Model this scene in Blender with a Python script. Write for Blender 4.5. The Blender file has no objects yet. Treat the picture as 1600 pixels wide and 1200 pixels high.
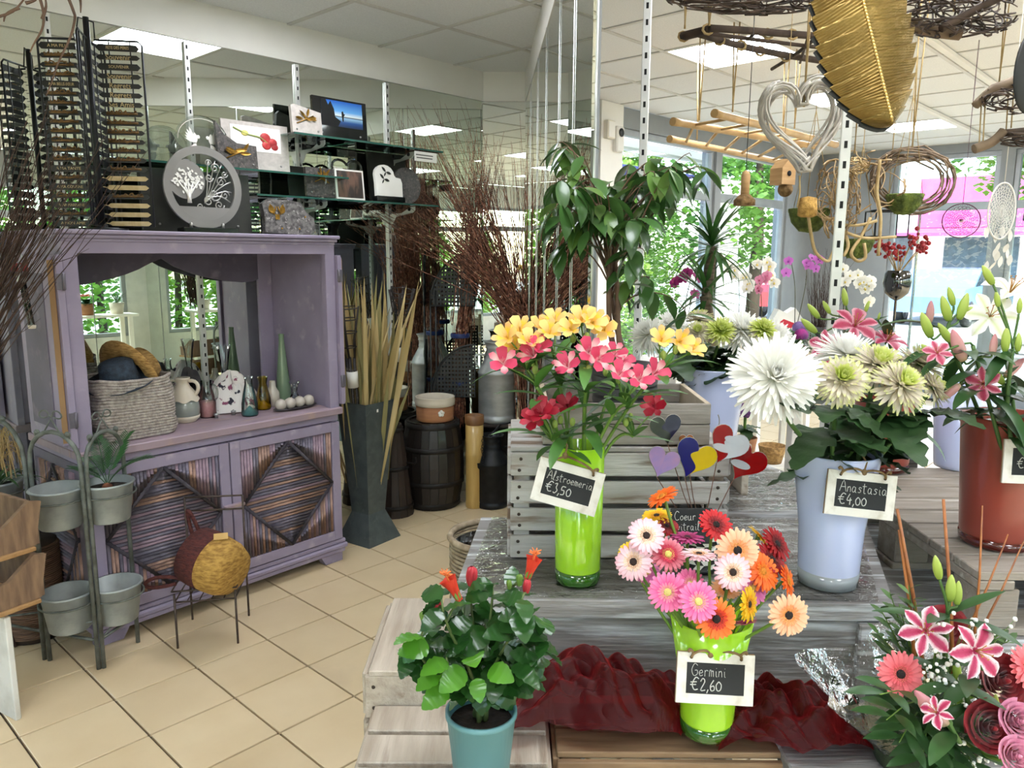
import bpy, math, random
from mathutils import Vector as V, Matrix
R = random.Random(7)
PI = math.pi
SC = bpy.context.scene
COL = SC.collection
# ------------------------------------------------------------------ camera
CF = 1206.0
CAMH = 1.60
PITCH, ROLL = math.radians(9.55), math.radians(.29)
_f = V((0, math.cos(PITCH), -math.sin(PITCH))); _r0 = V((1, 0, 0)); _u0 = _r0.cross(_f)
_r = _r0*math.cos(ROLL) + _u0*math.sin(ROLL); _u = -_r0*math.sin(ROLL) + _u0*math.cos(ROLL)
cd = bpy.data.cameras.new('camera'); cam = bpy.data.objects.new('camera', cd); COL.objects.link(cam)
cd.sensor_fit = 'HORIZONTAL'; cd.sensor_width = 36; cd.lens = CF/1600*36; cd.clip_end = 300; cd.clip_start = .02
_m = Matrix((_r, _u, -_f)).transposed().to_4x4(); _m.translation = V((0, 0, CAMH)); cam.matrix_world = _m
SC.camera = cam
# ------------------------------------------------------------------ world, sun, exposure
SC.view_settings.view_transform = 'Standard'; SC.view_settings.look = 'None'
SC.view_settings.gamma = 1; SC.view_settings.use_curve_mapping = False
SC.view_settings.exposure = 0.35
w = bpy.data.worlds.new('sky'); SC.world = w; w.use_nodes = True
nt = w.node_tree; bg = nt.nodes['Background']
sky = nt.nodes.new('ShaderNodeTexSky'); sky.sky_type = 'NISHITA'; sky.sun_disc = False
sky.sun_elevation = math.radians(48); sky.sun_rotation = math.radians(150); sky.air_density = 1.0; sky.dust_density = 2.0
nt.links.new(sky.outputs[0], bg.inputs[0]); bg.inputs[1].default_value = 1.4
sd = bpy.data.lights.new('sun', 'SUN'); sd.energy = 7.0; sd.angle = math.radians(1.0); sd.color = (1, .97, .92)
so = bpy.data.objects.new('sun', sd); COL.objects.link(so)
so.rotation_euler = V((.30, .62, -.80)).to_track_quat('-Z', 'Y').to_euler()
# ------------------------------------------------------------------ frames: world (camera looks along +y) and the room's own (a, v)
RA = math.radians(47.1)
EA = V((math.cos(RA), math.sin(RA), 0)); EV = V((-math.sin(RA), math.cos(RA), 0))
def room(a, v, z=0.): return EA*a + EV*v + V((0, 0, z))
RM = Matrix.Rotation(RA, 4, 'Z')
def _ray(x, y): return _f + _r*((x-800)/CF) - _u*((y-600)/CF)
def at(x, y, Y):
    d = _ray(x, y); return V((0, 0, CAMH)) + d*(Y/d.y)
def on(x, y, z):
    d = _ray(x, y); return V((0, 0, CAMH)) + d*((z-CAMH)/d.z)
def inroom(p): return V((p.dot(EA), p.dot(EV), p.z))
def onv(x, y, v):
    d = _ray(x, y); return V((0, 0, CAMH)) + d*(v/d.dot(EV))
def ona(x, y, a):
    d = _ray(x, y); return V((0, 0, CAMH)) + d*(a/d.dot(EA))
# ------------------------------------------------------------------ materials
MATS = {}
def lin(c):
    if isinstance(c, str):
        c = c.lstrip('#'); c = [int(c[i:i+2], 16)/255 for i in (0, 2, 4)]
        c = [x/12.92 if x <= .04045 else ((x+.055)/1.055)**2.4 for x in c]
    return (c[0], c[1], c[2], 1)
def mat(name, col, rough=.5, metal=0, col2=None, scale=8, stretch=(1, 1, 1), detail=4, lo=.35, hi=.65, bump=0, bscale=None, bstretch=None,
        rnd=0, emit=0, coat=0, trl=0, col3=None, scale3=3, lo3=.55, hi3=.7, sheen=0, alpha=1, spec=.5, uvramp=None, wave=None, bdist=.01):
    if name in MATS: return MATS[name]
    m = bpy.data.materials.new(name); m.use_nodes = True; MATS[name] = m
    n = m.node_tree.nodes; L = m.node_tree.links; b = n['Principled BSDF']
    tc = n.new('ShaderNodeTexCoord'); mp = n.new('ShaderNodeMapping'); L.new(tc.outputs['Object'], mp.inputs[0]); mp.inputs['Scale'].default_value = stretch
    oi = None
    if rnd:
        oi = n.new('ShaderNodeObjectInfo')
        cm = n.new('ShaderNodeVectorMath'); cm.operation = 'ADD'; L.new(mp.outputs[0], cm.inputs[0])
        sc_ = n.new('ShaderNodeMath'); sc_.operation = 'MULTIPLY'; sc_.inputs[1].default_value = 37.; L.new(oi.outputs['Random'], sc_.inputs[0]); L.new(sc_.outputs[0], cm.inputs[1]); vec = cm.outputs[0]
    else: vec = mp.outputs[0]
    def ramp(fac, l, h, c1, c2):
        r = n.new('ShaderNodeValToRGB'); r.color_ramp.elements[0].position = l; r.color_ramp.elements[1].position = h
        r.color_ramp.elements[0].color = c1; r.color_ramp.elements[1].color = c2; L.new(fac, r.inputs[0]); return r.outputs[0]
    out = None
    if uvramp:
        sx = n.new('ShaderNodeSeparateXYZ'); L.new(tc.outputs['UV'], sx.inputs[0])
        r = n.new('ShaderNodeValToRGB'); L.new(sx.outputs[0 if uvramp[0] == 'u' else 1], r.inputs[0])
        el = r.color_ramp.elements; stops = uvramp[1]
        while len(el) < len(stops): el.new(.5)
        for e, (p, c) in zip(el, stops): e.position = p; e.color = lin(c)
        out = r.outputs[0]
        if col2:
            nz = n.new('ShaderNodeTexNoise'); nz.inputs['Scale'].default_value = scale; nz.inputs['Detail'].default_value = detail; L.new(vec, nz.inputs[0])
            mx = n.new('ShaderNodeMixRGB'); mx.inputs[2].default_value = lin(col2); L.new(out, mx.inputs[1])
            L.new(ramp(nz.outputs[0], lo, hi, (0, 0, 0, 1), (1, 1, 1, 1)), mx.inputs[0]); out = mx.outputs[0]
    elif col2:
        if wave:
            nz = n.new('ShaderNodeTexWave'); nz.inputs['Scale'].default_value = scale; nz.inputs['Distortion'].default_value = wave; nz.inputs['Detail'].default_value = detail; nz.inputs['Detail Scale'].default_value = 1.5
        else:
            nz = n.new('ShaderNodeTexNoise'); nz.inputs['Scale'].default_value = scale; nz.inputs['Detail'].default_value = detail
        L.new(vec, nz.inputs[0]); out = ramp(nz.outputs[0], lo, hi, lin(col), lin(col2))
        if col3:
            n3 = n.new('ShaderNodeTexNoise'); n3.inputs['Scale'].default_value = scale3; n3.inputs['Detail'].default_value = 6; L.new(vec, n3.inputs[0])
            mx = n.new('ShaderNodeMixRGB'); L.new(out, mx.inputs[1]); mx.inputs[2].default_value = lin(col3)
            L.new(ramp(n3.outputs[0], lo3, hi3, (0, 0, 0, 1), (1, 1, 1, 1)), mx.inputs[0]); out = mx.outputs[0]
    if rnd:
        hs = n.new('ShaderNodeHueSaturation')
        if out: L.new(out, hs.inputs['Color'])
        else: hs.inputs['Color'].default_value = lin(col)
        mr = n.new('ShaderNodeMapRange'); L.new(oi.outputs['Random'], mr.inputs[0]); mr.inputs[3].default_value = 1-rnd; mr.inputs[4].default_value = 1+rnd
        L.new(mr.outputs[0], hs.inputs['Value']); out = hs.outputs[0]
    if out: L.new(out, b.inputs['Base Color'])
    else: b.inputs['Base Color'].default_value = lin(col)
    b.inputs['Roughness'].default_value = rough; b.inputs['Metallic'].default_value = metal
    b.inputs['Coat Weight'].default_value = coat; b.inputs['Alpha'].default_value = alpha
    b.inputs['Specular IOR Level'].default_value = spec
    if sheen: b.inputs['Sheen Weight'].default_value = sheen
    if emit:
        if out: L.new(out, b.inputs['Emission Color'])
        else: b.inputs['Emission Color'].default_value = lin(col)
        b.inputs['Emission Strength'].default_value = emit
    if bump:
        nb = n.new('ShaderNodeTexNoise'); nb.inputs['Scale'].default_value = bscale or scale; nb.inputs['Detail'].default_value = 5
        if bstretch:
            m2 = n.new('ShaderNodeMapping'); m2.inputs['Scale'].default_value = bstretch; L.new(tc.outputs['Object'], m2.inputs[0]); L.new(m2.outputs[0], nb.inputs[0])
        else: L.new(vec, nb.inputs[0])
        bp = n.new('ShaderNodeBump'); bp.inputs['Strength'].default_value = bump; bp.inputs['Distance'].default_value = bdist
        L.new(nb.outputs[0], bp.inputs['Height']); L.new(bp.outputs[0], b.inputs['Normal'])
    if trl:
        t = n.new('ShaderNodeBsdfTranslucent'); ms = n.new('ShaderNodeMixShader'); ms.inputs[0].default_value = trl
        if out: L.new(out, t.inputs[0])
        else: t.inputs[0].default_value = lin(col)
        L.new(b.outputs[0], ms.inputs[1]); L.new(t.outputs[0], ms.inputs[2]); L.new(ms.outputs[0], n['Material Output'].inputs[0])
    return m
def glass(name, col='#ffffff', rough=.02, fr=.25, base=.04, bump=0, bscale=20):
    if name in MATS: return MATS[name]
    m = bpy.data.materials.new(name); m.use_nodes = True; MATS[name] = m
    n = m.node_tree.nodes; L = m.node_tree.links; n.remove(n['Principled BSDF'])
    t = n.new('ShaderNodeBsdfTransparent'); t.inputs[0].default_value = lin(col)
    g = n.new('ShaderNodeBsdfGlossy'); g.inputs['Roughness'].default_value = rough
    lw = n.new('ShaderNodeLayerWeight'); lw.inputs[0].default_value = fr
    ad = n.new('ShaderNodeMath'); ad.operation = 'ADD'; ad.use_clamp = True; ad.inputs[1].default_value = base; L.new(lw.outputs['Fresnel'], ad.inputs[0])
    ms = n.new('ShaderNodeMixShader'); L.new(ad.outputs[0], ms.inputs[0]); L.new(t.outputs[0], ms.inputs[1]); L.new(g.outputs[0], ms.inputs[2])
    L.new(ms.outputs[0], n['Material Output'].inputs[0])
    if bump:
        tc = n.new('ShaderNodeTexCoord'); nb = n.new('ShaderNodeTexNoise'); nb.inputs['Scale'].default_value = bscale; nb.inputs['Detail'].default_value = 3; L.new(tc.outputs['Object'], nb.inputs[0])
        bp = n.new('ShaderNodeBump'); bp.inputs['Strength'].default_value = bump; bp.inputs['Distance'].default_value = .02
        L.new(nb.outputs[0], bp.inputs['Height']); L.new(bp.outputs[0], g.inputs['Normal']); L.new(bp.outputs[0], lw.inputs['Normal'])
    return m
# ------------------------------------------------------------------ mesh builder
WM = {}
def frame(d, up=V((0, 0, 1))):
    z = d.normalized(); x = up.cross(z)
    if x.length < 1e-4: x = V((1, 0, 0)).cross(z)
    if x.length < 1e-4: x = V((0, 1, 0)).cross(z)
    x.normalize(); y = z.cross(x); return x, y, z
def fmat(p, d, up=V((0, 0, 1)), s=1.):
    x, y, z = frame(d, up); m = Matrix((x*s, y*s, z*s)).transposed().to_4x4(); m.translation = p; return m
class MB:
    def __init__(s): s.v = []; s.f = []; s.sm = []; s.mi = []; s.uv = []; s.m = 0
    def add(s, vs, fs, smooth=False, T=None, uv=None):
        o = len(s.v)
        for i, p in enumerate(vs):
            p = V(p); s.v.append(T @ p if T else p); s.uv.append(uv[i] if uv else (0, 0))
        for f in fs: s.f.append(tuple(i+o for i in f)); s.sm.append(smooth); s.mi.append(s.m)
        return s
    def box(s, c, d, T=None, ch=0):
        hx, hy, hz = d[0]/2, d[1]/2, d[2]/2; c = V(c)
        if not ch:
            vs = [c+V((x*hx, y*hy, z*hz)) for x in (-1, 1) for y in (-1, 1) for z in (-1, 1)]
            return s.add(vs, [(0, 1, 3, 2), (4, 6, 7, 5), (0, 4, 5, 1), (2, 3, 7, 6), (0, 2, 6, 4), (1, 5, 7, 3)], False, T)
        vs = []; ix = {}
        for x in (-1, 1):
            for y in (-1, 1):
                for z in (-1, 1):
                    for k in range(3):
                        q = [hx-ch, hy-ch, hz-ch]; q[k] += ch; ix[(x, y, z, k)] = len(vs); vs.append(c+V((x*q[0], y*q[1], z*q[2])))
        fs = []; E = (-1, 1)
        for k in range(3):
            o1, o2 = (k+1) % 3, (k+2) % 3
            for e in E:
                q = []
                for s1, s2 in ((-1, -1), (1, -1), (1, 1), (-1, 1)):
                    t = [0]*3; t[k] = e; t[o1] = s1; t[o2] = s2; q.append(ix[(*t, k)])
                fs.append(tuple(q if e > 0 else q[::-1]))
            for s1 in E:
                for s2 in E:
                    q = []
                    for kk, e in ((o1, -1), (o1, 1), (o2, 1), (o2, -1)):
                        t = [0]*3; t[k] = e; t[o1] = s1; t[o2] = s2; q.append(ix[(*t, kk)])
                    fs.append(tuple(q))
        for x in E:
            for y in E:
                for z in E: fs.append(tuple(ix[(x, y, z, k)] for k in range(3)))
        return s.add(vs, fs, False, T)
    def beam(s, p, q, w, h, up=V((0, 0, 1)), ch=0):
        p, q = V(p), V(q); x, y, z = frame(q-p, up); m = Matrix((x, y, z)).transposed().to_4x4(); m.translation = (p+q)/2
        return s.box((0, 0, 0), (w, h, (q-p).length), m, ch)
    def tube(s, pts, r, n=6, cap=True, smooth=True, T=None):
        pts = [V(p) for p in pts]; k = len(pts); vs = []; fs = []; uv = []
        rr = r if isinstance(r, (list, tuple)) else [r]*k
        x = None
        for i, p in enumerate(pts):
            d = (pts[min(i+1, k-1)]-pts[max(i-1, 0)])
            if d.length < 1e-9: d = V((0, 0, 1))
            d.normalize()
            if x is None: x, _, _ = frame(d)
            x = x-d*x.dot(d)
            if x.length < 1e-6: x, _, _ = frame(d)
            x.normalize(); y = d.cross(x)
            for j in range(n):
                t = 2*PI*j/n; vs.append(p+(x*math.cos(t)+y*math.sin(t))*rr[i]); uv.append((i/(k-1), j/n))
        for i in range(k-1):
            for j in range(n): fs.append((i*n+j, i*n+(j+1) % n, (i+1)*n+(j+1) % n, (i+1)*n+j))
        s.add(vs, fs, smooth, T, uv)
        if cap:
            b = len(s.v)-len(vs)
            s.f.append(tuple(b+j for j in range(n))[::-1]); s.sm.append(False); s.mi.append(s.m)
            s.f.append(tuple(b+(k-1)*n+j for j in range(n))); s.sm.append(False); s.mi.append(s.m)
        return s
    def lathe(s, prof, n=24, c=(0, 0, 0), T=None, smooth=True, sx=1, sy=1):
        vs = []; fs = []; uv = []; k = len(prof); c = V(c)
        for i, (r, z) in enumerate(prof):
            for j in range(n):
                t = 2*PI*j/n; vs.append(c+V((r*math.cos(t)*sx, r*math.sin(t)*sy, z))); uv.append((i/max(1, k-1), j/n))
        for i in range(k-1):
            for j in range(n): fs.append((i*n+j, i*n+(j+1) % n, (i+1)*n+(j+1) % n, (i+1)*n+j))
        return s.add(vs, fs, smooth, T, uv)
    def ball(s, c, r, n=12, m=8, T=None):
        if not isinstance(r, (tuple, list)): r = (r, r, r)
        vs = []; fs = []
        for i in range(m+1):
            ph = PI*i/m
            for j in range(n):
                t = 2*PI*j/n; vs.append(V(c)+V((r[0]*math.sin(ph)*math.cos(t), r[1]*math.sin(ph)*math.sin(t), -r[2]*math.cos(ph))))
        for i in range(m):
            for j in range(n): fs.append((i*n+j, i*n+(j+1) % n, (i+1)*n+(j+1) % n, (i+1)*n+j))
        return s.add(vs, fs, True, T)
    def grid(s, fn, nu, nv, T=None, smooth=True, closeu=False):
        vs = []; fs = []; uv = []
        for i in range(nu+1):
            for j in range(nv+1): vs.append(fn(i/nu, j/nv)); uv.append((i/nu, j/nv))
        for i in range(nu):
            for j in range(nv): fs.append((i*(nv+1)+j, (i+1)*(nv+1)+j, (i+1)*(nv+1)+j+1, i*(nv+1)+j+1))
        return s.add(vs, fs, smooth, T, uv)
    def prism(s, pts, th, T=None):
        n = len(pts); vs = [V((x, y, -th/2)) for x, y in pts]+[V((x, y, th/2)) for x, y in pts]
        fs = [tuple(range(n))[::-1], tuple(range(n, 2*n))]+[(i, (i+1) % n, n+(i+1) % n, n+i) for i in range(n)]
        return s.add(vs, fs, False, T)
    def blade(s, L, W, k=6, prof=None, bend=0, fold=.15, curl=0, T=None, wav=0, ang0=0):
        # leaf or petal: grows along +y from the origin, face up +z; bend lifts (+) or drops (-) the tip
        vs = []; uv = []; fs = []; p = V((0, 0, 0)); ang = ang0
        for i in range(k+1):
            t = i/k; wd = W/2*(prof(t) if prof else math.sin(PI*min(1, max(0, t)))**.8)
            nz = V((0, -math.sin(ang), math.cos(ang)))
            e = fold*wd+curl*wd*t + (wav*wd*math.sin(i*2.3) if wav else 0)
            vs += [p+V((-wd, 0, 0))+nz*e, p.copy(), p+V((wd, 0, 0))+nz*e]; uv += [(0, t), (.5, t), (1, t)]
            p = p+V((0, math.cos(ang), math.sin(ang)))*(L/k); ang += bend/k
        for i in range(k):
            for j in (0, 1): fs.append((i*3+j, i*3+j+1, i*3+j+4, i*3+j+3))
        return s.add(vs, fs, True, T, uv)
    def mesh(s, name, mats, shift=None):
        me = bpy.data.meshes.new(name)
        vs = [p-shift for p in s.v] if shift else s.v
        me.from_pydata([tuple(p) for p in vs], [], s.f)
        me.polygons.foreach_set('use_smooth', s.sm); me.polygons.foreach_set('material_index', s.mi)
        if any(u != (0, 0) for u in s.uv):
            ul = me.uv_layers.new(name='uv'); li = [0]*len(me.loops); me.loops.foreach_get('vertex_index', li)
            fl = []
            for i in li: fl += s.uv[i]
            ul.data.foreach_set('uv', fl)
        for m in (mats if isinstance(mats, (list, tuple)) else [mats]): me.materials.append(m)
        me.update(); return me
    def build(s, name, mats, parent=None, local=False, label=None, cat=None, kind=None, group=None, M=None):
        if M is None: M = WM[parent] if (local and parent) else Matrix.Identity(4)
        xs = [p.x for p in s.v]; ys = [p.y for p in s.v]; zs = [p.z for p in s.v]
        sh = V(((min(xs)+max(xs))/2, (min(ys)+max(ys))/2, min(zs)))
        return link(name, s.mesh(name, mats, sh), parent, M @ Matrix.Translation(sh), label, cat, kind, group)
def link(name, me, parent=None, M=None, label=None, cat=None, kind=None, group=None):
    o = bpy.data.objects.new(name, me); COL.objects.link(o); M = M or Matrix.Identity(4); WM[o] = M
    if parent: o.parent = parent; o.matrix_basis = WM[parent].inverted() @ M
    else: o.matrix_basis = M
    if label: o['label'] = label
    if cat: o['category'] = cat
    if kind: o['kind'] = kind
    if group: o['group'] = group
    return o
def thing(name, label, cat, loc, rz=0, group=None, M=None):
    return link(name, None, None, M if M is not None else Matrix.Translation(V(loc)) @ Matrix.Rotation(rz, 4, 'Z'), label, cat, None, group)
KIDS = {}
def copy_tree(o, M, label=None, parent=None):
    c = o.copy(); COL.objects.link(c); WM[c] = M
    c.parent = parent; c.matrix_basis = (WM[parent].inverted() @ M) if parent else M
    if label: c['label'] = label
    for ch in o.children: copy_tree(ch, M @ WM[o].inverted() @ WM[ch], None, c)
    return c
def bez(p0, p1, p2, p3, n=8):
    p0, p1, p2, p3 = V(p0), V(p1), V(p2), V(p3); out = []
    for i in range(n+1):
        t = i/n; u = 1-t; out.append(p0*u**3+p1*(3*u*u*t)+p2*(3*u*t*t)+p3*t**3)
    return out
def curve_pts(P, n=4):
    P = [V(p) for p in P]; out = []
    for i in range(len(P)-1):
        a, b, c, d = P[max(i-1, 0)], P[i], P[i+1], P[min(i+2, len(P)-1)]
        for k in range(n):
            t = k/n; out.append(.5*((2*b)+(c-a)*t+(2*a-5*b+4*c-d)*t*t+(3*b-a-3*c+d)*t**3))
    out.append(P[-1]); return out
def text(body, size, m, parent, M, name='lettering', ext=.0006, sx=1., label=None):
    cu = bpy.data.curves.new(name, 'FONT'); cu.body = body; cu.size = size; cu.extrude = ext; cu.align_x = 'CENTER'; cu.align_y = 'CENTER'; cu.resolution_u = 2
    o = bpy.data.objects.new('tmp', cu); me = bpy.data.meshes.new_from_object(o); bpy.data.objects.remove(o); bpy.data.curves.remove(cu)
    me.materials.clear(); me.materials.append(m); return link(name, me, parent, M @ Matrix.Diagonal((sx, 1, 1, 1)), label)
# one-stroke handwriting for the chalk boards (unit height 1, lower case .5)
HW = {'A': [[(0, 0), (.3, 1), (.55, 0)], [(.1, .4), (.5, .42)]], 'l': [[(0, .05), (.18, .9), (.08, 1), (.05, .1), (.2, 0)]],
 's': [[(.3, .42), (.15, .5), (.08, .36), (.25, .2), (.15, .02), (0, .06)]], 't': [[(.1, .85), (.1, .06), (.25, 0)], [(-.05, .6), (.3, .62)]],
 'r': [[(.05, 0), (.05, .5)], [(.05, .35), (.2, .5), (.3, .42)]], 'o': [[(.2, .5), (.02, .3), (.12, .02), (.32, .15), (.28, .42), (.18, .5)]],
 'e': [[(.03, .24), (.3, .3), (.2, .5), (.02, .3), (.12, .02), (.32, .1)]], 'm': [[(0, 0), (.03, .5), (.15, .46), (.17, 0)], [(.17, .4), (.3, .46), (.34, 0)]],
 'i': [[(.08, .45), (.1, .05), (.18, 0)], [(.1, .66), (.12, .7)]], 'a': [[(.3, .42), (.12, .5), (.02, .2), (.14, .0), (.28, .2), (.3, .45), (.3, .06), (.4, 0)]],
 'n': [[(0, 0), (.03, .48)], [(.03, .35), (.18, .48), (.25, .3), (.27, 0)]], 'G': [[(.5, .85), (.25, 1), (.02, .5), (.2, .02), (.48, .15), (.48, .45), (.28, .45)]],
 'C': [[(.5, .85), (.25, 1), (.02, .5), (.2, .02), (.5, .12)]], 'u': [[(0, .48), (.03, .08), (.15, 0), (.27, .15), (.28, .48), (.3, .06), (.38, 0)]],
 'v': [[(0, .48), (.13, 0), (.28, .5)]], '0': [[(.22, .75), (.02, .45), (.12, .05), (.36, .1), (.42, .5), (.22, .75)]],
 '2': [[(.03, .7), (.2, .95), (.36, .7), (.05, .02), (.42, .05)]], '3': [[(.03, .85), (.25, .95), (.2, .55), (.35, .3), (.15, .0), (0, .1)]],
 '4': [[(.25, 1), (.02, .4), (.45, .45)], [(.32, .65), (.3, 0)]], '5': [[(.4, .8), (.08, .8), (.05, .45), (.3, .45), (.3, .08), (.02, .02)]],
 '6': [[(.3, .85), (.05, .4), (.12, .02), (.36, .1), (.3, .4), (.08, .3)]], '1': [[(.0, .7), (.15, .95), (.15, 0)]], '8': [[(.2, .5), (.05, .8), (.25, .95), (.32, .75), (.03, .2), (.2, 0), (.36, .2), (.2, .5)]],
 ',': [[(.1, .1), (.0, -.18)]], '€': [[(.55, .9), (.3, 1), (.05, .5), (.2, .05), (.5, .1)], [(-.1, .62), (.4, .66)], [(-.12, .42), (.35, .45)]], ' ': []}
def handwriting(mb, s, x, y, h, th, T, gap=.12):
    for c in s:
        g = HW.get(c, []); wd = max([p[0] for st in g for p in st] or [.25])
        for st in g:
            mb.tube([(x+p[0]*h, y+p[1]*h, 0) for p in curve_pts([(a, b, 0) for a, b in st], 3)], th, 4, False, True, T)
        x += (wd+gap)*h
# ================================================================== the shell of the shop
ZC = 2.80; ZS = 2.615; VL = 3.86; VR = -3.2; AB = -2.6; AF = 9.6
grout = mat('grout', '#5a5046', .8, col2='#443c34', scale=30)
tileM = mat('floor_tile', '#dec8a4', .34, col2='#d2ba94', scale=3.5, detail=8, lo=.3, hi=.75, rnd=.035, bump=.05, bscale=60, col3='#bfa98c', scale3=2, lo3=.6, hi3=.85)
white = mat('white_paint', '#e9e6df', .6, col2='#e2dfd8', scale=3)
ceilM = mat('ceiling_tile', '#e9e9e8', .9, col2='#dfdfde', scale=160, detail=2, bump=.12, bscale=220, rnd=.012)
barM = mat('ceiling_bar', '#d2cfc9', .5, col2='#c8c5be', scale=4)
grey = mat('grey_wall', '#8d9092', .6, col2='#84878a', scale=4, bump=.03)
alu = mat('aluminium_frame', '#9fa3a6', .4, metal=.3, col2='#94989b', scale=6)
darkal = mat('dark_frame', '#2b2d30', .4, col2='#232527', scale=6)
mirror = mat('mirror', '#eef4ee', .0, metal=1.0)
pane = glass('window_glass', '#f4faf8', .0, .06, .015)
steel = mat('steel', '#b9bcbd', .3, metal=.9, col2='#a7aaab', scale=20)
black = mat('black_plastic', '#121314', .45, col2='#1c1d1e', scale=12)
slotM = mat('slot_dark', '#0b0b0b', .8)
def rbox(mb, a0, a1, v0, v1, z0, z1, ch=0): return mb.box(((a0+a1)/2, (v0+v1)/2, (z0+z1)/2), (abs(a1-a0), abs(v1-v0), abs(z1-z0)), None, ch)
def rstruct(name, mb, m, parent=None, kind='structure', **k): return mb.build(name, m, parent, M=RM, kind=None if parent else kind, **k)
def clear_of(a, v):                      # True where the shop floor is (not behind the mirrored partition)
    return v < VL+.06 and v > VR and AB < a < AF
# floor
fl = rstruct('floor', rbox(MB(), AB-.1, AF+.1, VR-.1, VL+.1, -.12, -.012), grout); fl['label'] = 'beige square floor tiles laid diagonally with dark joints'
T = .305
tm = MB().box((0, 0, -.009), (T-.008, T-.008, .018), None, .0016).mesh('tile', tileM)
tiles = []
a0, v0 = .905, 2.801
for i in range(-12, 30):
    for j in range(-20, 4):
        a, v = a0+(i+.5)*T, v0+(j+.5)*T
        if clear_of(a, v) and a > AB+.15 and a < AF-.15 and v > VR+.15 and v < VL+.06: tiles.append((a, v))
def seen_rank(t):
    p = room(*t); d = math.hypot(p.x+.7, p.y-3.4); d2 = math.hypot(p.x-1.3, p.y-5.2)+.6
    return min(d, d2)
tiles.sort(key=seen_rank)
for a, v in tiles[:290]: link('tile', tm, fl, RM @ Matrix.Translation(V((a, v, 0))))
mb = MB()
for a, v in tiles[290:]: mb.box((a, v, -.009), (T-.008, T-.008, .018))
mb.build('far_tiles', tileM, fl, M=RM, kind='stuff')
# ceiling
ce = rstruct('ceiling', rbox(MB(), AB-.1, AF+.1, VR-.1, VL+.1, ZC+.025, ZC+.15), white); ce['label'] = 'white suspended ceiling of square mineral tiles'
ca = [3.588+.6*i for i in range(-12, 12)]; cv = [3.27-.6*j for j in range(-1, 12)]
LIGHTS = [(1.788, 2.67), (4.188, 2.07), (5.988, 2.07), (7.788, 2.07)]+[(x, .27) for x in (-1.212, .588, 2.388, 4.188, 5.988, 7.788)]+[(x, -1.53) for x in (-1.212, .588, 2.388, 4.188, 5.988, 7.788)]
for a in ca:
    if AB < a < AF: rstruct('grid_bar', rbox(MB(), a-.012, a+.012, VR, VL, ZC-.002, ZC+.025), barM, ce)
for v in cv:
    if VR < v < VL-.02: rstruct('grid_bar', rbox(MB(), AB, AF, v-.012, v+.012, ZC-.0025, ZC+.0245), barM, ce)
cm = MB().box((0, 0, .01), (.5755, .5755, .012), None, .002).mesh('ceiling_tile', ceilM)
for a in ca:
    for v in cv:
        if any(abs(a-x) < .02 and abs(v-.6-y) < .02 for x, y in LIGHTS): continue
        lo_a, hi_a, lo_v, hi_v = max(a+.012, AB), min(a+.588, AF), max(v-.588, VR), min(v-.012, VL)
        if hi_a-lo_a < .05 or hi_v-lo_v < .05: continue
        if hi_a-lo_a > .57 and hi_v-lo_v > .57: link('ceiling_tile', cm, ce, RM @ Matrix.Translation(V((a+.3, v-.3, ZC))))
        else: rstruct('ceiling_tile', rbox(MB(), lo_a, hi_a, lo_v, hi_v, ZC+.004, ZC+.016), ceilM, ce)
diff = mat('light_diffuser', '#f3f7ff', .5, emit=19.0)
lnames = {(1.788, 2.67): 'lit square ceiling panel nearest the mirror wall', (4.188, 2.07): 'lit square ceiling panel above the wicker heart and branch ladder', (5.988, 2.07): 'lit square ceiling panel half hidden behind the white wicker heart', (7.788, 2.07): 'lit square ceiling panel below the tip of the golden leaf'}
for la, lv in LIGHTS:
    t = thing('ceiling_light', lnames.get((la, lv), 'lit square ceiling panel seen only in the mirrors'), 'light', room(la+.3, lv+.3, ZC), RA, 'ceiling light panels')
    mb = MB()
    for s in (-1, 1): mb.box((s*.289, 0, .004), (.018, .596, .012)); mb.box((0, s*.289, .004), (.56, .018, .012))
    mb.build('frame', white, t, True); MB().box((0, 0, .008), (.562, .562, .006)).build('diffuser', diff, t, True)
# mirror wall on the left, with soffit, chamfer and mirrored partition
wl = rstruct('wall_left', rbox(MB(), AB, 3.85, VL+.02, VL+.14, 0, ZC), white)
wl['label'] = 'mirrored wall with white soffit behind the lilac cabinet'
rstruct('soffit', rbox(MB(), AB, 3.85, VL-.004, VL+.02, ZS, ZC+.02), white, wl)
edges = [AB, -.6, .0, .605, 1.21, 1.815, 2.42, 3.03, 3.85]
for i in range(len(edges)-1): rstruct('mirror_panel', rbox(MB(), edges[i]+.0008, edges[i+1]-.0008, VL, VL+.012, .0, ZS-.003), mirror, wl)
C1 = room(3.85, VL); C2 = V((.083, 5.445, 0)); E2 = V((.213, 2.20, 0))
def wallseg(name, p, q, th, z0, z1, m, parent=None, back=1, off=0):
    d = (q-p).normalized(); n = V((-d.y, d.x, 0))*back
    mb = MB(); a = [p+n*off, q+n*off, q+n*(off+th), p+n*(off+th)]
    mb.add([x+V((0, 0, z0)) for x in a]+[x+V((0, 0, z1)) for x in a], [(3, 2, 1, 0), (4, 5, 6, 7), (0, 1, 5, 4), (1, 2, 6, 5), (2, 3, 7, 6), (3, 0, 4, 7)])
    return mb.build(name, m, parent, kind=None if parent else 'structure')
wc = wallseg('wall_chamfer', C1, C2, .05, 0, ZC, white, off=.016)
wallseg('soffit', C1, C2, .014, ZS, ZC+.02, white, wc, off=-.003); wallseg('mirror_panel', C1, C2, .012, 0, ZS-.003, mirror, wc)
wp = wallseg('wall_partition', C2, E2, .008, 0, ZC, grey, off=.0145)
wallseg('soffit', C2, E2, .014, ZS, ZC+.02, white, wp, off=-.003)
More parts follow.
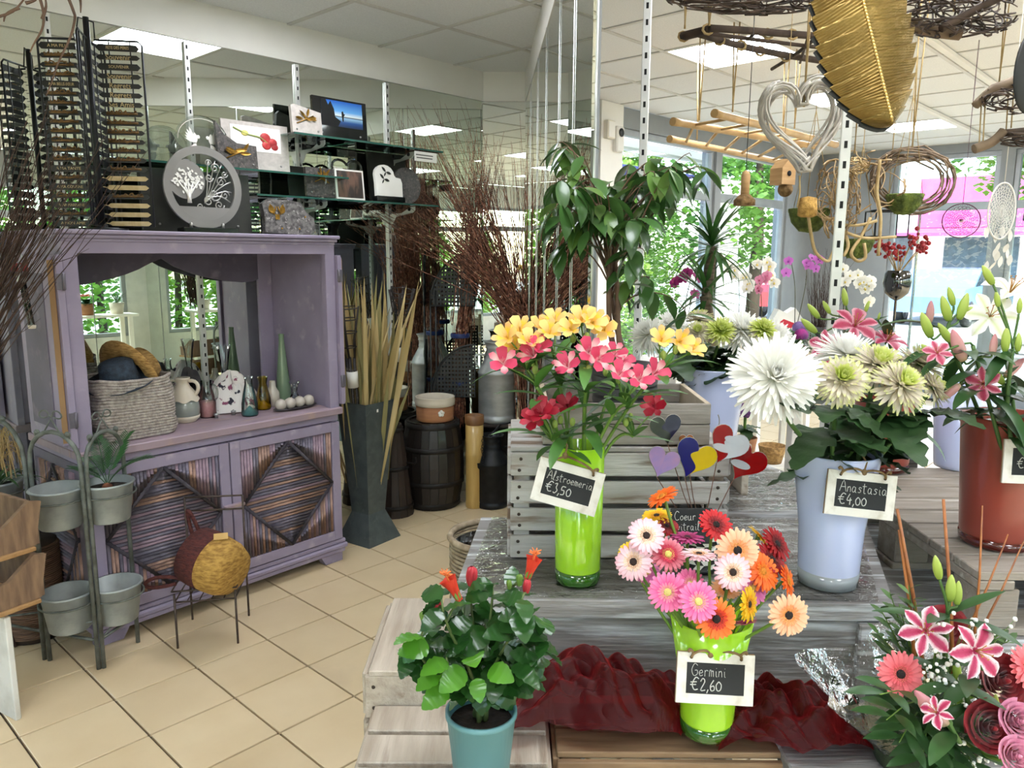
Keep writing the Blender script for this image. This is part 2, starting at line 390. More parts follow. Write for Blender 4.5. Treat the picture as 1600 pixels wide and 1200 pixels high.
cut = [0, .17, .36, .53, .72, .87, 1]
for i in range(6): wallseg('mirror_panel', C2.lerp(E2, cut[i]+.0005), C2.lerp(E2, cut[i+1]-.0005), .012, 0, ZS-.003, mirror, wp)
wc['label'] = 'narrow chamfered mirror wall in the corner'; wp['label'] = 'mirrored partition ending beside the weeping fig'
mb = MB()
for c in cut[1:-1]: p = C2.lerp(E2, c); mb.beam(p+V((-.003, 0, .02)), p+V((-.003, 0, ZS)), .003, .003)
mb.beam(E2+V((.012, -.004, .0)), E2+V((.012, -.004, ZC)), .012, .004)
mb.build('edge_trim', steel, wp)
# window wall that continues the mirror wall
def windowall(pref, segs, M, z_head, z_tr, z_sill, n0, wallm, lab):
    # segs along local x: (x0, x1, kind) ; wall lies in local y 0..+.12 (outside is +y)
    wall = MB()
    for x0, x1, k in segs:
        if k == 'w':
            wall.box(((x0+x1)/2, .08, z_sill/2), (x1-x0, .16, z_sill)); wall.box(((x0+x1)/2, .08, (z_head+ZC)/2), (x1-x0, .16, ZC-z_head))
        else: wall.box(((x0+x1)/2, .08, ZC/2), (x1-x0, .16, ZC))
    wo = wall.build(pref, wallm, M=M, kind='structure'); wo['label'] = lab; n = n0
    for x0, x1, k in segs:
        if k != 'w': continue
        f = MB(); t = .05
        for zz in (z_sill+t/2, z_head-t/2): f.box(((x0+x1)/2, .06, zz), (x1-x0, .07, t), None, .004)
        for xx in (x0+t/2, x1-t/2): f.box((xx, .06, (z_sill+z_head)/2), (t, .07, z_head-z_sill-2*t), None, .004)
        wn = f.build('window_%d' % n, alu, M=M, kind='structure'); wn['label'] = 'grey aluminium shop window'
        MB().box(((x0+x1)/2, .06, z_tr), (x1-x0-2*t, .066, .085), None, .004).build('transom', alu, wn, M=M)
        MB().box(((x0+x1)/2, .062, (z_sill+z_tr)/2), (x1-x0-2*t, .008, z_tr-z_sill-.085-t)).build('pane', pane, wn, M=M)
        MB().box(((x0+x1)/2, .062, (z_head+z_tr)/2), (x1-x0-2*t, .008, z_head-z_tr-.085-t)).build('pane', pane, wn, M=M)
        n += 1
    return wo
ML = RM @ Matrix.Translation(V((0, VL, 0)))
windowall('wall_window', [(3.85, 5.03, 'x'), (5.42, 7.08, 'w'), (7.08, 7.2, 'x'), (7.2, 8.76, 'w'), (8.76, AF+.16, 'x')], ML, 2.64, 2.17, .45, 1, grey, 'grey window wall beyond the mirrored partition')
pil = rstruct('trim_1', rbox(MB(), 5.12, 5.42, VL-.05, VL+.12, 0, ZC), white); pil['label'] = 'white pillar between partition and shop window'
rstruct('trim_2', rbox(MB(), 5.03, 5.12, VL-.02, VL+.12, 0, ZC), darkal)['label'] = 'dark narrow window frame beside white pillar'
t = thing('alarm_siren', 'small white alarm box high on the white pillar', 'alarm', room(5.33, VL-.05, 2.52), RA)
MB().box((0, -.02, 0), (.1, .05, .2), None, .01).build('housing', white, t, True); MB().lathe([(.0, -.004), (.032, -.004), (.034, .004), (0, .004)], 16, T=Matrix.Translation(V((0, -.046, .05))) @ Matrix.Rotation(PI/2, 4, 'X')).build('sounder', black, t, True)
t = thing('junction_box', 'plain off-white box beside the alarm siren', 'box', room(5.2, VL-.05, 2.58), RA)
MB().box((0, -.02, 0), (.1, .05, .14), None, .006).build('housing', mat('cream_plastic', '#ded7c6', .5, col2='#d5cdbb'), t, True); MB().box((0, -.047, 0), (.08, .004, .12)).build('lid', white, t, True)
MF = RM @ Matrix.Translation(V((AF, 0, 0))) @ Matrix.Rotation(-PI/2, 4, 'Z')      # local x = -v, y = +a
windowall('wall_front', [(-VL, -3.0, 'x'), (-3.0, -1.95, 'w'), (-1.95, -1.82, 'x'), (-1.82, -.62, 'w'), (-.62, -.5, 'x'), (-.5, 1.3, 'w'), (1.3, 1.42, 'x'), (1.42, 3.2, 'w')], MF, 2.7, 2.14, .12, 3, grey, 'grey front wall with tall shop windows facing the street')
MR = RM @ Matrix.Translation(V((0, VR, 0))) @ Matrix.Rotation(PI, 4, 'Z')          # local x = -a
windowall('wall_right', [(-AF, -8.6, 'x'), (-8.6, -6.2, 'w'), (-6.2, -6.0, 'x'), (-6.0, -3.6, 'w'), (-3.6, -3.4, 'x'), (-3.4, -1.0, 'w'), (-1.0, -.8, 'x'), (-.8, 1.6, 'w'), (1.6, 2.6, 'x')], MR, 2.42, 2.05, .55, 7, grey, 'grey window wall seen only in the mirrors')
MK = RM @ Matrix.Translation(V((AB, 0, 0))) @ Matrix.Rotation(PI/2, 4, 'Z')        # local x = v, y = -a
windowall('wall_back', [(VR-.1, -2.7, 'x'), (-2.7, -.6, 'w'), (-.6, -.45, 'x'), (-.45, 1.5, 'w'), (1.5, 1.65, 'x'), (1.65, 3.6, 'w'), (3.6, VL+.1, 'x')], MK, 2.42, 2.05, .5, 12, mat('pale_wall', '#cfcfca', .7, col2='#c4c4bf'), 'pale window wall behind the photographer')
# cable duct running along the ceiling, low white strips at the right
for k, (p, q) in enumerate([((4.4, 1.40), (8.0, 1.40)), ((6.2, 2.02), (9.55, 2.02))]):
    rstruct('trim_%d' % (k+3), rbox(MB(), p[0], q[0], p[1]-.02, p[1]+.02, ZC-.025, ZC-.003), white)['label'] = ['long white cable duct on ceiling right of the golden leaf', 'white cable duct on ceiling next to far light panel'][k]
# slotted uprights on the mirror wall and standing free by the display
uprM = mat('upright_white', '#d8d8d4', .35, metal=.3, col2='#c9c9c6', scale=10)
def upright(p, z0, z1, face, label, slot=.05, dark=True):
    t = thing('slotted_upright', label, 'shelf upright', (p.x, p.y, z0), 0, 'slotted shelf uprights'); x, y, z = frame(V((face.x, face.y, 0)))
    m = Matrix((x, y, z)).transposed().to_4x4(); m.translation = V((p.x, p.y, 0))   # local z = towards the viewer, y = up
    MB().box((0, (z0+z1)/2, 0), (.026, z1-z0, .014), m, .002).build('channel', uprM, t)
    mb = MB(); k = z0+.03
    while k < z1-.02: mb.box((0, k, .0068), (.008, .018, .002), m); k += slot
    mb.build('slots', slotM, t)
for a, lab in ((1.21, 'slotted upright on mirror wall behind the black rack'), (1.815, 'slotted upright on mirror wall behind the engraved glass plaque'), (2.42, 'slotted upright on mirror wall beside the black photo plaque'), (3.03, 'slotted upright on mirror wall beside the twig bundle')):
    upright(room(a, VL-.008), .05, ZS-.01, -EV, lab)
upright(at(1003, 300, 2.62), .35, ZC, V((-.3, -1, 0)), 'free-standing slotted upright behind the weeping fig', .05)
upright(at(1312, 350, 2.05), .55, ZC, V((-.3, -1, 0)), 'free-standing slotted upright in front of the raffia nest', .05)
# ================================================================== outside
lot = mat('parking_lot', '#b9b4aa', .9, col2='#a49f95', scale=2, detail=8)
MB().box((6, 6, -.2), (90, 90, .1)).build('ground', lot, kind='structure', label='sunlit pale parking lot outside')
leafG = [mat('leaf_sun_%d' % i, c, .5, col2=d, scale=1.2, trl=.35) for i, (c, d) in enumerate((('#6f9a35', '#3d6a22'), ('#8cab42', '#567f2a'), ('#4f7c33', '#2c5422')))]
bark = mat('tree_bark', '#5a4a3a', .9, col2='#3c3026', scale=6, stretch=(1, 1, .2), bump=.4)
def tree(p, h, r, n, mi, label, cat='tree', col=False, ls=.16, group='trees outside the windows', rr=None):
    t = thing('tree' if cat == 'tree' else 'hedge', label, cat, (p.x, p.y, -.15), 0, group); g = rr or R
    MB().tube([(p.x, p.y, -.15), (p.x+.05, p.y, h*.35), (p.x, p.y+.05, h*.75)], [r*.05+.03, r*.04+.02, .03], 8).build('trunk', bark, t)
    mb = MB()
    blobs = [V((g.gauss(0, .33), g.gauss(0, .33), g.uniform(-.75, .8))) for _ in range(14)]
    n = int(n*2.2); ls *= .58
    for _ in range(n):
        if col:
            z = g.uniform(.02, 1); th = g.uniform(0, 2*PI); rad = r*(.75+.35*g.random())*(1-.75*max(0, z-.55)/.45); c = V((rad*math.cos(th), rad*math.sin(th), h*z))
        else:
            b = g.choice(blobs); d = V((g.gauss(0, 1), g.gauss(0, 1), g.gauss(0, 1))).normalized()*(.42*(.6+.5*g.random()))
            c = V(((b.x+d.x)*r, (b.y+d.y)*r, h*.62+(b.z+d.z)*h*.36))
        s = ls*g.uniform(.6, 1.3); x, y, z_ = frame(V((g.gauss(0, 1), g.gauss(0, 1), g.gauss(.5, 1))))
        c = c+V((p.x, p.y, 0)); mb.add([c-x*s*.5, c+y*s*.32, c+x*s*.5, c-y*s*.32], [(0, 1, 2, 3)])
    mb.build('crown', leafG[mi], t)
TR = random.Random(3)
tree(room(11.6, 5.6), 5.2, 1.9, 5200, 0, 'sunlit tree outside left of the pink shopfront', ls=.2, rr=TR)
tree(room(13.6, 1.9), 6.0, 2.5, 6400, 1, 'broad sunlit tree outside behind the front window', ls=.24, rr=TR)
tree(room(14.0, -.5), 5.6, 2.0, 4200, 2, 'darker tree outside at the right of the front window', ls=.24, rr=TR)
for k in range(3): tree(room(9.35+k*1.0, 7.0+k*.35), 3.9, .75, 3400, (1, 0, 1)[k], ['tall clipped cypress seen through the left window', 'middle clipped cypress outside the left window', 'farther clipped cypress outside the left window'][k], 'hedge', True, .13, rr=TR)
for k in range(4): tree(room(6.2+k*1.7, 10.5+(k % 2)), 5.2, 1.6, 3600, (2, 0, 2, 1)[k], ['tree beyond the left window behind the weeping fig', 'tree beyond the left window behind the spiky yucca', 'third tree beyond the left window', 'fourth tree beyond the left window'][k], ls=.2, rr=TR)
for k in range(7): tree(room(-1.5+k*1.9, -6.2-(k % 2)*.6), 3.3, 1.0, 2600, (0, 2, 1, 0, 2, 1, 0)[k], 'leafy hedge outside seen only in the mirrors', 'hedge', True, .2, rr=TR)
for k in range(5): tree(room(-4.7-(k % 2)*.4, -2.4+k*1.6), 3.0+.3*(k % 2), .85, 2400, (1, 0, 2, 1, 0)[k], 'leafy hedge behind the photographer seen only in the mirrors', 'hedge', True, .2, rr=TR)
# pink shopfront across the road
pinkM = mat('pink_paint', '#e0579a', .6, col2='#d24a8c', scale=2); facade = mat('white_render', '#efeae2', .8, col2='#e4ded4', scale=2)
sh = thing('shop_building', 'white shop with pink panels across the road', 'building', room(30, 5.0, -.15), RA)
MB().box((1.5, 0, 2.2), (3, 16, 4.4)).build('wall', facade, sh, True)
MB().box((-.1, 1.8, 3.55), (.2, 3.2, 1.7), None, .03).build('sign_panel', pinkM, sh, True)
for k in range(4): MB().box((-.05, -5+k*3.2, 1.3), (.12, 2.2, 2.2)).build('window', mat('shop_glass', '#5a6a74', .15, col2='#47555e'), sh, True)
MB().box((-.5, 0, 2.65), (1.1, 14, .12), Matrix.Rotation(-.15, 4, 'Y')).build('awning', pinkM, sh, True)
pp = thing('pink_post', 'tall pink flag post outside behind the yucca', 'flag', room(9.0, 9.4, -.15), RA)
MB().box((0, 0, 1.2), (.08, .22, 2.4), None, .01).build('banner', mat('pale_pink', '#e69ac0', .7, col2='#dc8cb4'), pp, True); MB().tube([(0, 0, 0), (0, 0, 2.6)], .02, 8, T=WM[pp]).build('pole', steel, pp)
# parked cars
def car(p, rz, c, label):
    t = thing('parked_car', label, 'car', (p.x, p.y, -.15), rz, 'cars parked outside'); pm = mat('car_paint_'+c, c, .25, coat=.6)
    side = [(-2.05, .35), (-2.1, .75), (-1.95, .95), (-1.1, 1.0), (-.55, 1.42), (.7, 1.45), (1.35, 1.05), (2.0, .92), (2.1, .6), (2.05, .35)]
    MB().prism([(x, z) for x, z in side], 1.66, Matrix.Rotation(PI/2, 4, 'X')).build('body', pm, t, True)
    gl = [(-1.0, 1.0), (-.52, 1.36), (.66, 1.39), (1.2, 1.06)]
    MB().prism(gl, 1.68, Matrix.Rotation(PI/2, 4, 'X')).build('glazing', mat('car_glass', '#2a3238', .1, spec=.8), t, True)
    for x in (-1.3, 1.3):
        for s in (-1, 1):
            w_ = MB().lathe([(0, -.09), (.31, -.09), (.33, -.05), (.33, .05), (.31, .09), (0, .09)], 18, T=Matrix.Translation(V((x, s*.76, .33))) @ Matrix.Rotation(PI/2, 4, 'X')).build('wheel', black, t, True)
            MB().lathe([(0, -.1), (.19, -.1), (.19, .1), (0, .1)], 12, T=Matrix.Translation(V((x, s*.76, .33))) @ Matrix.Rotation(PI/2, 4, 'X')).build('hub_cap', steel, w_, M=WM[t])
car(room(23.2, 5.6), RA, '#6f8fb8', 'blue car parked across the road')
car(room(23.0, 2.2), RA, '#c9ced2', 'silver car parked across the road right of the blue one')
car(room(22.6, 9.2), RA, '#b02a30', 'red car parked outside, left of the blue one')
car(room(9.6, 11.2), RA, '#a32a30', 'red car parked outside the left window')
car(room(11.6, -5.4), RA+1.2, '#d9dadb', 'white car outside seen only in the mirrors')
# canopy and violet awning outside the left window
aw = thing('awning', 'violet awning with white fascia outside the left window', 'awning', room(6.4, VL+1.1, 2.0), RA)
MB().box((0, .1, .30), (2.4, 1.5, .03), Matrix.Rotation(-.22, 4, 'X')).build('fabric', mat('violet_fabric', '#6e70b4', .8, col2='#6163a6', scale=3, trl=.3), aw, True)
MB().box((0, -.75, .62), (2.5, .12, .16), None, .02).build('fascia', white, aw, True)
for s in (-1, 1): MB().tube([(s*1.1, -.7, .55), (s*1.1, .75, .1)], .015, 6, T=WM[aw]).build('arm', steel, aw)
wb = MB().box((0, 0, 1.3), (.9, .14, 2.9)); wb.build('garden_wall', facade, M=RM @ Matrix.Translation(V((10.2, VL+1.6, -.1))), kind='structure', label='white wall outside the left window')
# round roller shutter boxes in the right front window
t = thing('roller_shutter', 'dark roller shutter half lowered in the front window', 'shutter', room(AF+.3, 1.2, 2.0), RA)
for k in range(7): MB().box((0, 0, .62-k*.1), (.03, 1.1, .09), None, .01).build('slat', mat('shutter_grey', '#4a4c4e', .5, rnd=.1), t, True)
# ================================================================== the lilac cabinet
lilac = mat('lilac_paint', '#9b90a7', .55, col2='#887d95', scale=5, stretch=(1, 1, 1), detail=6, lo=.3, hi=.75, col3='#b1a4b4', scale3=14, lo3=.6, hi3=.8, bump=.08, bscale=30, bstretch=(1, 6, 1))
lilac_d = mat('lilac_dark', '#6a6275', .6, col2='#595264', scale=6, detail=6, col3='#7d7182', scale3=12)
rawwood = mat('raw_wood', '#a98760', .7, col2='#8a6a48', scale=10, stretch=(1, 1, .15), detail=6, bump=.2)
pinkboard = mat('counter_wood', '#a08c98', .55, col2='#94808a', scale=5, stretch=(1, 6, 1), col3='#a98f86', scale3=6, bump=.08)
stickM = [mat('stick_%d' % i, c, .7, col2=d, scale=14, stretch=(1, .3, 1), rnd=.16, bump=.2) for i, (c, d) in enumerate((('#a88f9c', '#86707f'), ('#7a7280', '#5c5662'), ('#b89484', '#8e7064'), ('#857d8e', '#625c6c')))]
stick_d = mat('stick_frame', '#4b444c', .7, col2='#37323a', scale=14, bump=.2)
CR = math.radians(2.5)
CMX = RM @ Matrix.Translation(V((1.0, 3.245, 0))) @ Matrix.Rotation(CR, 4, 'Z')
cab = thing('display_cabinet', 'distressed lilac wooden cabinet with diamond stick-work doors', 'cabinet', None, M=CMX)
def cbox(u0, u1, w0, w1, z0, z1, ch=.002, mb=None): return (mb or MB()).box(((u0+u1)/2, (w0+w1)/2, (z0+z1)/2), (u1-u0, w1-w0, z1-z0), None, ch)
def cpart(name, mb, m, parent=None, label=None): return mb.build(name, m, parent or cab, M=CMX, label=label)
cpart('side_panel', cbox(0, .03, .0, .52, .05, 1.645), lilac); cpart('side_panel', cbox(1.20, 1.235, 0, .52, .05, 1.645), lilac)
cpart('stile', cbox(-.004, .05, -.012, .03, .82, 1.60), lilac); cpart('stile', cbox(1.185, 1.24, -.012, .03, .82, 1.60), lilac)
mb = cbox(-.025, 1.262, -.035, .53, 1.668, 1.685, .004); cbox(-.015, 1.252, -.025, .53, 1.652, 1.668, .004, mb); cbox(-.006, 1.243, -.014, .53, 1.64, 1.652, .002, mb)
cpart('cornice', mb, lilac)
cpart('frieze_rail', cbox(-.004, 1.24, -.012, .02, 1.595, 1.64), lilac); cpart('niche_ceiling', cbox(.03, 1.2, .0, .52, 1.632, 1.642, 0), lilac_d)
# scalloped valance at the back of the niche
pts = [(.03, 1.632), (1.2, 1.632)]; n = 20
for i in range(n+1):
    x = 1.2-(1.17)*i/n; s = abs(x-.60)/.585; z = 1.60-.155*math.sin(min(1, s*1.12)*PI/2)**.55 + (.04*max(0, s-.8)/.2)
    pts.append((x, z))
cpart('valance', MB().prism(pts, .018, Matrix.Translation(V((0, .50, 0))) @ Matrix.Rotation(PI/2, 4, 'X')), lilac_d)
cpart('back_stile', cbox(1.12, 1.2, .49, .51, .83, 1.62), lilac); cpart('back_stile', cbox(.03, .07, .49, .51, .83, 1.62), lilac)
cpart('counter', cbox(-.012, 1.25, -.03, .53, .79, .825, .004), pinkboard); cpart('apron', cbox(0, 1.235, -.004, .02, .755, .79), lilac)
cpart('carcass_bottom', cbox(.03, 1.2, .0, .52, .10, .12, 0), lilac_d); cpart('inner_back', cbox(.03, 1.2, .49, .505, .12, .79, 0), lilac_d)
mb = cbox(-.012, 1.25, -.02, .53, .10, .122, .006); cbox(-.02, 1.258, -.03, .53, .072, .10, .008, mb); cbox(-.008, 1.246, -.018, .53, .05, .072, .004, mb); cpart('plinth_moulding', mb, lilac)
for u in (.0, 1.13): cpart('foot', MB().prism([(u, 0), (u+.105, 0), (u+.105+(.03 if u < .5 else 0), .05), (u-(.03 if u > .5 else 0), .05)], .05, CMX.inverted() @ CMX @ Matrix.Translation(V((0, .02, 0))) @ Matrix.Rotation(PI/2, 4, 'X')), lilac)
for u in (.02, 1.15): cpart('foot', cbox(u, u+.07, .42, .5, 0, .05), lilac_d)
sm = MB().tube([(0, 0, 0), (0, 1, 0)], .0068, 6, True).mesh('stick', stickM[0]); smeshes = []
for m_ in stickM+[stick_d]:
    q = sm.copy(); q.materials.clear(); q.materials.append(m_); smeshes.append(q)
SR = random.Random(11)
def sticks(parent, O, hw, hh, xd, yd):
    # O centre, xd/yd in-plane unit vectors (cabinet frame)
    nd = xd.cross(yd)
    def put(p, q, k, r=1.):
        d = q-p; x = nd.cross(d).normalized(); m = Matrix((x*r, d, nd*r)).transposed().to_4x4(); m.translation = p
        link('stick', smeshes[k], parent, CMX @ m)
    pit = .0152; n = int(hw/pit); last = SR.randrange(4); run = 0
    for i in range(-n, n+1):
        x = i*pit; s = abs(x)/hw; zz = hh*(1-s)+.008
        if run <= 0: last = SR.choice((0, 0, 2, 3, 1, 3)); run = SR.randint(1, 4)
        run -= 1
        if hh-zz > .012:
            put(O+xd*x+yd*zz, O+xd*x+yd*hh, last); put(O+xd*x-yd*hh, O+xd*x-yd*zz, SR.choice((0, 2, 3, 1)))
    n = int(hh/pit); run = 0
    for i in range(-n, n+1):
        z = i*pit; xx = hw*(1-abs(z)/hh)-.008
        if xx < .012: continue
        if run <= 0: last = SR.choice((1, 3, 2, 0, 2, 3)); run = SR.randint(1, 2)
        run -= 1
        put(O-xd*xx+yd*z, O+xd*xx+yd*z, last)
    for sx, sz in ((1, 1), (1, -1), (-1, 1), (-1, -1)): put(O+xd*(sx*hw*1.0)+nd*.004, O+yd*(sz*hh)+nd*.004, 4, 1.25)
def framed_door(name, u0, u1, z0, z1, w, th=.022, st=.048, diamond=True):
    mb = MB()
    for (a, b, c, d) in ((u0, u0+st, z0, z1), (u1-st, u1, z0, z1), (u0+st, u1-st, z0, z0+st), (u0+st, u1-st, z1-st, z1)): cbox(a, b, w-th, w, c, d, .002, mb)
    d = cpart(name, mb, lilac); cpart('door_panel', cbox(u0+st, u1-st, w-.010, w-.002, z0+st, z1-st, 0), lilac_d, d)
    if diamond: sticks(d, V(((u0+u1)/2, w-.014, (z0+z1)/2)), (u1-u0)/2-st-.004, (z1-z0)/2-st-.002, V((1, 0, 0)), V((0, 0, 1)))
    return d
d1 = framed_door('door', .012, .616, .128, .752, 0.0); d2 = framed_door('door', .622, 1.228, .128, .752, 0.0)
cpart('handle', cbox(.572, .668, -.05, -.022, .452, .466), pinkboard, d2)
# stick-work on the left flank, folded upper doors with hinges
sd_ = cpart('flank_frame', cbox(-.006, 0, .0, .5, .13, .77, .001), lilac_d)
sticks(sd_, V((-.008, .26, .45)), .2, .28, V((0, -1, 0)), V((0, 0, 1)))
def folded(u, s, lab):
    mb = MB(); x0, x1 = sorted((u, u+s*.022)); st = .05; w0, w1 = -.03, .36; z0, z1 = .84, 1.59
    for (a, b, c, e) in ((w0, w0+st, z0, z1), (w1-st, w1, z0, z1), (w0+st, w1-st, z0, z0+st), (w0+st, w1-st, z1-st, z1)): cbox(x0, x1, a, b, c, e, .002, mb)
    d = cpart('upper_door', mb, lilac); cpart('door_panel', cbox(x0+.006, x1-.006, w0+st, w1-st, z0+st, z1-st, 0), lilac_d, d)
    cpart('raw_edge', cbox(x0-.001, x1+.001, w0-.002, w0+.0, z0+.01, z1-.01, 0), lilac, d)
    x2, x3 = sorted((u+s*.024, u+s*.044)); d2 = cpart('upper_door', cbox(x2, x3, -.005, .33, z0+.02, z1-.01), lilac)
    cpart('raw_edge', cbox(x2, x3, -.008, -.005, z0+.03, z1-.02, 0), rawwood, d2); 
    xo = x2-.004 if s < 0 else x3; cpart('door_panel', cbox(xo, xo+.004, .05, .28, z0+.08, z1-.07, .001), lilac_d, d2)
    for z in (.93, 1.46):
        h = MB(); cbox(min(u, u+s*.02)-.006, max(u, u+s*.02)+.006, w0-.006, w0-.002, z, z+.06, .001, h); h.tube([(u+s*.003, w0-.007, z-.002), (u+s*.003, w0-.007, z+.062)], .005, 8); cpart('hinge', h, mat('hinge_metal', '#7b7680', .5, metal=.5, col2='#6a6570', scale=20), d)
    return d
folded(-.012, -1, 'left'); folded(1.243, 1, 'right')
# ---------- things in the niche (z = counter top)
ZT = .8255
def lath(name, label, cat, prof, m, p, n=28, group=None, parts=None, sx=1, sy=1, rz=0):
    t = thing(name, label, cat, p, rz, group); MB().lathe(prof, n, sx=sx, sy=sy).build('body', m, t, True)
    for pn, pr, pm in (parts or []): MB().lathe(pr, n, sx=sx, sy=sy).build(pn, pm, t, True)
    return t
NP = {203: (.27, .17), 287: (.55, .24), 331: (.67, .25), 386: (.82, .13), 412: (.95, .22), 362: (.84, .38), 452: (1.12, .30), 462: (1.12, .2), 262: (.46, .38), 434: (1.03, .26), 180: (.2, .42), 470: (1.06, .11), 374: (.84, .33), 314: (.66, .40), 313: (.62, .33)}
def niche(px, py, z=ZT): return CMX @ V((*NP[px], z)) if px in NP else on(px, py, z)
clear = glass('clear_glass', '#eef4f2', .01, .35, .03)
rope_g = mat('rope_grey', '#b3a9a2', .9, col2='#8d837e', scale=60, detail=3, bump=.5, bscale=120)
straw = mat('straw_tan', '#c29a5c', .8, col2='#8f6a38', scale=40, stretch=(1, 1, 4), detail=3, bump=.5, bscale=90)
navy = mat('straw_navy', '#2e3c4c', .8, col2='#1d2733', scale=50, bump=.5, bscale=90)
# rope basket
p = niche(203, 664); bk = thing('rope_basket', 'square basket of grey braided rope holding folded hats', 'basket', p, RA+CR)
def sup(t, rx, ry, e=.38):
    c, s = math.cos(t), math.sin(t); return V((rx*math.copysign(abs(c)**e, c), ry*math.copysign(abs(s)**e, s), 0))
mb = MB(); Hb = .255
for k in range(21):
    z = .008+k*Hb/21; g = 1+.03*math.sin(k*.25); wob = .004*math.sin(k*.6)
    pts = [sup(2*PI*i/40, .158*g+.004*math.sin(k+i), .125*g)+V((wob, 0, z+.006*math.sin(i*.5+k*.1)*(k/21))) for i in range(41)]
    mb.tube(pts, .0072, 6, False)
mb.build('rope_rows', rope_g, bk, True); mb = MB()
mb.grid(lambda a, b: sup(2*PI*a, .15, .118)+V((0, 0, b*Hb*.97)), 40, 3); mb.box((0, 0, .006), (.28, .22, .006)); mb.build('lining', rope_g, bk, True)
def hat(name, label, m, p, T, k=1.):
    t = thing(name, label, 'hat', p); W_ = Matrix.Translation(p) @ T
    MB().lathe([(0, .118*k), (.05*k, .118*k), (.085*k, .105*k), (.095*k, .03*k), (.1*k, .0)], 28, T=W_).build('crown', m, t)
    MB().lathe([(.1*k, .0), (.15*k, -.008*k), (.175*k, .004*k), (.175*k, .008*k), (.15*k, -.004*k), (.1*k, .004*k)], 28, T=W_).build('brim', m, t)
hat('straw_hat', 'tan straw hat lying on its side in the grey rope basket', straw, p+RM.to_3x3() @ V((.03, .04, .25)), Matrix.Rotation(RA, 4, 'Z') @ Matrix.Rotation(1.15, 4, 'Y') @ Matrix.Rotation(-.3, 4, 'X'), .95)
hat('straw_hat', 'navy woven hat slumped over the grey rope basket', navy, p+RM.to_3x3() @ V((-.03, -.02, .235)), Matrix.Rotation(RA, 4, 'Z') @ Matrix.Rotation(-.25, 4, 'Y') @ Matrix.Rotation(.2, 4, 'X'), .8)
# ceramic jug, cream over grey
cer = mat('cream_ceramic', '#ddd2c2', .45, col2='#d2c6b4', scale=6); cgrey = mat('grey_glaze', '#8f9490', .15, coat=.5, col2='#858a86', scale=5)
p = niche(287, 648); jg = thing('ceramic_jug', 'round jug with cream neck and glossy grey belly', 'jug', p, 0)
MB().lathe([(0, 0), (.045, 0), (.058, .012), (.068, .04), (.07, .065), (.066, .09), (.05, .11), (0, .11)], 32).build('belly', cgrey, jg, True)
mb = MB(); mb.grid(lambda a, b: (lambda t, r, z: V((r*math.cos(t), r*math.sin(t), z)))(2*PI*a, [.071, .066, .05, .032, .026, .03, .034, .034, .024][int(b*8+.5)], [.1+.006*math.sin(a*2*PI*7), .112, .142, .165, .18, .195, .2, .206, .205][int(b*8+.5)]), 35, 8)
mb.build('neck', cer, jg, True); MB().lathe([(.05, .0), (.066, .018), (.069, .03), (.066, .03), (.048, .0)], 32).build('foot_glaze', cer, jg, True)
for s, nm in ((1, 'handle'), (-1, 'handle')): MB().tube(bez((s*.03, 0, .19), (s*.075, 0, .2), (s*.085, 0, .15), (s*.055, 0, .125), 8), .0085 if s > 0 else .006, 8, T=WM[jg]).build(nm, cer, jg)
# black cable on the counter
MB().tube(curve_pts([niche(268, 660)+V((0, 0, .006)), niche(300, 652)+V((0, 0, .006)), niche(322, 648)+V((0, 0, .006)), niche(318, 641)+V((0, 0, .006)), niche(296, 647)+V((0, 0, .01))], 5), .003, 6).build('power_cable', black, label='thin black cable looped beside the ceramic jug', cat='cable')
# coloured glass
def bottle(name, label, cat, px, py, h, prof, colr, fill=None, group='small glass vessels in the cabinet niche', fillm=None, handle=False):
    p = niche(px, py); t = thing(name, label, cat, p, 0, group)
    MB().lathe([(r, z*h) for r, z in prof], 24).build('glass', colr, t, True)
    if fill: MB().lathe([(0, .003)]+[(max(.001, r-.0025), z*h+.003) for r, z in prof if r > .002 and z <= fill]+[(0, fill*h)], 24).build('contents', fillm, t, True)
    if handle: MB().tube(bez((.02, 0, h*.9), (.06, 0, h*.95), (.06, 0, h*.5), (.034, 0, h*.45), 8), .004, 8, T=WM[t]).build('handle', colr, t)
    return t
pinkW = mat('pink_sand', '#d79aa0', .8, col2='#cc8c92', scale=60); tealW = mat('teal_sand', '#4f8f93', .7, col2='#458085', scale=60); yelW = mat('yellow_fill', '#c9b53a', .5, col2='#b09a28', scale=30)
bottle('glass_jug', 'clear glass jug half filled with pink sand', 'jug', 331, 641, .175, [(0, 0), (.036, .0), (.04, .05), (.04, .42), (.034, .62), (.024, .8), (.026, 1.0)], clear, .42, fillm=pinkW, handle=True)
bottle('glass_bottle', 'clear glass bottle with teal sand in front of the floral cloth', 'bottle', 386, 642, .19, [(0, 0), (.037, 0), (.04, .05), (.038, .3), (.03, .55), (.019, .8), (.018, .92), (.022, 1.0)], clear, .26, fillm=tealW)
bottle('glass_bottle', 'yellow glass carafe behind the teal bottle', 'bottle', 412, 627, .165, [(0, 0), (.034, 0), (.037, .06), (.036, .35), (.026, .6), (.02, .78), (.026, 1.0)], glass('yellow_glass', '#e6d23c', .02, .3, .03), .3, fillm=yelW)
bottle('glass_vase', 'hourglass-shaped clear vase standing behind the floral cloth', 'vase', 362, 604, .32, [(0, 0), (.045, .0), (.05, .06), (.042, .2), (.02, .45), (.014, .55), (.022, .75), (.034, 1.0)], clear)
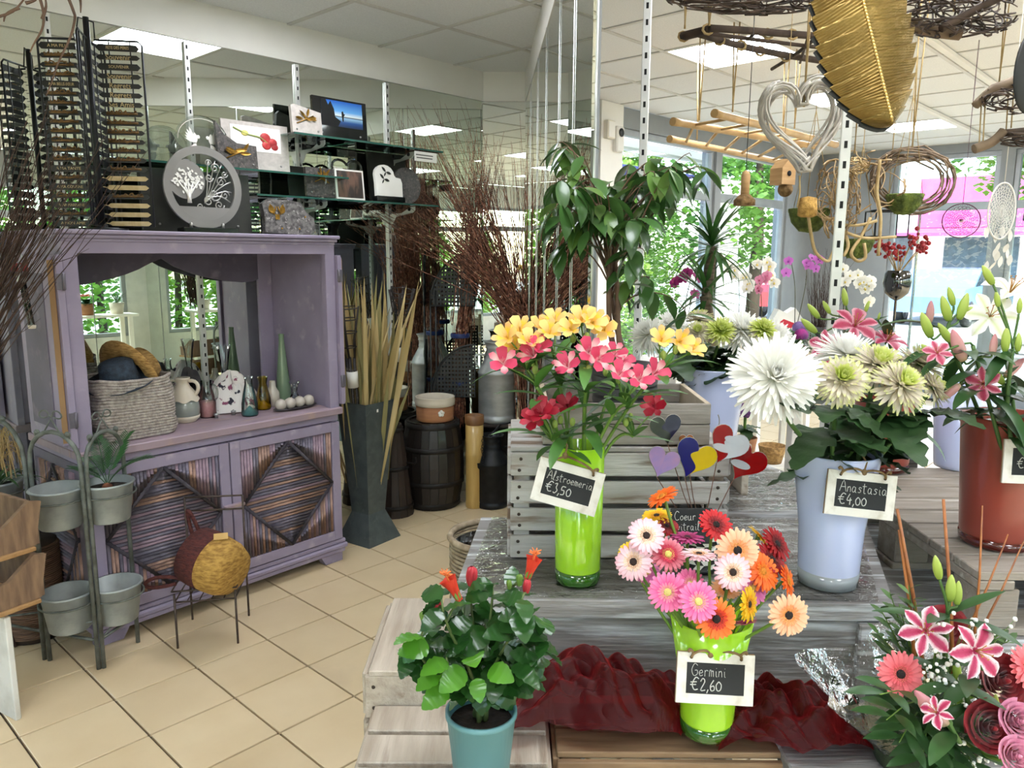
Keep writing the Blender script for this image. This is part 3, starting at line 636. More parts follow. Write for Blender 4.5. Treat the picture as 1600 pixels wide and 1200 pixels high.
for k, (px, py, lab) in enumerate(((452, 612, 'tall slim pale green glass vase at the right of the niche'),)):
    bottle('glass_vase', lab, 'vase', px, py, .36, [(0, 0), (.036, 0), (.04, .08), (.034, .3), (.022, .65), (.013, .93), (.014, 1.0)], mat('green_glass', '#9db59a', .12, col2='#8aa588', scale=3, trl=.4, coat=.5))
bottle('glass_vase', 'small flared clear glass vase beside the row of round pots', 'vase', 462, 616, .12, [(0, 0), (.034, 0), (.03, .25), (.012, .55), (.018, .85), (.028, 1.0)], clear)
bottle('glass_jar', 'wide clear glass jar behind the rope basket', 'jar', 262, 622, .23, [(0, 0), (.06, 0), (.07, .1), (.07, .7), (.05, .85), (.052, .95), (.062, 1.0)], clear)
bottle('stoppered_bottle', 'milky little bottle with wooden collar', 'bottle', 434, 626, .13, [(0, 0), (.03, 0), (.034, .1), (.034, .55), (.018, .75), (.015, 1.0)], mat('milky_glass', '#c9c2b8', .2, coat=.4, col2='#beb6aa'))
t = lath('wooden_bowl', 'shallow brown wooden bowl behind the hats', 'bowl', [(0, 0), (.05, 0), (.1, .045), (.104, .05), (.098, .05), (.05, .01), (0, .008)], mat('brown_wood', '#8a5f3a', .5, col2='#6c4728', scale=8, stretch=(1, 4, 1)), niche(180, 600))
lath('ceramic_ball_vase', 'grey-white candle glass next to the pink jug', 'vase', [(0, 0), (.03, 0), (.034, .05), (.034, .16), (.03, .16), (.03, .01), (0, .01)], glass('grey_glass', '#b9bdb9', .05, .3, .05), niche(313, 634))
tr = thing('ball_tray', 'oval dark tray carrying four small round pots', 'tray', niche(470, 626), RA+CR); MB().lathe([(0, 0), (.1, 0), (.125, .012), (.12, .014), (.1, .006), (0, .005)], 32, sx=1, sy=.36).build('dish', mat('tray_grey', '#4f4a4c', .4, metal=.3, col2='#3f3b3d'), tr, True)
bpot = mat('pearl_glaze', '#c3bab0', .12, coat=.7, col2='#b3a99e', scale=10)
for k in range(4): lath('bud_vase', ['round pearl-glazed pot, first from the left on the tray', 'round pearl-glazed pot, second on the tray', 'round pearl-glazed pot, third on the tray', 'round pearl-glazed pot at the right end of the tray'][k], 'vase', [(0, 0), (.014, 0), (.026, .012), (.029, .027), (.024, .045), (.012, .053), (.01, .054), (.009, .045), (0, .04)], bpot, WM[tr] @ V((-.083+k*.055, 0, .006)), group='round pots on the tray')
# floral cloth, grey gauze
clothF = mat('floral_cloth', '#e9e3e2', .9, col2='#8a4a66', scale=16, detail=5, lo=.57, hi=.6, col3='#2e2c3c', scale3=22, lo3=.62, hi3=.65)
def heap(name, label, cat, c, rx, ry, h, m, seed, kind=None):
    g = random.Random(seed); ph = [g.uniform(0, 6) for _ in range(6)]
    def fn(a, b):
        t = 2*PI*a; r = b; e = 1+.12*math.sin(3*t+ph[0])+.07*math.sin(7*t+ph[1])
        z = h*max(0, 1-r**2.2)*(1+.25*math.sin(4*t+ph[2]+r*5))+.012*math.sin(9*t+ph[3])*r*(1-r)*4+.018*abs(math.sin(5*t+8*r+ph[4]))*(1-r)
        return V((rx*r*e*math.cos(t), ry*r*e*math.sin(t), max(.001, z)+.004*r))
    mb = MB(); mb.grid(fn, 56, 14); return mb.build(name, m, M=Matrix.Translation(c) @ Matrix.Rotation(RA+CR, 4, 'Z'), label=label, cat=cat, kind=kind)
heap('floral_cloth', 'white cloth printed with burgundy flowers heaped under the vases', 'cloth', niche(374, 630), .15, .1, .15, clothF, 4)
heap('gauze_cloth', 'dark grey gauze bunched behind the ceramic jug', 'cloth', niche(314, 622), .1, .05, .17, mat('grey_gauze', '#4b494b', .9, col2='#3a383a', scale=30), 9)
for k, (x, y) in enumerate(((338, 653), (365, 648))):
    t = thing('cabinet_knob', ['small grey knob lying left on the counter edge', 'small grey knob lying right on the counter edge'][k], 'knob', niche(x, y)); MB().lathe([(0, 0), (.01, 0), (.006, .008), (.012, .014), (.012, .02), (0, .024)], 14).build('knob', steel, t, True); MB().lathe([(0, .0241), (.004, .0242), (0, .026)], 8).build('screw', black, t, True)
# glass tube hanging on the folded left door
t = thing('hanging_tube', 'glass tube with red fins hanging from a wire spiral on the cabinet side', 'ornament', onv(50, 510, 3.22))
b = WM[t].translation; mb = MB(); MB().lathe([(.0, 0), (.011, .004), (.012, .16), (.011, .16), (.010, .006), (0, .003)], 14, T=WM[t] @ Matrix.Rotation(-.12, 4, 'Y')).build('tube', clear, t)
MB().lathe([(0, .16), (.016, .16), (.016, .195), (0, .195)], 14, T=WM[t] @ Matrix.Rotation(-.12, 4, 'Y')).build('cap', steel, t); MB().lathe([(0, -.008), (.012, -.008), (.014, .004), (0, .006)], 14, T=WM[t]).build('tip', cer, t)
redp = mat('red_plastic', '#8e1f26', .4, col2='#7a1a20')
for k in range(4):
    x, y, z = .02*math.cos(k*PI/2), .02*math.sin(k*PI/2), .2; MB().box((x*1.1-.025, y*1.1, .215), (.012, .012, .03), WM[t]).build('fin', redp, t)
MB().tube([b+V((-.025+.012*(1-k/40)*math.cos(k*.5)*1.6, 0, .23+k*.0012+.02*(1-k/40)*math.sin(k*.5)+.01)) for k in range(40)], .0014, 5).build('wire_spiral', steel, t)
# ================================================================== glass shelves and memorial plaques
shelfG = glass('shelf_glass', '#cfe6de', .0, .3, .06); edgeG = mat('glass_edge', '#2c5b50', .15, col2='#244b43', scale=5, coat=.4)
def PF(a, v, z, tilt=0., yaw=0.): # plaque frame: x along the wall, y up, z towards the shop
    m = Matrix((EA, V((0, 0, 1)), -EV)).transposed().to_4x4(); m.translation = room(a, v, z); return m @ Matrix.Rotation(yaw, 4, 'Y') @ Matrix.Rotation(-tilt, 4, 'X')
def gshelf(a0, a1, z, label, rails):
    t = thing('glass_shelf', label, 'shelf', room((a0+a1)/2, 3.69, z), RA, 'glass shelves on the mirror wall')
    rbox(MB(), a0, a1, 3.545, 3.84, z-.008, z).build('pane', shelfG, t, M=RM); rbox(MB(), a0, a1, 3.541, 3.5445, z-.009, z+.0005).build('front_edge', edgeG, t, M=RM)
    for r_ in rails:
        b = MB().prism([(0, 0), (.22, 0), (.24, .014), (.24, .034), (.2, .034), (.06, -.02), (.03, -.06), (0, -.075)], .003, RM @ Matrix.Translation(room_local(r_, VL-.016, z-.045)) @ Matrix.Rotation(-PI/2, 4, 'Z') @ Matrix.Rotation(PI/2, 4, 'X'))
        br = b.build('bracket', uprM, t)
        for dv in (.04, .19): MB().tube([(r_-.008, VL-.016-dv, z-.024), (r_+.008, VL-.016-dv, z-.024)], .011, 8).build('rubber_pad', slotM, br, M=RM)
def room_local(a, v, z): return V((a, v, z))
gshelf(2.2, 3.2, 2.20, 'highest glass shelf, carrying the black photo plaque', (2.42, 3.03)); gshelf(1.34, 2.52, 2.0, 'middle glass shelf, carrying the red rose plaque', (1.815, 2.42)); gshelf(1.98, 3.16, 1.885, 'lowest glass shelf, carrying the white arch plaque', (2.42, 3.03))
granite = mat('granite_brown', '#4a4340', .35, col2='#2c2725', scale=70, detail=6, lo=.4, hi=.6, bump=.15, bscale=80, col3='#7a6a60', scale3=90, lo3=.62, hi3=.66)
graniteG = mat('granite_grey', '#6c6866', .5, col2='#3e3b3a', scale=60, detail=6, lo=.4, hi=.62, bump=.4, bscale=40, col3='#9a9592', scale3=80, lo3=.6, hi3=.66)
slate = mat('slate_dark', '#23241f', .6, col2='#2f302a', scale=12, detail=5)
blackst = mat('black_stone', '#0c0d0e', .1, coat=.6, col2='#131415', scale=20)
paleS = mat('pale_stone', '#b9b1aa', .5, col2='#a79f98', scale=40, detail=5)
gold = mat('bronze_gold', '#a87f3a', .35, metal=.9, col2='#7a5a26', scale=30, bump=.2)
wpaint = mat('white_enamel', '#e8e6e0', .4, col2='#dedbd4'); silver = mat('silver', '#b8b6b2', .3, metal=.8, col2='#9f9d99', scale=20)
def plaque(name, label, a, v, z, w_, h, th, m, shape=None, tilt=.1, yaw=0, feet=True, pts=None):
    F = PF(a, v, z, tilt, yaw); t = thing(name, label, 'plaque', None, M=F)
    if pts is None: pts = [(-w_/2, 0), (w_/2, 0), (w_/2, h), (-w_/2, h)]
    MB().prism(pts, th).build('slab', m, t, True)
    if feet:
        for s in (-1, 1):
            MB().lathe([(0, 0), (.005, 0), (.005, .004), (0, .006)], 10, T=F @ Matrix.Translation(V((s*w_*.36, h*.14, th/2)))).build('stud', silver, t)
    return t, F
def leafshape(mb, T, L, W_, k=5): mb.blade(L, W_, k, bend=.4, fold=.3, T=T)
def gold_sprig(t, F, c, s, n, th, seed):
    g = random.Random(seed); mb = MB(); base = V((c[0], c[1], th/2+.004))
    for k in range(n):
        an = g.uniform(-1.2, 1.2)+(PI/2 if k % 2 else -PI/2)*.6; T_ = F @ Matrix.Translation(base+V((g.uniform(-.3, .3)*s, g.uniform(-.15, .15)*s, 0))) @ Matrix.Rotation(an, 4, 'Z')
        leafshape(mb, T_, s*g.uniform(.5, .9), s*.22)
    mb.tube([F @ (base+V((-s*.9, -s*.4, 0))), F @ base, F @ (base+V((s*.5, s*.25, .004)))], s*.04, 6); mb.build('gilt_relief', gold, t)
# top shelf
t, F = plaque('memorial_plaque', 'pale stone plaque with gilt leaf on the highest shelf', 2.31, 3.60, 2.205, .175, .135, .02, paleS, pts=[(-.088, 0), (.088, 0), (.088, .115), (-.02, .135), (-.07, .142), (-.088, .135)])
gold_sprig(t, F, (0, .075), .07, 6, .02, 1)
t, F = plaque('memorial_plaque', 'black plaque with blue lakeside photograph on the highest shelf', 2.56, 3.66, 2.205, .345, .215, .018, blackst, tilt=.06)
pic = mat('lake_print', '#fff', .3, uvramp=('v', ((0, '#0b1c3c'), (.2, '#1c4a86'), (.36, '#8fb6d2'), (.4, '#16243a'), (.44, '#d8e2e2'), (.6, '#5f9fd8'), (1, '#1c56ae'))))
MB().add([(-.12, .07, .0095), (.145, .07, .0095), (.145, .205, .0095), (-.12, .205, .0095)], [(0, 1, 2, 3)], uv=[(0, 0), (1, 0), (1, 1), (0, 1)]).build('photo_print', pic, t, True)
mb = MB(); mb.prism([(-.12, .07), (-.02, .07), (.0, .1), (-.035, .12), (-.04, .16), (-.06, .2), (-.075, .178), (-.09, .205), (-.12, .205)], .001, Matrix.Translation(V((0, 0, .0104)))); mb.prism([(.012, .1), (.018, .1), (.02, .125), (.03, .14), (.022, .14), (.016, .155), (.008, .15), (.008, .13)], .001, Matrix.Translation(V((0, 0, .0104)))); mb.build('photo_silhouette', slotM, t, True)
plaque('memorial_plaque', 'small dark stone behind the gilt leaf plaque', 2.40, 3.74, 2.205, .1, .16, .02, slate, feet=False, pts=[(-.05, 0), (.05, 0), (.05, .14), (-.035, .165), (-.05, .15)])
t = thing('shelf_notice', 'small white printed notice hanging from the highest shelf', 'notice', None, M=PF(3.06, 3.538, 2.155)); MB().box((0, 0, 0), (.17, .055, .001)).build('card', wpaint, t, True)
mb = MB(); mb.box((-.01, .008, .001), (.13, .006, .0006)); mb.box((-.01, -.008, .001), (.12, .006, .0006)); mb.build('printed_lines', mat('print_grey', '#55534f', .8), t, True)
# middle shelf
dove = glass('engraved_glass', '#f0f4f2', .1, .4, .10); F = PF(1.77, 3.64, 2.004, .05); t = thing('glass_plaque', 'arched clear glass plaque engraved with two white doves', 'plaque', None, M=F)
arc = [(-.13, 0), (.13, 0)]+[(.13*math.cos(k*PI/14), .11+.12*math.sin(k*PI/14)) for k in range(15)]
MB().prism(arc, .012).build('pane', dove, t, True); mb = MB()
for s in (-1, 1):
    T_ = F @ Matrix.Translation(V((s*.035, .1, .0075)))
    mb.blade(.06, .03, 5, T=T_ @ Matrix.Rotation(s*.5+PI, 4, 'Z')); mb.ball((-s*.012, .03, 0), (.009, .009, .002), 8, 6, T_)
    for k in range(5): mb.blade(.075-.006*k, .013, 4, T=T_ @ Matrix.Translation(V((s*.004, .004, 0))) @ Matrix.Rotation(-s*(.35+.22*k), 4, 'Z'))
    mb.blade(.05, .022, 4, T=T_ @ Matrix.Rotation(-s*.1, 4, 'Z'))
mb.build('engraved_doves', wpaint, t); 
for s in (-1, 1): MB().box((s*.09, .0, .0), (.03, .045, .03), F, .004).build('clip', steel, t)
MB().tube([F @ V((.12*math.cos(k*PI/14), .115+.10*math.sin(k*PI/14), .007)) for k in range(15)], .0016, 5).build('engraved_arc', wpaint, t)
t, F = plaque('memorial_plaque', 'dark granite plaque with gilt rose on the middle shelf', 1.92, 3.60, 2.005, .205, .13, .022, granite, pts=[(-.1, 0), (.1, 0), (.1, .11), (.0, .115), (-.06, .15), (-.1, .21)])
gold_sprig(t, F, (.005, .07), .075, 7, .022, 3)
t, F = plaque('memorial_plaque', 'pale plaque with red roses printed on white, middle shelf', 2.06, 3.67, 2.005, .36, .235, .016, paleS, tilt=.05)
MB().box((0, .155, .0086), (.27, .12, .002)).build('white_card', wpaint, t, True); mb = MB()
for k, (x, y, r_) in enumerate(((.05, .165, .03), (.09, .145, .026), (.055, .13, .026), (.1, .125, .02))): mb.ball((x, y, .0105), (r_, r_*.85, .004), 12, 6)
mb.build('printed_roses', mat('rose_print', '#c23a3a', .5, col2='#8f2226', scale=40), t, True); MB().tube(curve_pts([(-.12, .2, .011), (-.05, .175, .011), (.02, .165, .011), (.06, .14, .011)], 4), .004, 5, T=F).build('printed_stems', mat('stem_print', '#8f9a55', .6), t)
MB().ball((-.06, .178, .011), (.02, .014, .003), 10, 6).build('printed_bud', mat('bud_print', '#cfc46a', .6), t, True)
plaque('memorial_plaque', 'dark rounded stone behind the red rose plaque', 2.08, 3.80, 2.005, .15, .24, .02, slate, feet=False, pts=[(-.08, 0), (.08, 0), (.08, .2), (.03, .245), (-.05, .25), (-.08, .2)])
# curved dark glass beside the doves
MB().prism([(0, 0), (.05, 0), (.03, .06), (.035, .13), (.0, .12), (-.005, .06)], .05, PF(1.885, 3.71, 2.003)).build('glass_block', glass('smoke_glass', '#4a5560', .03, .4, .1), label='curved smoked glass block left of the gilt rose plaque', cat='ornament')
# lower shelf
t, F = plaque('memorial_plaque', 'brown granite plaque with gilt flowers on the lowest shelf', 2.40, 3.62, 1.895, .19, .15, .02, granite, tilt=.08); gold_sprig(t, F, (.01, .1), .06, 8, .02, 5); 
t, F = plaque('memorial_plaque', 'striped brown granite plaque with pale rough edge', 2.575, 3.61, 1.89, .185, .16, .018, wpaint, feet=False)
MB().box((0, .08, .0095), (.165, .142, .002)).build('granite_face', mat('striped_granite', '#6a4f42', .35, col2='#2f2522', scale=22, stretch=(1, .35, 1), detail=5, lo=.42, hi=.58), t, True); gold_sprig(t, F, (-.06, .11), .025, 3, .02, 6)
F = PF(2.83, 3.60, 1.89, .06); t = thing('arch_plaque', 'white stepped arch plaque with dark swallows', 'plaque', None, M=F)
MB().prism([(-.09, .03), (.1, .03), (.1, .11), (.09, .135), (.055, .14)]+[(-.025+.07*math.cos(k*PI/8), .15+.055*math.sin(k*PI/8)) for k in range(0, 9)]+[(-.09, .1)], .016).build('slab', wpaint, t, True); MB().box((.005, .015, 0), (.2, .03, .05), None, .003).build('base', blackst, t, True)
for k, (x, y) in enumerate(((-.015, .165), (-.03, .125))):
    mb = MB()
    for s in (-1, 1): mb.blade(.04, .016, 4, T=F @ Matrix.Translation(V((x, y, .0095))) @ Matrix.Rotation(s*1.3-.5, 4, 'Z'))
    mb.blade(.03, .01, 4, T=F @ Matrix.Translation(V((x, y, .0095))) @ Matrix.Rotation(2.6, 4, 'Z')); mb.build('swallow', slate, t)
t, F = plaque('memorial_plaque', 'round brown granite disc right of the white arch plaque', 3.0, 3.64, 1.89, .2, .2, .02, granite, feet=False, pts=[(.105*math.cos(k*PI/12-PI/2+.1), .105+.105*math.sin(k*PI/12-PI/2+.1)) for k in range(24)])
plaque('memorial_plaque', 'plain dark rectangular slab behind the round granite disc', 2.98, 3.78, 1.89, .28, .3, .018, slate, feet=False)
plaque('memorial_plaque', 'plain grey slab half hidden behind the striped granite plaque', 2.36, 3.76, 1.89, .13, .17, .018, slate, feet=False, tilt=.12)
F = PF(2.62, 3.70, 1.89); t = thing('heart_ornament', 'black looping heart-shaped ornament on the lowest shelf', 'ornament', None, M=F)
MB().tube([F @ V((.085*math.sin(k*PI/16)**3*1.15, .1+.075*math.cos(k*PI/16)*1.1-.03*math.cos(k*PI/8)-.012*math.cos(3*k*PI/16)+.05, 0)) for k in range(33)], .007, 8).build('loop', blackst, t); MB().box((.03, .15, .0), (.14, .035, .004), F).build('card', mat('kraft', '#b59a70', .8), t)
# ---------- on top of the cabinet
ZK = 1.686
F = PF(1.68, 3.47, ZK, .04); t = thing('round_memorial', 'large round grey memorial disc with cut-out scrolls and white tree', 'plaque', None, M=F)
gr = mat('grey_lacquer', '#85827f', .35, col2='#7c7976', scale=4, coat=.2); cz = .205; Rr = .182
def C_(r_, an): return (r_*math.cos(an), cz+r_*math.sin(an))
mb = MB(); n = 48
for k in range(n):
    a1, a2 = 2*PI*k/n, 2*PI*(k+1)/n; mb.prism([C_(.148, a1), C_(Rr, a1), C_(Rr, a2), C_(.148, a2)], .012)
mb.build('ring', gr, t, True)
MB().prism([C_(.15, PI+.62+k*(PI-1.24)/12) for k in range(13)], .0118).build('lower_field', gr, t, True)
MB().prism([(-.078+.086*math.cos(k*PI/14), cz+.03+.086*math.sin(k*PI/14)) for k in range(28)], .0116).build('tree_field', gr, t, True)
mb = MB(); tc_ = V((-.072, cz-.06, .008))
for an in (-.7, -.35, 0, .35, .7): mb.tube([F @ tc_, F @ (tc_+V((.01*an, .03, 0))), F @ (tc_+V((.07*an, .085, .001)))], [.006, .005, .002], 6)
mb.tube([F @ (tc_+V((0, -.012, 0))), F @ (tc_+V((0, .03, 0)))], [.011, .006], 6)
g = random.Random(2)
for k in range(90):
    an, rr = g.uniform(0, 2*PI), math.sqrt(g.random()); mb.blade(.016, .009, 3, T=F @ Matrix.Translation(tc_+V((.068*rr*math.cos(an), .085+.05*rr*math.sin(an), .001))) @ Matrix.Rotation(g.uniform(0, 6), 4, 'Z'))
mb.build('white_tree', wpaint, t); mb = MB()
for k, (x, y, r_, d) in enumerate(((.06, .09, .022, 1), (.03, .045, .02, -1), (.085, .03, .024, 1), (.05, -.03, .03, -1), (.1, -.03, .022, 1), (.02, -.06, .026, 1), (.07, -.075, .024, -1), (-.02, -.085, .018, -1), (.105, .065, .016, -1), (.03, .11, .016, 1))):
    mb.tube([F @ V((x+r_*(1-j/26)*math.cos(d*j*.42), cz+y+r_*(1-j/26)*math.sin(d*j*.42), 0)) for j in range(24)], .0032, 5)
for k in range(7):
    an = -.5+k*.38; mb.tube([F @ V(p_) for p_ in bez((-.0, cz-.07, 0), (.03+.02*math.cos(an), cz-.02, 0), (.06*math.cos(an)+.03, cz+.06*math.sin(an), 0), (.05+.095*math.cos(an)*.9, cz+.125*math.sin(an), 0), 8)], .0028, 5)
mb.build('scrollwork', silver, t)
MB().box((.01, .012, 0), (.26, .024, .07), F, .003).build('base', blackst, t)
for s in (-1, 1): MB().lathe([(0, 0), (.007, 0), (.007, .02), (0, .024)], 10, T=F @ Matrix.Translation(V((s*.075, .024, .012))) @ Matrix.Rotation(-PI/2, 4, 'X')).build('post', silver, t)
t, F = plaque('memorial_plaque', 'large dark slate slab leaning behind the round memorial', 1.70, 3.58, ZK, .52, .285, .02, slate, tilt=.05)
F = PF(2.10, 3.47, ZK, .1, -.15); t = thing('rock_plaque', 'rough grey granite boulder plaque with gilt swans', 'plaque', None, M=F)
MB().prism([(-.125, .01), (.1, .0), (.135, .03), (.13, .085), (.09, .115), (.065, .16), (.0, .17), (-.1, .172), (-.13, .15), (-.12, .08)], .045).build('boulder', graniteG, t, True); mb = MB()
for s in (-1, 1):
    for k in range(4): mb.blade(.05-.006*k, .016, 4, T=F @ Matrix.Translation(V((-.06+s*.012, .105, .026))) @ Matrix.Rotation(-s*(.5+.25*k), 4, 'Z'))
    mb.tube([F @ V(q) for q in bez((-.06+s*.014, .1, .026), (-.06+s*.03, .09, .028), (-.06, .125, .028), (-.06+s*.006, .135, .028), 6)], .0035, 6); mb.blade(.035, .02, 4, T=F @ Matrix.Translation(V((-.06+s*.01, .1, .026))) @ Matrix.Rotation(PI-s*.6, 4, 'Z'))
mb.build('gilt_swans', gold, t)
for k, (x, y) in enumerate(((-.04, .03), (.05, .03), (.085, .09))): MB().ball((x, y, .024), (.005, .005, .003), 8, 5).build('stud', gold, t, True)
lath('black_vase', 'shiny black flared urn behind the granite boulder', 'vase', [(0, 0), (.05, 0), (.055, .02), (.05, .06), (.046, .12), (.055, .155), (.072, .17), (.072, .185), (.06, .185), (.04, .15), (0, .1)], blackst, room(2.13, 3.66, ZK))
# rotating rack of name plates
rk = thing('plate_rack', 'tall black rotating wire rack full of small name plates', 'display rack', room(1.24, 3.49, ZK))
b = WM[rk].translation; Hk = .84; wire = mat('black_wire', '#15171b', .4, metal=.3, col2='#1e2126')
MB().lathe([(0, 0), (.1, 0), (.1, .012), (.02, .016), (.02, .03), (0, .03)], 20).build('base', wire, rk, True)
MB().tube([b, b+V((0, 0, Hk))], .012, 8).build('post', wire, rk)
TXL = {0: 'A MA FILLE', 4: 'A MA BELLE-SŒUR', 13: 'A MA TANTE', 15: 'A MA COUSINE', 17: 'A MA MARRAINE', 19: 'A MON AMIE'}; TXR = {0: 'FETE DES PERES', 2: 'SOUVENIR'}
SCR = {1: 'Souvenir', 3: 'Souvenir', 4: 'Regrets', 5: 'Regrets', 6: 'Ses Amis'}
bpl = mat('plate_black', '#17181a', .35, col2='#232426', scale=20); cream = mat('plate_cream', '#cdb98e', .5, col2='#b89f70', scale=30); brz = mat('script_bronze', '#8a6a44', .4, metal=.6, col2='#5f4628', scale=40)
KR = random.Random(21)
for wi, an in enumerate((.16, PI/2+.16, PI+.12, -PI/2+.3)):
    d = V((math.cos(an), math.sin(an), 0)); nrm = V((d.y, -d.x, 0)); r0, r1 = .025, (.205, .19, .19, .19)[wi]
    fr = MB(); fr.tube([b+d*r0+V((0, 0, .02)), b+d*r1+V((0, 0, .02)), b+d*r1+V((0, 0, Hk-.1)), b+d*(r1-.015)+V((0, 0, Hk-.085)), b+d*r0+V((0, 0, Hk-.085))], .0045, 6)
    for q in (.3, .75): fr.tube([b+d*(r0+(r1-r0)*q)+V((0, 0, .02)), b+d*(r0+(r1-r0)*q)+V((0, 0, Hk-.09))], .003, 5)
    fo = fr.build('wing_frame', wire, rk)
    for k in range(20):
        z = Hk-.115-k*.0365; cpt = b+d*((r0+r1)/2)+V((0, 0, z)); w_ = (r1-r0)*.92
        m = Matrix((d if nrm.y < 0 else -d, V((0, 0, 1)), nrm if nrm.y < 0 else -nrm)).transposed().to_4x4(); m.translation = cpt+m.col[2].xyz*.012
        tx = (TXL if wi == 2 else TXR if wi == 0 else {}).get(k); sc_ = SCR.get(k) if wi == 0 else None
        pl = MB(); hh = .013 if tx else .0095
        pl.prism([(-w_/2, 0), (-w_/2+.012, -hh), (w_/2-.012, -hh), (w_/2, 0), (w_/2-.012, hh), (-w_/2+.012, hh)], .004, m)
        if wi in (0, 2): pl.tube([cpt+d*(-w_/2), cpt+d*(-w_/2)+m.col[2].xyz*.05], .0018, 4)
        light = wi == 0 and k in (14, 15, 17, 18, 19)
        po = pl.build('name_plate', cream if light else bpl, fo)
        mt = m @ Matrix.Translation(V((0, 0, .0025)))
        if tx: text(tx, .0165, cream, po, mt, sx=min(1, .105/(len(tx)*.0098)))
        elif sc_: text(sc_, .03, cream, po, mt @ Matrix.Shear('XY', 4, (.0, 0)), sx=.9)
        elif wi in (0, 2) and not light:
            sb = MB(); x = -w_*.36
            P_ = []
            while x < w_*.36: P_.append((x, .003+KR.uniform(-.006, .012), .003)); x += KR.uniform(.004, .008)
            sb.tube(curve_pts(P_, 2), .0032, 4, False, True, m); sb.tube([(-w_*.36, .0, .003), (w_*.36, .002, .003)], .0045, 4, True, True, m); sb.build('script_relief', brz, po)
MB().tube([b+V((-.05, 0, Hk-.09)), b+V((-.03, .0, Hk)), b+V((.03, 0, Hk-.02)), b+V((.03, 0, Hk-.08))], .003, 5).build('top_loop', wire, rk)
# ================================================================== left side: plant stand, rack, twigs
zinc = mat('zinc', '#a3a9a8', .5, metal=.35, col2='#878d8c', scale=9, detail=6, bump=.05, col3='#b9bfbd', scale3=5); zincd = mat('zinc_dark', '#596162', .5, metal=.3, col2='#4a5152', scale=14, detail=6, col3='#5b6262', scale3=30)
ironG = mat('grey_iron', '#757a76', .6, metal=.4, col2='#555850', scale=25, detail=5)
soil = mat('soil', '#2a1f17', .95, col2='#1a130e', scale=60, bump=.8)
fern = mat('deep_green_leaf', '#2f5a2c', .4, col2='#1e4020', scale=12, trl=.15)
ps = thing('plant_stand', 'grey metal folding stand of three arches with scroll tops', 'plant stand', on(120, 1040, 0))
PP = [on(-28, 1010, 0), on(74, 1031, 0), on(159, 1046, 0), on(219, 1001, 0)]; ZA = .82
POTS = []
for i in range(3):
    p, q = PP[i], PP[i+1]; d = (q-p).normalized(); p2, q2 = p+d*.013, q-d*.013; L = (q2-p2).length; c = (p2+q2)/2
    pts = [p2, p2+V((0, 0, ZA-.02))]+[c-d*(L/2*math.cos(k*PI/10))+V((0, 0, ZA+L*.5*math.sin(k*PI/10))) for k in range(1, 10)]+[q2+V((0, 0, ZA-.02)), q2]
    MB().tube(pts, .0085, 8).build('arch', ironG, ps)
    MB().tube([p2+V((0, 0, .12)), q2+V((0, 0, .12))], .006, 6).build('crossbar', ironG, ps); MB().tube([p2+V((0, 0, .12)), q2+V((0, 0, .2))], .004, 6).build('crossbar', ironG, ps)
    top = c+V((0, 0, ZA+L*.5))
    for s in (-1, 1):
        sp = [top+d*(s*.012)+V((0, 0, .03))]
        sp = [top+V((0, 0, .055))]+[top+d*(s*(.03+.0)+s*.022*math.cos(PI-k*.55))*(1)+V((0, 0, .062+.022*math.sin(k*.55)*(1-k/16))) for k in range(11)]
        lo_ = [top+V((0, 0, .05)), top+d*(s*.02)+V((0, 0, .02)), top+d*(s*.05)+V((0, 0, -.02))]+[top+d*(s*(.068+.018*(1-k/14)*math.cos(-PI*.6+k*.6)))+V((0, 0, -.008+.018*(1-k/14)*math.sin(-PI*.6+k*.6))) for k in range(12)]
        MB().tube(sp, .003, 5).build('scroll', ironG, ps); MB().tube(lo_, .003, 5).build('scroll', ironG, ps)
        MB().ball(top+d*(s*.072)+V((0, 0, -.006)), .01, 8, 6).build('boss', ironG, ps)
    for z in (.70, .285):
        MB().tube([c+V((.1*math.cos(k*PI/12), .1*math.sin(k*PI/12), z-.02)) for k in range(25)], .004, 5, False).build('pot_ring', ironG, ps)
        POTS.append((c, z, i))
potp = [(0, 0), (.07, 0), (.074, .004), (.093, .145), (.098, .148), (.098, .154), (.09, .154), (.072, .01), (0, .01)]
pl = {(0, .70): 'galvanised pot with straggly plant at the left edge, upper ring', (1, .70): 'empty galvanised pot in the upper ring of the middle arch', (1, .285): 'empty galvanised pot in the lower ring of the middle arch', (2, .70): 'galvanised pot holding the little sago palm', (2, .285): 'empty galvanised pot low in the right-hand arch'}
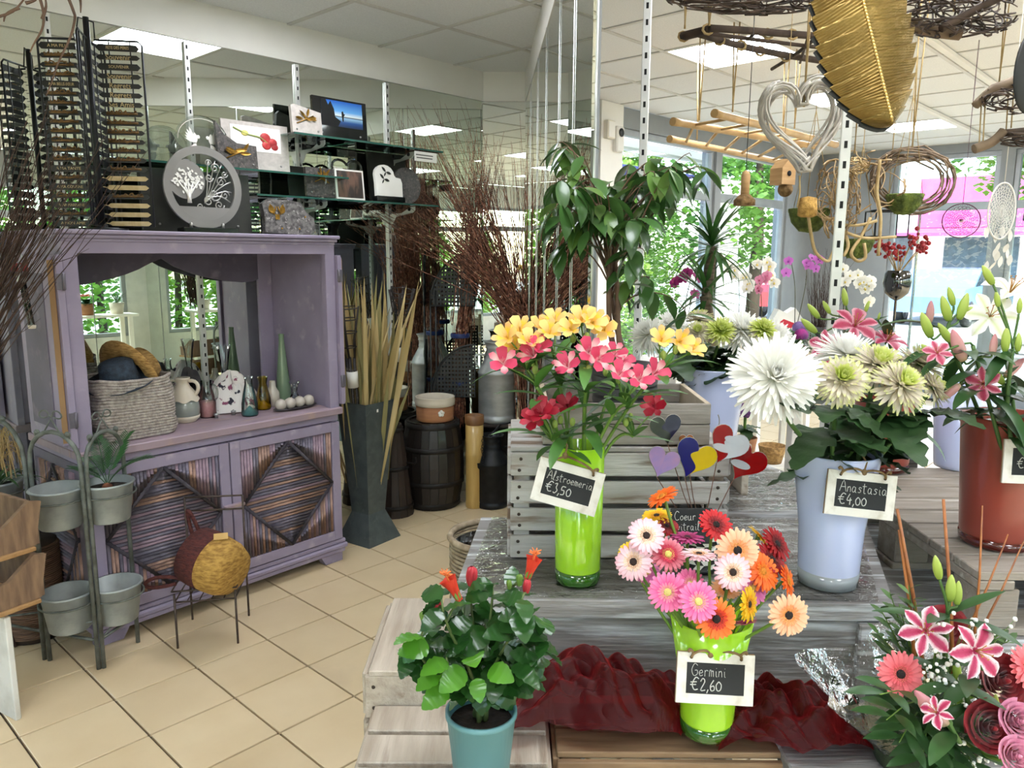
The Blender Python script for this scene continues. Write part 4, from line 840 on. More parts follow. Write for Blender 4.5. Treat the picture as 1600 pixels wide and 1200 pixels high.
for c, z, i in POTS:
    if (i, z) == (0, .285): continue
    t = lath('galvanised_pot', pl[(i, z)], 'pot', potp, zinc, c+V((0, 0, z-.13)), group='galvanised pots on the plant stand', parts=[('rim', [(.096, .146), (.1005, .15), (.096, .155)], zinc)])
    if z == .70 and i != 1: MB().lathe([(0, .12), (.088, .125)], 20).build('soil', soil, t, True)
    if i == 2 and z == .70:
        sp = thing('sago_palm', 'little sago palm with stiff green fronds in galvanised pot', 'plant', c+V((0, 0, z-.005)))
        MB().ball((0, 0, .005), (.02, .02, .018), 10, 8).build('bulb', mat('caudex', '#7a4a30', .9, col2='#54301e', scale=40, bump=.6), sp, True)
        for k, (az, L) in enumerate(((2.4, .2), (1.5, .24), (.6, .19), (.1, .22), (3.6, .15), (2.0, .26))):
            mb = MB(); dr = V((math.cos(az)*.55, math.sin(az)*.3, 1)).normalized(); P_ = [V((0, 0, .01))]
            for j in range(14): P_.append(P_[-1]+dr*(L/14)); dr = (dr+V((math.cos(az)*.09, math.sin(az)*.06, -.03))).normalized()
            mb.tube(P_, .0018, 5)
            for j in range(4, 15):
                x, y, zz = frame(P_[j]-P_[j-1]); ll = .05*math.sin(min(1, (j-2)/9)*PI*.85)+.012
                for s in (-1, 1):
                    for e in (0, .5):
                        T_ = Matrix((-(x*.3+zz)*1, (x*s*.9+zz*.75).normalized(), y)).transposed().to_4x4(); T_.translation = P_[j]-(P_[j]-P_[j-1])*e; mb.blade(ll, .0075, 3, T=T_)
            mb.build('frond', fern, sp, True)
    if i == 0 and z == .70:
        sp = thing('straggly_plant', 'green strap leaves with dry straw roots at the left edge', 'plant', c+V((0, 0, z-.01))); g = random.Random(5)
        mb = MB()
        for k in range(34):
            an = g.uniform(-.7, 2.2); P_ = [V((0, 0, 0)), V((.03*math.cos(an), .03*math.sin(an), .1+.08*g.random())), V((.08*math.cos(an), .07*math.sin(an), .13+.12*g.random())), V((.13*math.cos(an)*g.uniform(.6, 1), .1*math.sin(an), .02+.1*g.random()))]
            mb.tube(curve_pts(P_, 4), .0016, 4)
        mb.build('dry_roots', mat('dry_straw', '#b59a6a', .8, col2='#8d7348', scale=20), sp, True, kind='stuff')
        for k in range(9):
            an = g.uniform(-1, 1.8); MB().blade(.2, .016, 6, bend=-1.6, T=Matrix.Rotation(an-PI/2, 4, 'Z') @ Matrix.Rotation(.5+.4*g.random(), 4, 'X')).build('leaf', fern, sp, True)
# slatted roll standing behind the stand
p = on(62, 1000, 0)+V((-.05, .06, 0)); rl = thing('bamboo_blind', 'rolled brown slatted blind standing behind the plant stand', 'blind', p)
mb = MB()
for k in range(44): mb.lathe([(.085, 0), (.115, 0), (.118, .0035), (.115, .007), (.085, .007)], 26, (0, 0, .02+k*.0088))
mb.build('slats', mat('blind_slats', '#8a6a54', .8, col2='#5d4536', scale=9, stretch=(1, 1, 12), detail=4), rl, True, kind='stuff'); MB().lathe([(0, 0), (.108, 0), (.108, .41), (0, .41)], 26).build('core', mat('blind_dark', '#4a382c', .9, col2='#38291f'), rl, True)
g = random.Random(8); sb = thing('stick_bundle', 'short bundle of dark red sticks on the floor at the left edge', 'sticks', on(12, 1012, 0))
for k in range(12): MB().tube([V((-.05+.09*g.random(), .05*g.random(), 0)), V((-.11+.09*g.random(), .07*g.random(), .2+.06*g.random()))], .006, 6).build('stick', mat('dark_red_stick', '#54302a', .8, col2='#3a201c', scale=20, rnd=.15), sb, True)
# tiered wooden trough stand cut by the left frame edge
wood1 = mat('aged_wood', '#8c6f55', .75, col2='#6a5240', scale=7, stretch=(1, 7, 1), detail=6, bump=.25, bscale=14, bstretch=(1, 8, 1)); edgew = mat('cut_wood', '#b08a5c', .7, col2='#946e44', scale=12, bump=.15)
wwash = mat('chipped_white', '#d9d6cf', .7, col2='#b9b4aa', scale=9, detail=8, lo=.45, hi=.75, col3='#3a342e', scale3=26, lo3=.69, hi3=.72, bump=.2)
tb = thing('tiered_trough', 'brown wooden trough boxes on a chipped white upright at the left edge', 'shelf unit', on(10, 1132, 0))
b = WM[tb].translation
xd = V((.50, .866, 0)); yd = V((-.866, .5, 0))   # xd recedes from the camera, yd goes out of frame to the left
def TBX(): 
    m = Matrix((xd, yd, V((0, 0, 1)))).transposed().to_4x4(); m.translation = b+V((.012, 0, 0)); return m
TM = TBX()
MB().box((.03, .15, .19), (.02, .3, .38), TM, .003).build('upright_board', wwash, tb)
for k, (z, o) in enumerate(((.395, 0), (.585, .01))):
    MB().box((.05, .2, z+.008), (.17, .44, .016), TM, .003).build('trough_floor', edgew, tb)
    MB().prism([(-.03, 0), (.12, 0), (.15, .15), (.11, .16), (.02, .09), (-.05, .085)], .018, TM @ Matrix.Translation(V((.02, .0, z+.016))) @ Matrix.Rotation(PI/2, 4, 'X')).build('trough_end', wood1, tb)
    MB().box((.15, .2, z+.09), (.016, .4, .15), TM @ Matrix.Translation(V((0, 0, 0))), .002).build('trough_back', wood1, tb); MB().box((-.03, .2, z+.05), (.014, .4, .085), TM, .002).build('trough_front', wood1, tb)
# wire chair rack
wr = mat('rusty_wire', '#5d5048', .6, metal=.5, col2='#463a34', scale=40)
ch = thing('wire_chair', 'tiny rusty wire chair frame in front of the cabinet doors', 'wire stand', on(330, 1000, 0))
FL_, FR_, BL_, BR_ = on(278, 1013, 0), on(372, 1005, 0), on(301, 968, 0), on(389, 962, 0); up = V((0, 0, 1))
for p_, h in ((FL_, .235), (FR_, .235)): MB().tube([p_, p_+up*h], .0045, 6).build('leg', wr, ch)
for p_ in (BL_, BR_): MB().tube([p_, p_+up*.56], .0045, 6).build('leg', wr, ch)
for z in (.2, .25):
    o_ = 1+(z-.2)*1.2; c_ = (FL_+FR_+BL_+BR_)/4; MB().tube([c_+(q-c_)*o_+up*z for q in (FL_, FR_, BR_, BL_, FL_)], .0035, 6).build('seat_rim', wr, ch)
for k in range(1, 5): MB().tube([FL_.lerp(FR_, k/5)+up*.2, BL_.lerp(BR_, k/5)+up*.2], .0025, 5).build('seat_wire', wr, ch)
for z in (.50, .56): MB().tube([BL_+up*z, BR_+up*z], .004, 6).build('back_rail', wr, ch)
for z in (.5, .56): MB().tube([BL_+up*z, BR_+up*z], .0025, 5)
burg = mat('burgundy_braid', '#5c2a24', .85, col2='#40191a', scale=50, stretch=(1, 1, 3), bump=.6, bscale=70); gstraw = mat('gold_braid', '#c49a4c', .8, col2='#91692c', scale=40, stretch=(1, 1, 3), bump=.6, bscale=70)
bc = at(335, 880, 3.02); bag = thing('straw_bag', 'burgundy and gold straw bag lying in the wire chair', 'bag', bc)
ax = (at(372, 893, 2.98)-at(298, 858, 3.08)).normalized(); BMx = fmat(bc, ax)
MB().lathe([(.1, -.11), (.118, -.1), (.122, -.05), (.12, .0), (.113, .0), (.11, -.1), (.1, -.105)], 32, T=BMx).build('upper_band', burg, bag); MB().lathe([(.12, .0), (.114, .06), (.095, .105), (.06, .115), (0, .117)], 32, T=BMx).build('lower_band', gstraw, bag)
for s, (q0, q1, q2, q3) in enumerate((((285, 905), (225, 888), (195, 935), (275, 912)), ((312, 832), (285, 770), (290, 800), (305, 850)))):
    P_ = [at(*q0, 2.98), at(*q1, 2.97), at(*q2, 2.97), at(*q3, 2.98)] if s == 0 else [at(*q0, 3.08), at(*q1, 3.1), at(*q2, 3.1), at(*q3, 3.08)]
    MB().tube(bez(*P_, 14), .008, 8).build('handle', burg, bag)
MB().box((0, 0, 0), (.055, .03, .001), fmat(at(345, 838, 3.0), V((.2, -.6, .8))) ).build('paper_tag', mat('kraft_tag', '#c9a567', .8, col2='#b89253'), bag)
# twigs
def inside(p):
    v = p.dot(EV)
    if v > VL-.03: p = p-EV*(v-VL+.03)
    xm = .083+.04*(5.445-p.y)-.015
    if p.y > 2.2 and p.y < 5.6 and p.x > xm and p.x < .8: p = V((xm, p.y, p.z))
    return p if p.y < 5.42 else V((p.x, 5.42, p.z))
def twigs(mb, base, tip, n, spread0, spread1, g, r0=.0035, kink=.12, curve=0, side=True):
    for _ in range(n):
        p = base+V((g.gauss(0, spread0), g.gauss(0, spread0), g.gauss(0, spread0))); q = tip+V((g.gauss(0, spread1[0]), g.gauss(0, spread1[1]), g.gauss(0, spread1[2])))
        k = 7; d = q-p; P_ = []; ph = g.uniform(0, 6); am = g.uniform(.2, 1)*kink*d.length*.2
        for j in range(k+1):
            t_ = j/k; P_.append(p+d*t_+V((am*math.sin(t_*4+ph), am*math.cos(t_*3+ph), curve*math.sin(t_*PI)*d.length+am*.5*math.sin(t_*5+ph))))
        P_ = [inside(p_) for p_ in P_]; mb.tube(P_, [r0*(1-.75*j/k) for j in range(k+1)], 4, False)
        if side and g.random() < .6:
            j = g.randint(3, 6); dd = (P_[j]-P_[j-1]).normalized()+V((g.gauss(0, .3), g.gauss(0, .3), g.gauss(.1, .3))); mb.tube([P_[j], P_[j]+dd*.07, P_[j]+dd*.13+V((0, 0, .01))], [r0*.5, r0*.35, r0*.2], 3, False)
tw = mat('brown_twig', '#4a342b', .7, col2='#33231d', scale=14); twr = mat('red_twig', '#96604a', .5, col2='#4f2a1e', scale=45, detail=2, lo=.4, hi=.6, col3='#b88a70', scale3=30, lo3=.58, hi3=.62)
g = random.Random(31); tbn = thing('twig_bundle', 'spray of thin dark twigs leaning in from the left edge', 'twigs', at(-70, 700, 2.5)); mb = MB()
twigs(mb, at(-80, 620, 2.5), at(40, 235, 2.55), 70, .03, (.13, .06, .1), g, .003); twigs(mb, at(-60, 560, 2.5), at(85, 300, 2.5), 40, .03, (.06, .05, .07), g, .0025); twigs(mb, at(-70, 640, 2.5), at(70, 445, 2.45), 5, .02, (.04, .03, .06), g, .0025)
mb.build('twigs', tw, tbn, kind='stuff')
hb = thing('hanging_branch', 'bare branching twig hanging from the ceiling at top left', 'branch', at(20, 0, 1.9)); mb = MB()
for P_ in ([(-20, 30), (20, 18), (45, -12)], [(60, -10), (68, 20), (66, 45), (52, 70), (47, 82)], [(106, -5), (115, 18), (117, 30), (110, 58), (92, 96), (82, 125), (72, 150)], [(124, -8), (126, 5), (126, 20)], [(30, 12), (10, 22), (6, 34)], [(66, 30), (72, 10), (70, -8)], [(40, 5), (55, 0), (60, -8)]): mb.tube(curve_pts([at(x, y, 1.9+.0004*x) for x, y in P_], 4), [.0042*(1-.7*k/((len(P_)-1)*4)) for k in range((len(P_)-1)*4+1)], 6)
mb.build('twig', mat('pale_twig', '#6a5244', .8, col2='#4a382e', scale=14), hb)
# ================================================================== corner group: zinc column, torches, churns, barrel
zc = on(577, 840, 0); zv = thing('zinc_column_vase', 'tall dark zinc column vase with flared square foot', 'vase', zc, .97)
def sq(prof, T=None): return MB().lathe([(r_*1.4142, z) for r_, z in prof], 4, smooth=False, T=Matrix.Rotation(PI/4, 4, 'Z'))
sq([(.0, 0), (.125, 0), (.125, .004), (.066, .165), (.066, .17), (.112, .80), (.114, .80), (.105, .795), (.06, .2), (0, .2)]).build('column', zincd, zv, True)
MB().box((-.02, -.1085, .755), (.012, .002, .016), Matrix.Rotation(.0, 4, 'Z')).build('price_sticker', wpaint, zv, True)
bleach = [mat('dried_leaf_%d' % i, c, .7, col2=d, scale=8, stretch=(1, 1, .2), rnd=.1) for i, (c, d) in enumerate((('#b39a66', '#8d7546'), ('#c6b283', '#a18a58'), ('#8d8455', '#6d653c')))]
dl = thing('dried_palm_leaves', 'sheaf of bleached dried palm leaves in the zinc column', 'dried leaves', zc+V((0, 0, .3))); g = random.Random(12)
for k in range(78):
    x = g.gauss(0, .05); L = g.uniform(.85, 1.2) if g.random() < .75 else g.uniform(.5, .8); lean = g.gauss(.06, .1)+x*1.5; ly = g.gauss(.06, .045)
    m = Matrix.Translation(zc+V((x, g.gauss(.02, .03), .32))) @ Matrix.Rotation(lean, 4, 'Y') @ Matrix.Rotation(ly, 4, 'X') @ Matrix.Rotation(g.uniform(-.9, .9), 4, 'Z') @ Matrix.Rotation(PI/2, 4, 'X')
    tip = g.random() < .3
    MB().blade(L, g.uniform(.024, .044), 8, prof=lambda t: (.25+.75*min(1, t*2.2))*(1 if t < .72 else max(.03, (1-t)/.28)), bend=g.uniform(-.15, .15)-(.5 if tip else 0), fold=.35, T=m).build('leaf', g.choice(bleach), dl)
tor = mat('torch_black', '#221c1a', .6, col2='#2c2420', scale=14, col3='#6f6258', scale3=24, lo3=.66, hi3=.72, bump=.2)
def torches(base, top, label, n, head=.07):
    t = thing('torch_bundle', label, 'garden torches', base); d = (top-base).normalized(); g = random.Random(int(base.x*1000)+5); x, y, z = frame(d); L = (top-base).length
    for k in range(n):
        an = 2*PI*k/n; o0 = (x*math.cos(an)+y*math.sin(an))*.014; o1 = (x*math.cos(an)+y*math.sin(an))*.022; m_ = base+o0
        MB().tube([m_, base+d*(L*.72)+o1], .0085, 6).build('cane', tor, t)
        for j in range(3): MB().tube([base+d*(L*.7)+o1, base+d*(L*.82)+o1*(1.7)+V((g.gauss(0, .004), 0, 0)), base+d*L+o1*2.6+(x*math.cos(an+j*.4)+y*math.sin(an+j*.4))*.02], .003, 5).build('basket_splint', tor, t)
    for q, r_ in ((.78, .034), (.86, .045), (.93, .056), (.99, .066)): MB().tube([base+d*(L*q)+(x*math.cos(k*PI/9)+y*math.sin(k*PI/9))*r_ for k in range(19)], .0035, 5, False).build('basket_ring', tor, t)
    MB().lathe([(.03, 0), (.031, .0), (.031, .09), (.03, .09)], 14, T=fmat(base+d*(L*.56), d)).build('paper_label', wpaint, t)
torches(zc+V((-.03, -.02, .32)), at(541, 478, 4.1), 'black bamboo torches leaning out of the zinc column', 5); 
wcn = on(612, 803, 0)+V((.015, .02, 0)); darkw = mat('dark_churn_wood', '#37271f', .55, col2='#241914', scale=9, stretch=(4, 4, .4), detail=6, bump=.2, coat=.1); hoop = mat('dark_hoop', '#26211f', .5, metal=.4, col2='#1a1615', scale=16)
cc = thing('wooden_churn', 'dark conical wooden churn holding bamboo torches', 'churn', wcn)
for k in range(14):
    a1 = 2*PI*k/14
    MB().lathe([(.125, 0), (.128, .002), (.05, .56), (.044, .56)], 1) if False else None
    pts = []; mb = MB()
    for z, r_ in ((0, .122), (.28, .09), (.57, .056)):
        for rr in (r_, r_-.012):
            for e in (-1, 1): an = a1+e*(PI/14-.012); pts.append(V((rr*math.cos(an), rr*math.sin(an), z)))
    f = []
    for j in range(2):
        o = j*4; f += [(o, o+1, o+5, o+4), (o+3, o+2, o+6, o+7), (o+2, o, o+4, o+6), (o+1, o+3, o+7, o+5)]
    mb.add(pts, f+[(8, 9, 11, 10)]); mb.build('stave', darkw, cc, True)
for z, r_ in ((.06, .1175), (.3, .09), (.54, .062)): MB().lathe([(r_, -.012), (r_+.005, -.01), (r_+.002, .012), (r_-.004, .012)], 28, (0, 0, z)).build('hoop', hoop, cc, True)
MB().tube([wcn+V((.085, -.02, .33)), wcn+V((.13, -.03, .325)), wcn+V((.145, -.03, .34)), wcn+V((.14, -.03, .365))], .007, 8).build('handle', hoop, cc)
torches(wcn+V((0, 0, .45)), at(628, 452, 4.4), 'black bamboo torches standing in the wooden churn', 6)
# barrel
bp_ = on(680, 786, 0)+V((-.012, 0, 0)); bl = thing('wooden_barrel', 'dark stained wooden barrel with metal hoops', 'barrel', bp_); Hb = .56
def br(z): return .165+.038*math.sin(PI*z/Hb)
for k in range(22):
    a1 = 2*PI*k/22; pts = []; f = []; zs = [0, .1, .2, .28, .36, .46, .56]
    for z in zs:
        for rr in (br(z), br(z)-.016):
            for e in (-1, 1): an = a1+e*(PI/22-.006); pts.append(V((rr*math.cos(an), rr*math.sin(an), z)))
    for j in range(6):
        o = j*4; f += [(o, o+1, o+5, o+4), (o+3, o+2, o+6, o+7), (o+2, o, o+4, o+6), (o+1, o+3, o+7, o+5)]
    MB().add(pts, f+[(24, 25, 27, 26)]).build('stave', mat('barrel_stave', '#231b19', .4, col2='#17120f', scale=8, stretch=(3, 3, .5), rnd=.2, bump=.15, coat=.25), bl, True)
MB().lathe([(0, .53), (.155, .53), (.155, .545), (0, .545)], 28).build('lid', darkw, bl, True); MB().lathe([(0, .01), (.15, .01), (.15, .03), (0, .03)], 28).build('bottom_head', darkw, bl, True)
for z in (.025, .17, .39, .535): MB().lathe([(br(z-.016)+.001, -.016), (br(z)+.005, -.015), (br(z)+.005, .015), (br(z+.016)+.001, .016)], 32, (0, 0, z)).build('hoop', hoop, bl, True)
terra = mat('terracotta', '#a8734a', .75, col2='#946040', scale=7, stretch=(1, 1, 8), bump=.15, bscale=30, bstretch=(1, 1, 12))
tp = thing('terracotta_pot', 'terracotta pot with white rim and white flower badge on the barrel', 'pot', bp_+V((.02, -.02, .561)))
MB().lathe([(0, 0), (.115, 0), (.12, .005), (.117, .02), (.12, .1), (.112, .1), (.11, .012), (0, .012)], 36).build('wall', terra, tp, True); MB().lathe([(.119, .095), (.126, .1), (.128, .125), (.124, .145), (.127, .15), (.118, .152), (.11, .145), (.108, .1)], 36).build('white_rim', cer, tp, True)
mb = MB()
for k in range(5): mb.ball((.012*math.cos(k*2*PI/5+.3), .012*math.sin(k*2*PI/5+.3), 0), (.0105, .0105, .004), 10, 6, Matrix.Translation(WM[tp].translation+V((.05, -.11, .06))) @ Matrix.Rotation(PI/2, 4, 'X') @ Matrix.Rotation(.4, 4, 'Y'))
mb.build('flower_badge', wpaint, tp)
# bamboo tube
bbM = mat('bamboo_yellow', '#c19f5e', .4, col2='#a98444', scale=5, stretch=(3, 3, .5), detail=4, coat=.2); bb = on(741, 795, 0)+V((0, .05, 0)); t = thing('bamboo_vase', 'upright yellow bamboo tube with shield-shaped hole', 'vase', bb)
MB().lathe([(0, 0), (.056, 0), (.058, .004), (.058, .02), (.06, .028), (.057, .04), (.056, .33), (.06, .345), (.056, .36), (.057, .54), (.05, .54), (.048, .05), (0, .05)], 32).build('culm', bbM, t, True); MB().lathe([(.057, .54), (.062, .55), (.061, .6), (.05, .6), (.049, .54)], 32).build('rim_node', mat('bamboo_brown', '#8a6038', .5, col2='#6f4a29', scale=9), t, True)
MB().prism([(-.016, .0), (-.012, -.03), (0, -.042), (.012, -.03), (.016, 0)], .006, Matrix.Translation(bb+V((.034, -.0475, .30))) @ Matrix.Rotation(.6, 4, 'Z') @ Matrix.Rotation(PI/2, 4, 'X')).build('shield_hole', slotM, t)
# churns
def churn(name, label, p, s, m, m2, hz=1):
    t = thing(name, label, 'milk churn', p); 
    MB().lathe([(r_*s, z*s) for r_, z in ((0, 0), (.105, 0), (.112, .01), (.112, .035), (.107, .04), (.11, .05), (.11, .285), (.114, .29), (.11, .3), (.1, .325), (.072, .375), (.062, .395), (.066, .4), (.062, .408), (.063, .435), (.068, .44), (.064, .448), (.075, .47), (.08, .475), (.072, .478), (.055, .44), (.05, .1), (0, .1))], 36).build('can', m, t, True)
    for s_ in (-1, 1): MB().tube([V(q)*s+p for q in bez((s_*.07, -.01, .395), (s_*.14, -.03, .415), (s_*.14, -.03, .38), (s_*.107, -.02, .32), 10)], .006*s, 8).build('handle', m2, t)
    return t
bcp = on(768, 796, 0)+V((.0, .09, 0)); bkm = mat('black_iron', '#17181b', .4, metal=.5, col2='#24262a', scale=18, detail=6, bump=.1)
t = churn('milk_churn', 'black iron milk churn on the floor beside the bamboo tube', bcp, .98, bkm, bkm); 
MB().tube([bcp+V((-.02, -.06, .46)), bcp+V((.02, -.03, .5)), bcp+V((.05, .03, .52))], .008, 6).build('lid_bar', bkm, t); mb = MB()
for k in range(9): mb.tube([bcp+V((-.055+.004*math.sin(k*1.6)+.007*math.cos(j*PI/4), -.1, .45-k*.018+.011*math.sin(j*PI/4))) for j in range(9)], .002, 4, False)
mb.build('chain', bkm, t)
acp = at(776, 660, 5.0); st = thing('churn_plinth', 'dark box raising the aluminium churn behind the black one', 'box', V((acp.x, acp.y+.06, 0))); z_ = acp.z
for s in (-1, 1): MB().box((s*.12, 0, z_/2), (.02, .24, z_-.02), None, .002).build('side', darkw, st, True)
MB().box((0, 0, z_-.01), (.27, .26, .02), None, .002).build('top', darkw, st, True); MB().box((0, .11, z_/2-.01), (.22, .015, z_-.03)).build('back', darkw, st, True)
almi = mat('worn_aluminium', '#c4c6c6', .42, metal=.5, col2='#a2a4a5', scale=6, detail=8, stretch=(1, 1, 2.5), bump=.05)
churn('milk_churn', 'shiny aluminium milk churn on a dark plinth', V((acp.x, acp.y+.06, z_)), 1.12, almi, almi)
# trellis fan
tf = thing('trellis_fan', 'black plastic fan trellis leaning behind the barrel', 'trellis', at(715, 640, 5.05)); 
for k, (cx, cy) in enumerate(((742, 478), (742, 620))):
    mb = MB(); o = at(cx, cy, 5.05); x = V((-1, 0, 0)); Rf = .29
    for i in range(1, 13):
        q = i/13*Rf; h = math.sqrt(max(0, Rf*Rf-q*q)); mb.beam(o+x*q, o+x*q+V((0, 0, h*1.2)), .005, .013); mb.beam(o+V((0, 0, q*1.2)), o+x*h+V((0, 0, q*1.2)), .006, .015)
    mb.build('lattice', black, tf); MB().tube([o+x*(Rf*math.cos(j*PI/24))+V((0, 0, Rf*1.2*math.sin(j*PI/24))) for j in range(13)]+[o, o+x*Rf], .008, 6).build('rim', black, tf)
for dx in (.255, .29): MB().tube([at(742, 478, 5.05)+V((-dx, 0, .1)), V((at(742, 620, 5.05).x-dx, 5.05, .0))], .006, 6).build('post', black, tf)
# red twig bundles
g = random.Random(77); rt = thing('red_twig_bundle', 'large fan of reddish willow twigs in the mirrored corner', 'twigs', at(790, 690, 5.0)); mb = MB()
B0 = at(800, 560, 5.0)
twigs(mb, at(815, 520, 4.95), at(690, 250, 4.9), 90, .05, (.18, .06, .17), g, .0028, .14, .02); twigs(mb, at(810, 500, 4.9), at(600, 320, 4.75), 34, .05, (.17, .08, .09), g, .0034, .2, .06); twigs(mb, at(820, 520, 4.9), at(800, 240, 4.95), 26, .05, (.16, .04, .16), g, .003, .15)
twigs(mb, at(830, 690, 5.0), at(812, 490, 4.95), 56, .05, (.05, .03, .04), g, .0038, .05, 0, False); twigs(mb, at(770, 400, 4.9), at(665, 180, 4.9), 12, .05, (.1, .05, .06), g, .003)
mb.build('twigs', twr, rt, kind='stuff')
rb = thing('red_twig_bundle', 'upright bundle of red willow canes tied with blue tape', 'twigs', at(715, 690, 5.12)); mb = MB()
twigs(mb, at(715, 660, 5.12), at(722, 500, 5.1), 44, .035, (.03, .02, .02), g, .0042, .05, 0, False); twigs(mb, at(722, 510, 5.1), at(745, 250, 5.05), 46, .035, (.08, .04, .13), g, .0034, .1); mb.build('canes', twr, rb, kind='stuff')
tape = mat('blue_tape', '#1f3878', .4, col2='#18295c')
for y in (598, 524): MB().lathe([(.062, -.014), (.066, 0), (.062, .014)], 16, T=Matrix.Translation(at(719, y, 5.11))).build('tape', tape, rb)
# ================================================================== the flower display: benches, crates, pallet
weath = mat('weathered_plank', '#908d8c', .65, col2='#6c6967', scale=5, stretch=(.6, 7, 7), detail=8, lo=.3, hi=.7, col3='#c2c6ca', scale3=7, lo3=.5, hi3=.66, bump=.35, bscale=8, bstretch=(1.2, 22, 22), rnd=.06)
weathW = mat('whitewashed_crate', '#b9b8b8', .7, col2='#9a958f', scale=7, stretch=(.7, 5, 5), detail=8, lo=.3, hi=.7, col3='#6d5848', scale3=6, lo3=.54, hi3=.64, bump=.3, bscale=8, bstretch=(1.2, 20, 20), rnd=.08)
weathB = mat('bleached_crate', '#bdb2a4', .75, col2='#9a8c7c', scale=6, stretch=(6, .7, 6), detail=8, lo=.3, hi=.7, col3='#8a7868', scale3=7, lo3=.6, hi3=.75, bump=.3, bscale=8, bstretch=(20, 1.2, 20), rnd=.06)
palM = mat('pallet_slat', '#9d948a', .75, col2='#7c7166', scale=6, stretch=(.7, 6, 6), detail=8, lo=.3, hi=.7, col3='#b9b2a9', scale3=6, lo3=.6, hi3=.75, bump=.3, bscale=8, bstretch=(1.2, 20, 20), rnd=.08)
nailM = mat('nail', '#3a302a', .6, metal=.4)
ZP = .926
def plankquad(mb, a, b, c, d, th): # top corners a b c d (counter-clockwise from above), thickness down
    t = V((0, 0, -th)); vs = [a, b, c, d, a+t, b+t, c+t, d+t]
    return mb.add(vs, [(0, 1, 2, 3), (7, 6, 5, 4), (4, 5, 1, 0), (5, 6, 2, 1), (6, 7, 3, 2), (7, 4, 0, 3)])
bn = thing('display_bench', 'weathered grey plank bench carrying the flower vases', 'bench', V((.3, 1.65, 0)))
FLb, FRb, BRb, BLb = on(704, 938, ZP), on(1398, 946, ZP), on(1352, 812, ZP), on(752, 808, ZP)
for k in range(2):
    s0, s1 = k/2+.004, (k+1)/2-.004
    plankquad(MB(), FLb.lerp(BLb, s0), FRb.lerp(BRb, s0), FRb.lerp(BRb, s1), FLb.lerp(BLb, s1), .034).build('top_plank', weath, bn)
fd = V((0, .012, 0)); zf = .10
MB().add([FLb+fd+V((.01, 0, -.037)), FRb+fd+V((-.01, 0, -.037)), FRb+fd+V((-.01, .0, -.037-.17)), FLb+fd+V((.01, 0, -.037-.17)), FLb+fd+V((.01, .03, -.037)), FRb+fd+V((-.01, .03, -.037)), FRb+fd+V((-.01, .03, -.207)), FLb+fd+V((.01, .03, -.207))], [(0, 1, 2, 3)[::-1], (4, 5, 6, 7), (0, 1, 5, 4), (3, 2, 6, 7), (0, 3, 7, 4), (1, 2, 6, 5)]).build('front_board', weath, bn)
for q in (FLb, FRb, BRb, BLb): c_ = (FLb+BRb)/2; qq = q.lerp(c_, .1); MB().box((qq.x, qq.y, ZP/2-.02), (.06, .06, ZP-.04), None, .003).build('leg', weath, bn)
b2 = thing('display_bench', 'film-covered plank table behind the heart ornaments', 'bench', V((.6, 2.15, 0)))
a_, b_, c_, d_ = on(1040, 803, ZP), on(1345, 803, ZP), on(1262, 752, ZP), on(1188, 722, ZP); e_ = on(1040, 740, ZP)
mb = MB(); mb.add([a_, b_, c_, d_, e_]+[p_-V((0, 0, .03)) for p_ in (a_, b_, c_, d_, e_)], [(0, 1, 2, 3, 4), (9, 8, 7, 6, 5)]+[(i, 5+i, 5+(i+1) % 5, (i+1) % 5) for i in range(5)]); mb.build('top_plank', weath, b2)
for q in (a_, b_, d_, e_): qq = q.lerp((a_+d_)/2, .12); MB().box((qq.x, qq.y, ZP/2-.02), (.05, .05, ZP-.04), None, .003).build('leg', weath, b2)
film = glass('cellophane', '#f2f2ee', .08, .25, .05, .9, 30)
def filmsheet(a, b, c, d, name, label, amp, seed, n=26, lift=.003):
    g = random.Random(seed); ph = [g.uniform(0, 6) for _ in range(5)]
    def fn(u, v): p = (a.lerp(b, u)).lerp(d.lerp(c, u), v); return p+V((0, 0, lift+amp*(.5+.5*math.sin(u*17+v*9+ph[0]))*abs(math.sin(v*14+3*math.sin(u*6+ph[1])+ph[2]))))
    return MB().grid(fn, n, n).build(name, film, label=label, cat='plastic film')
filmsheet(a_+V((.0, .01, 0)), b_+V((-.01, .01, 0)), c_, e_.lerp(d_, .9), 'cellophane_sheet', 'crinkled clear film over the rear plank table', .007, 3)
filmsheet(FLb.lerp(FRb, .02)+V((0, .01, 0)), FLb.lerp(FRb, .97)+V((0, .01, 0)), BLb.lerp(BRb, .98), BLb.lerp(BRb, .03), 'cellophane_sheet', 'thin clear film over the front bench top', .003, 8, 40)
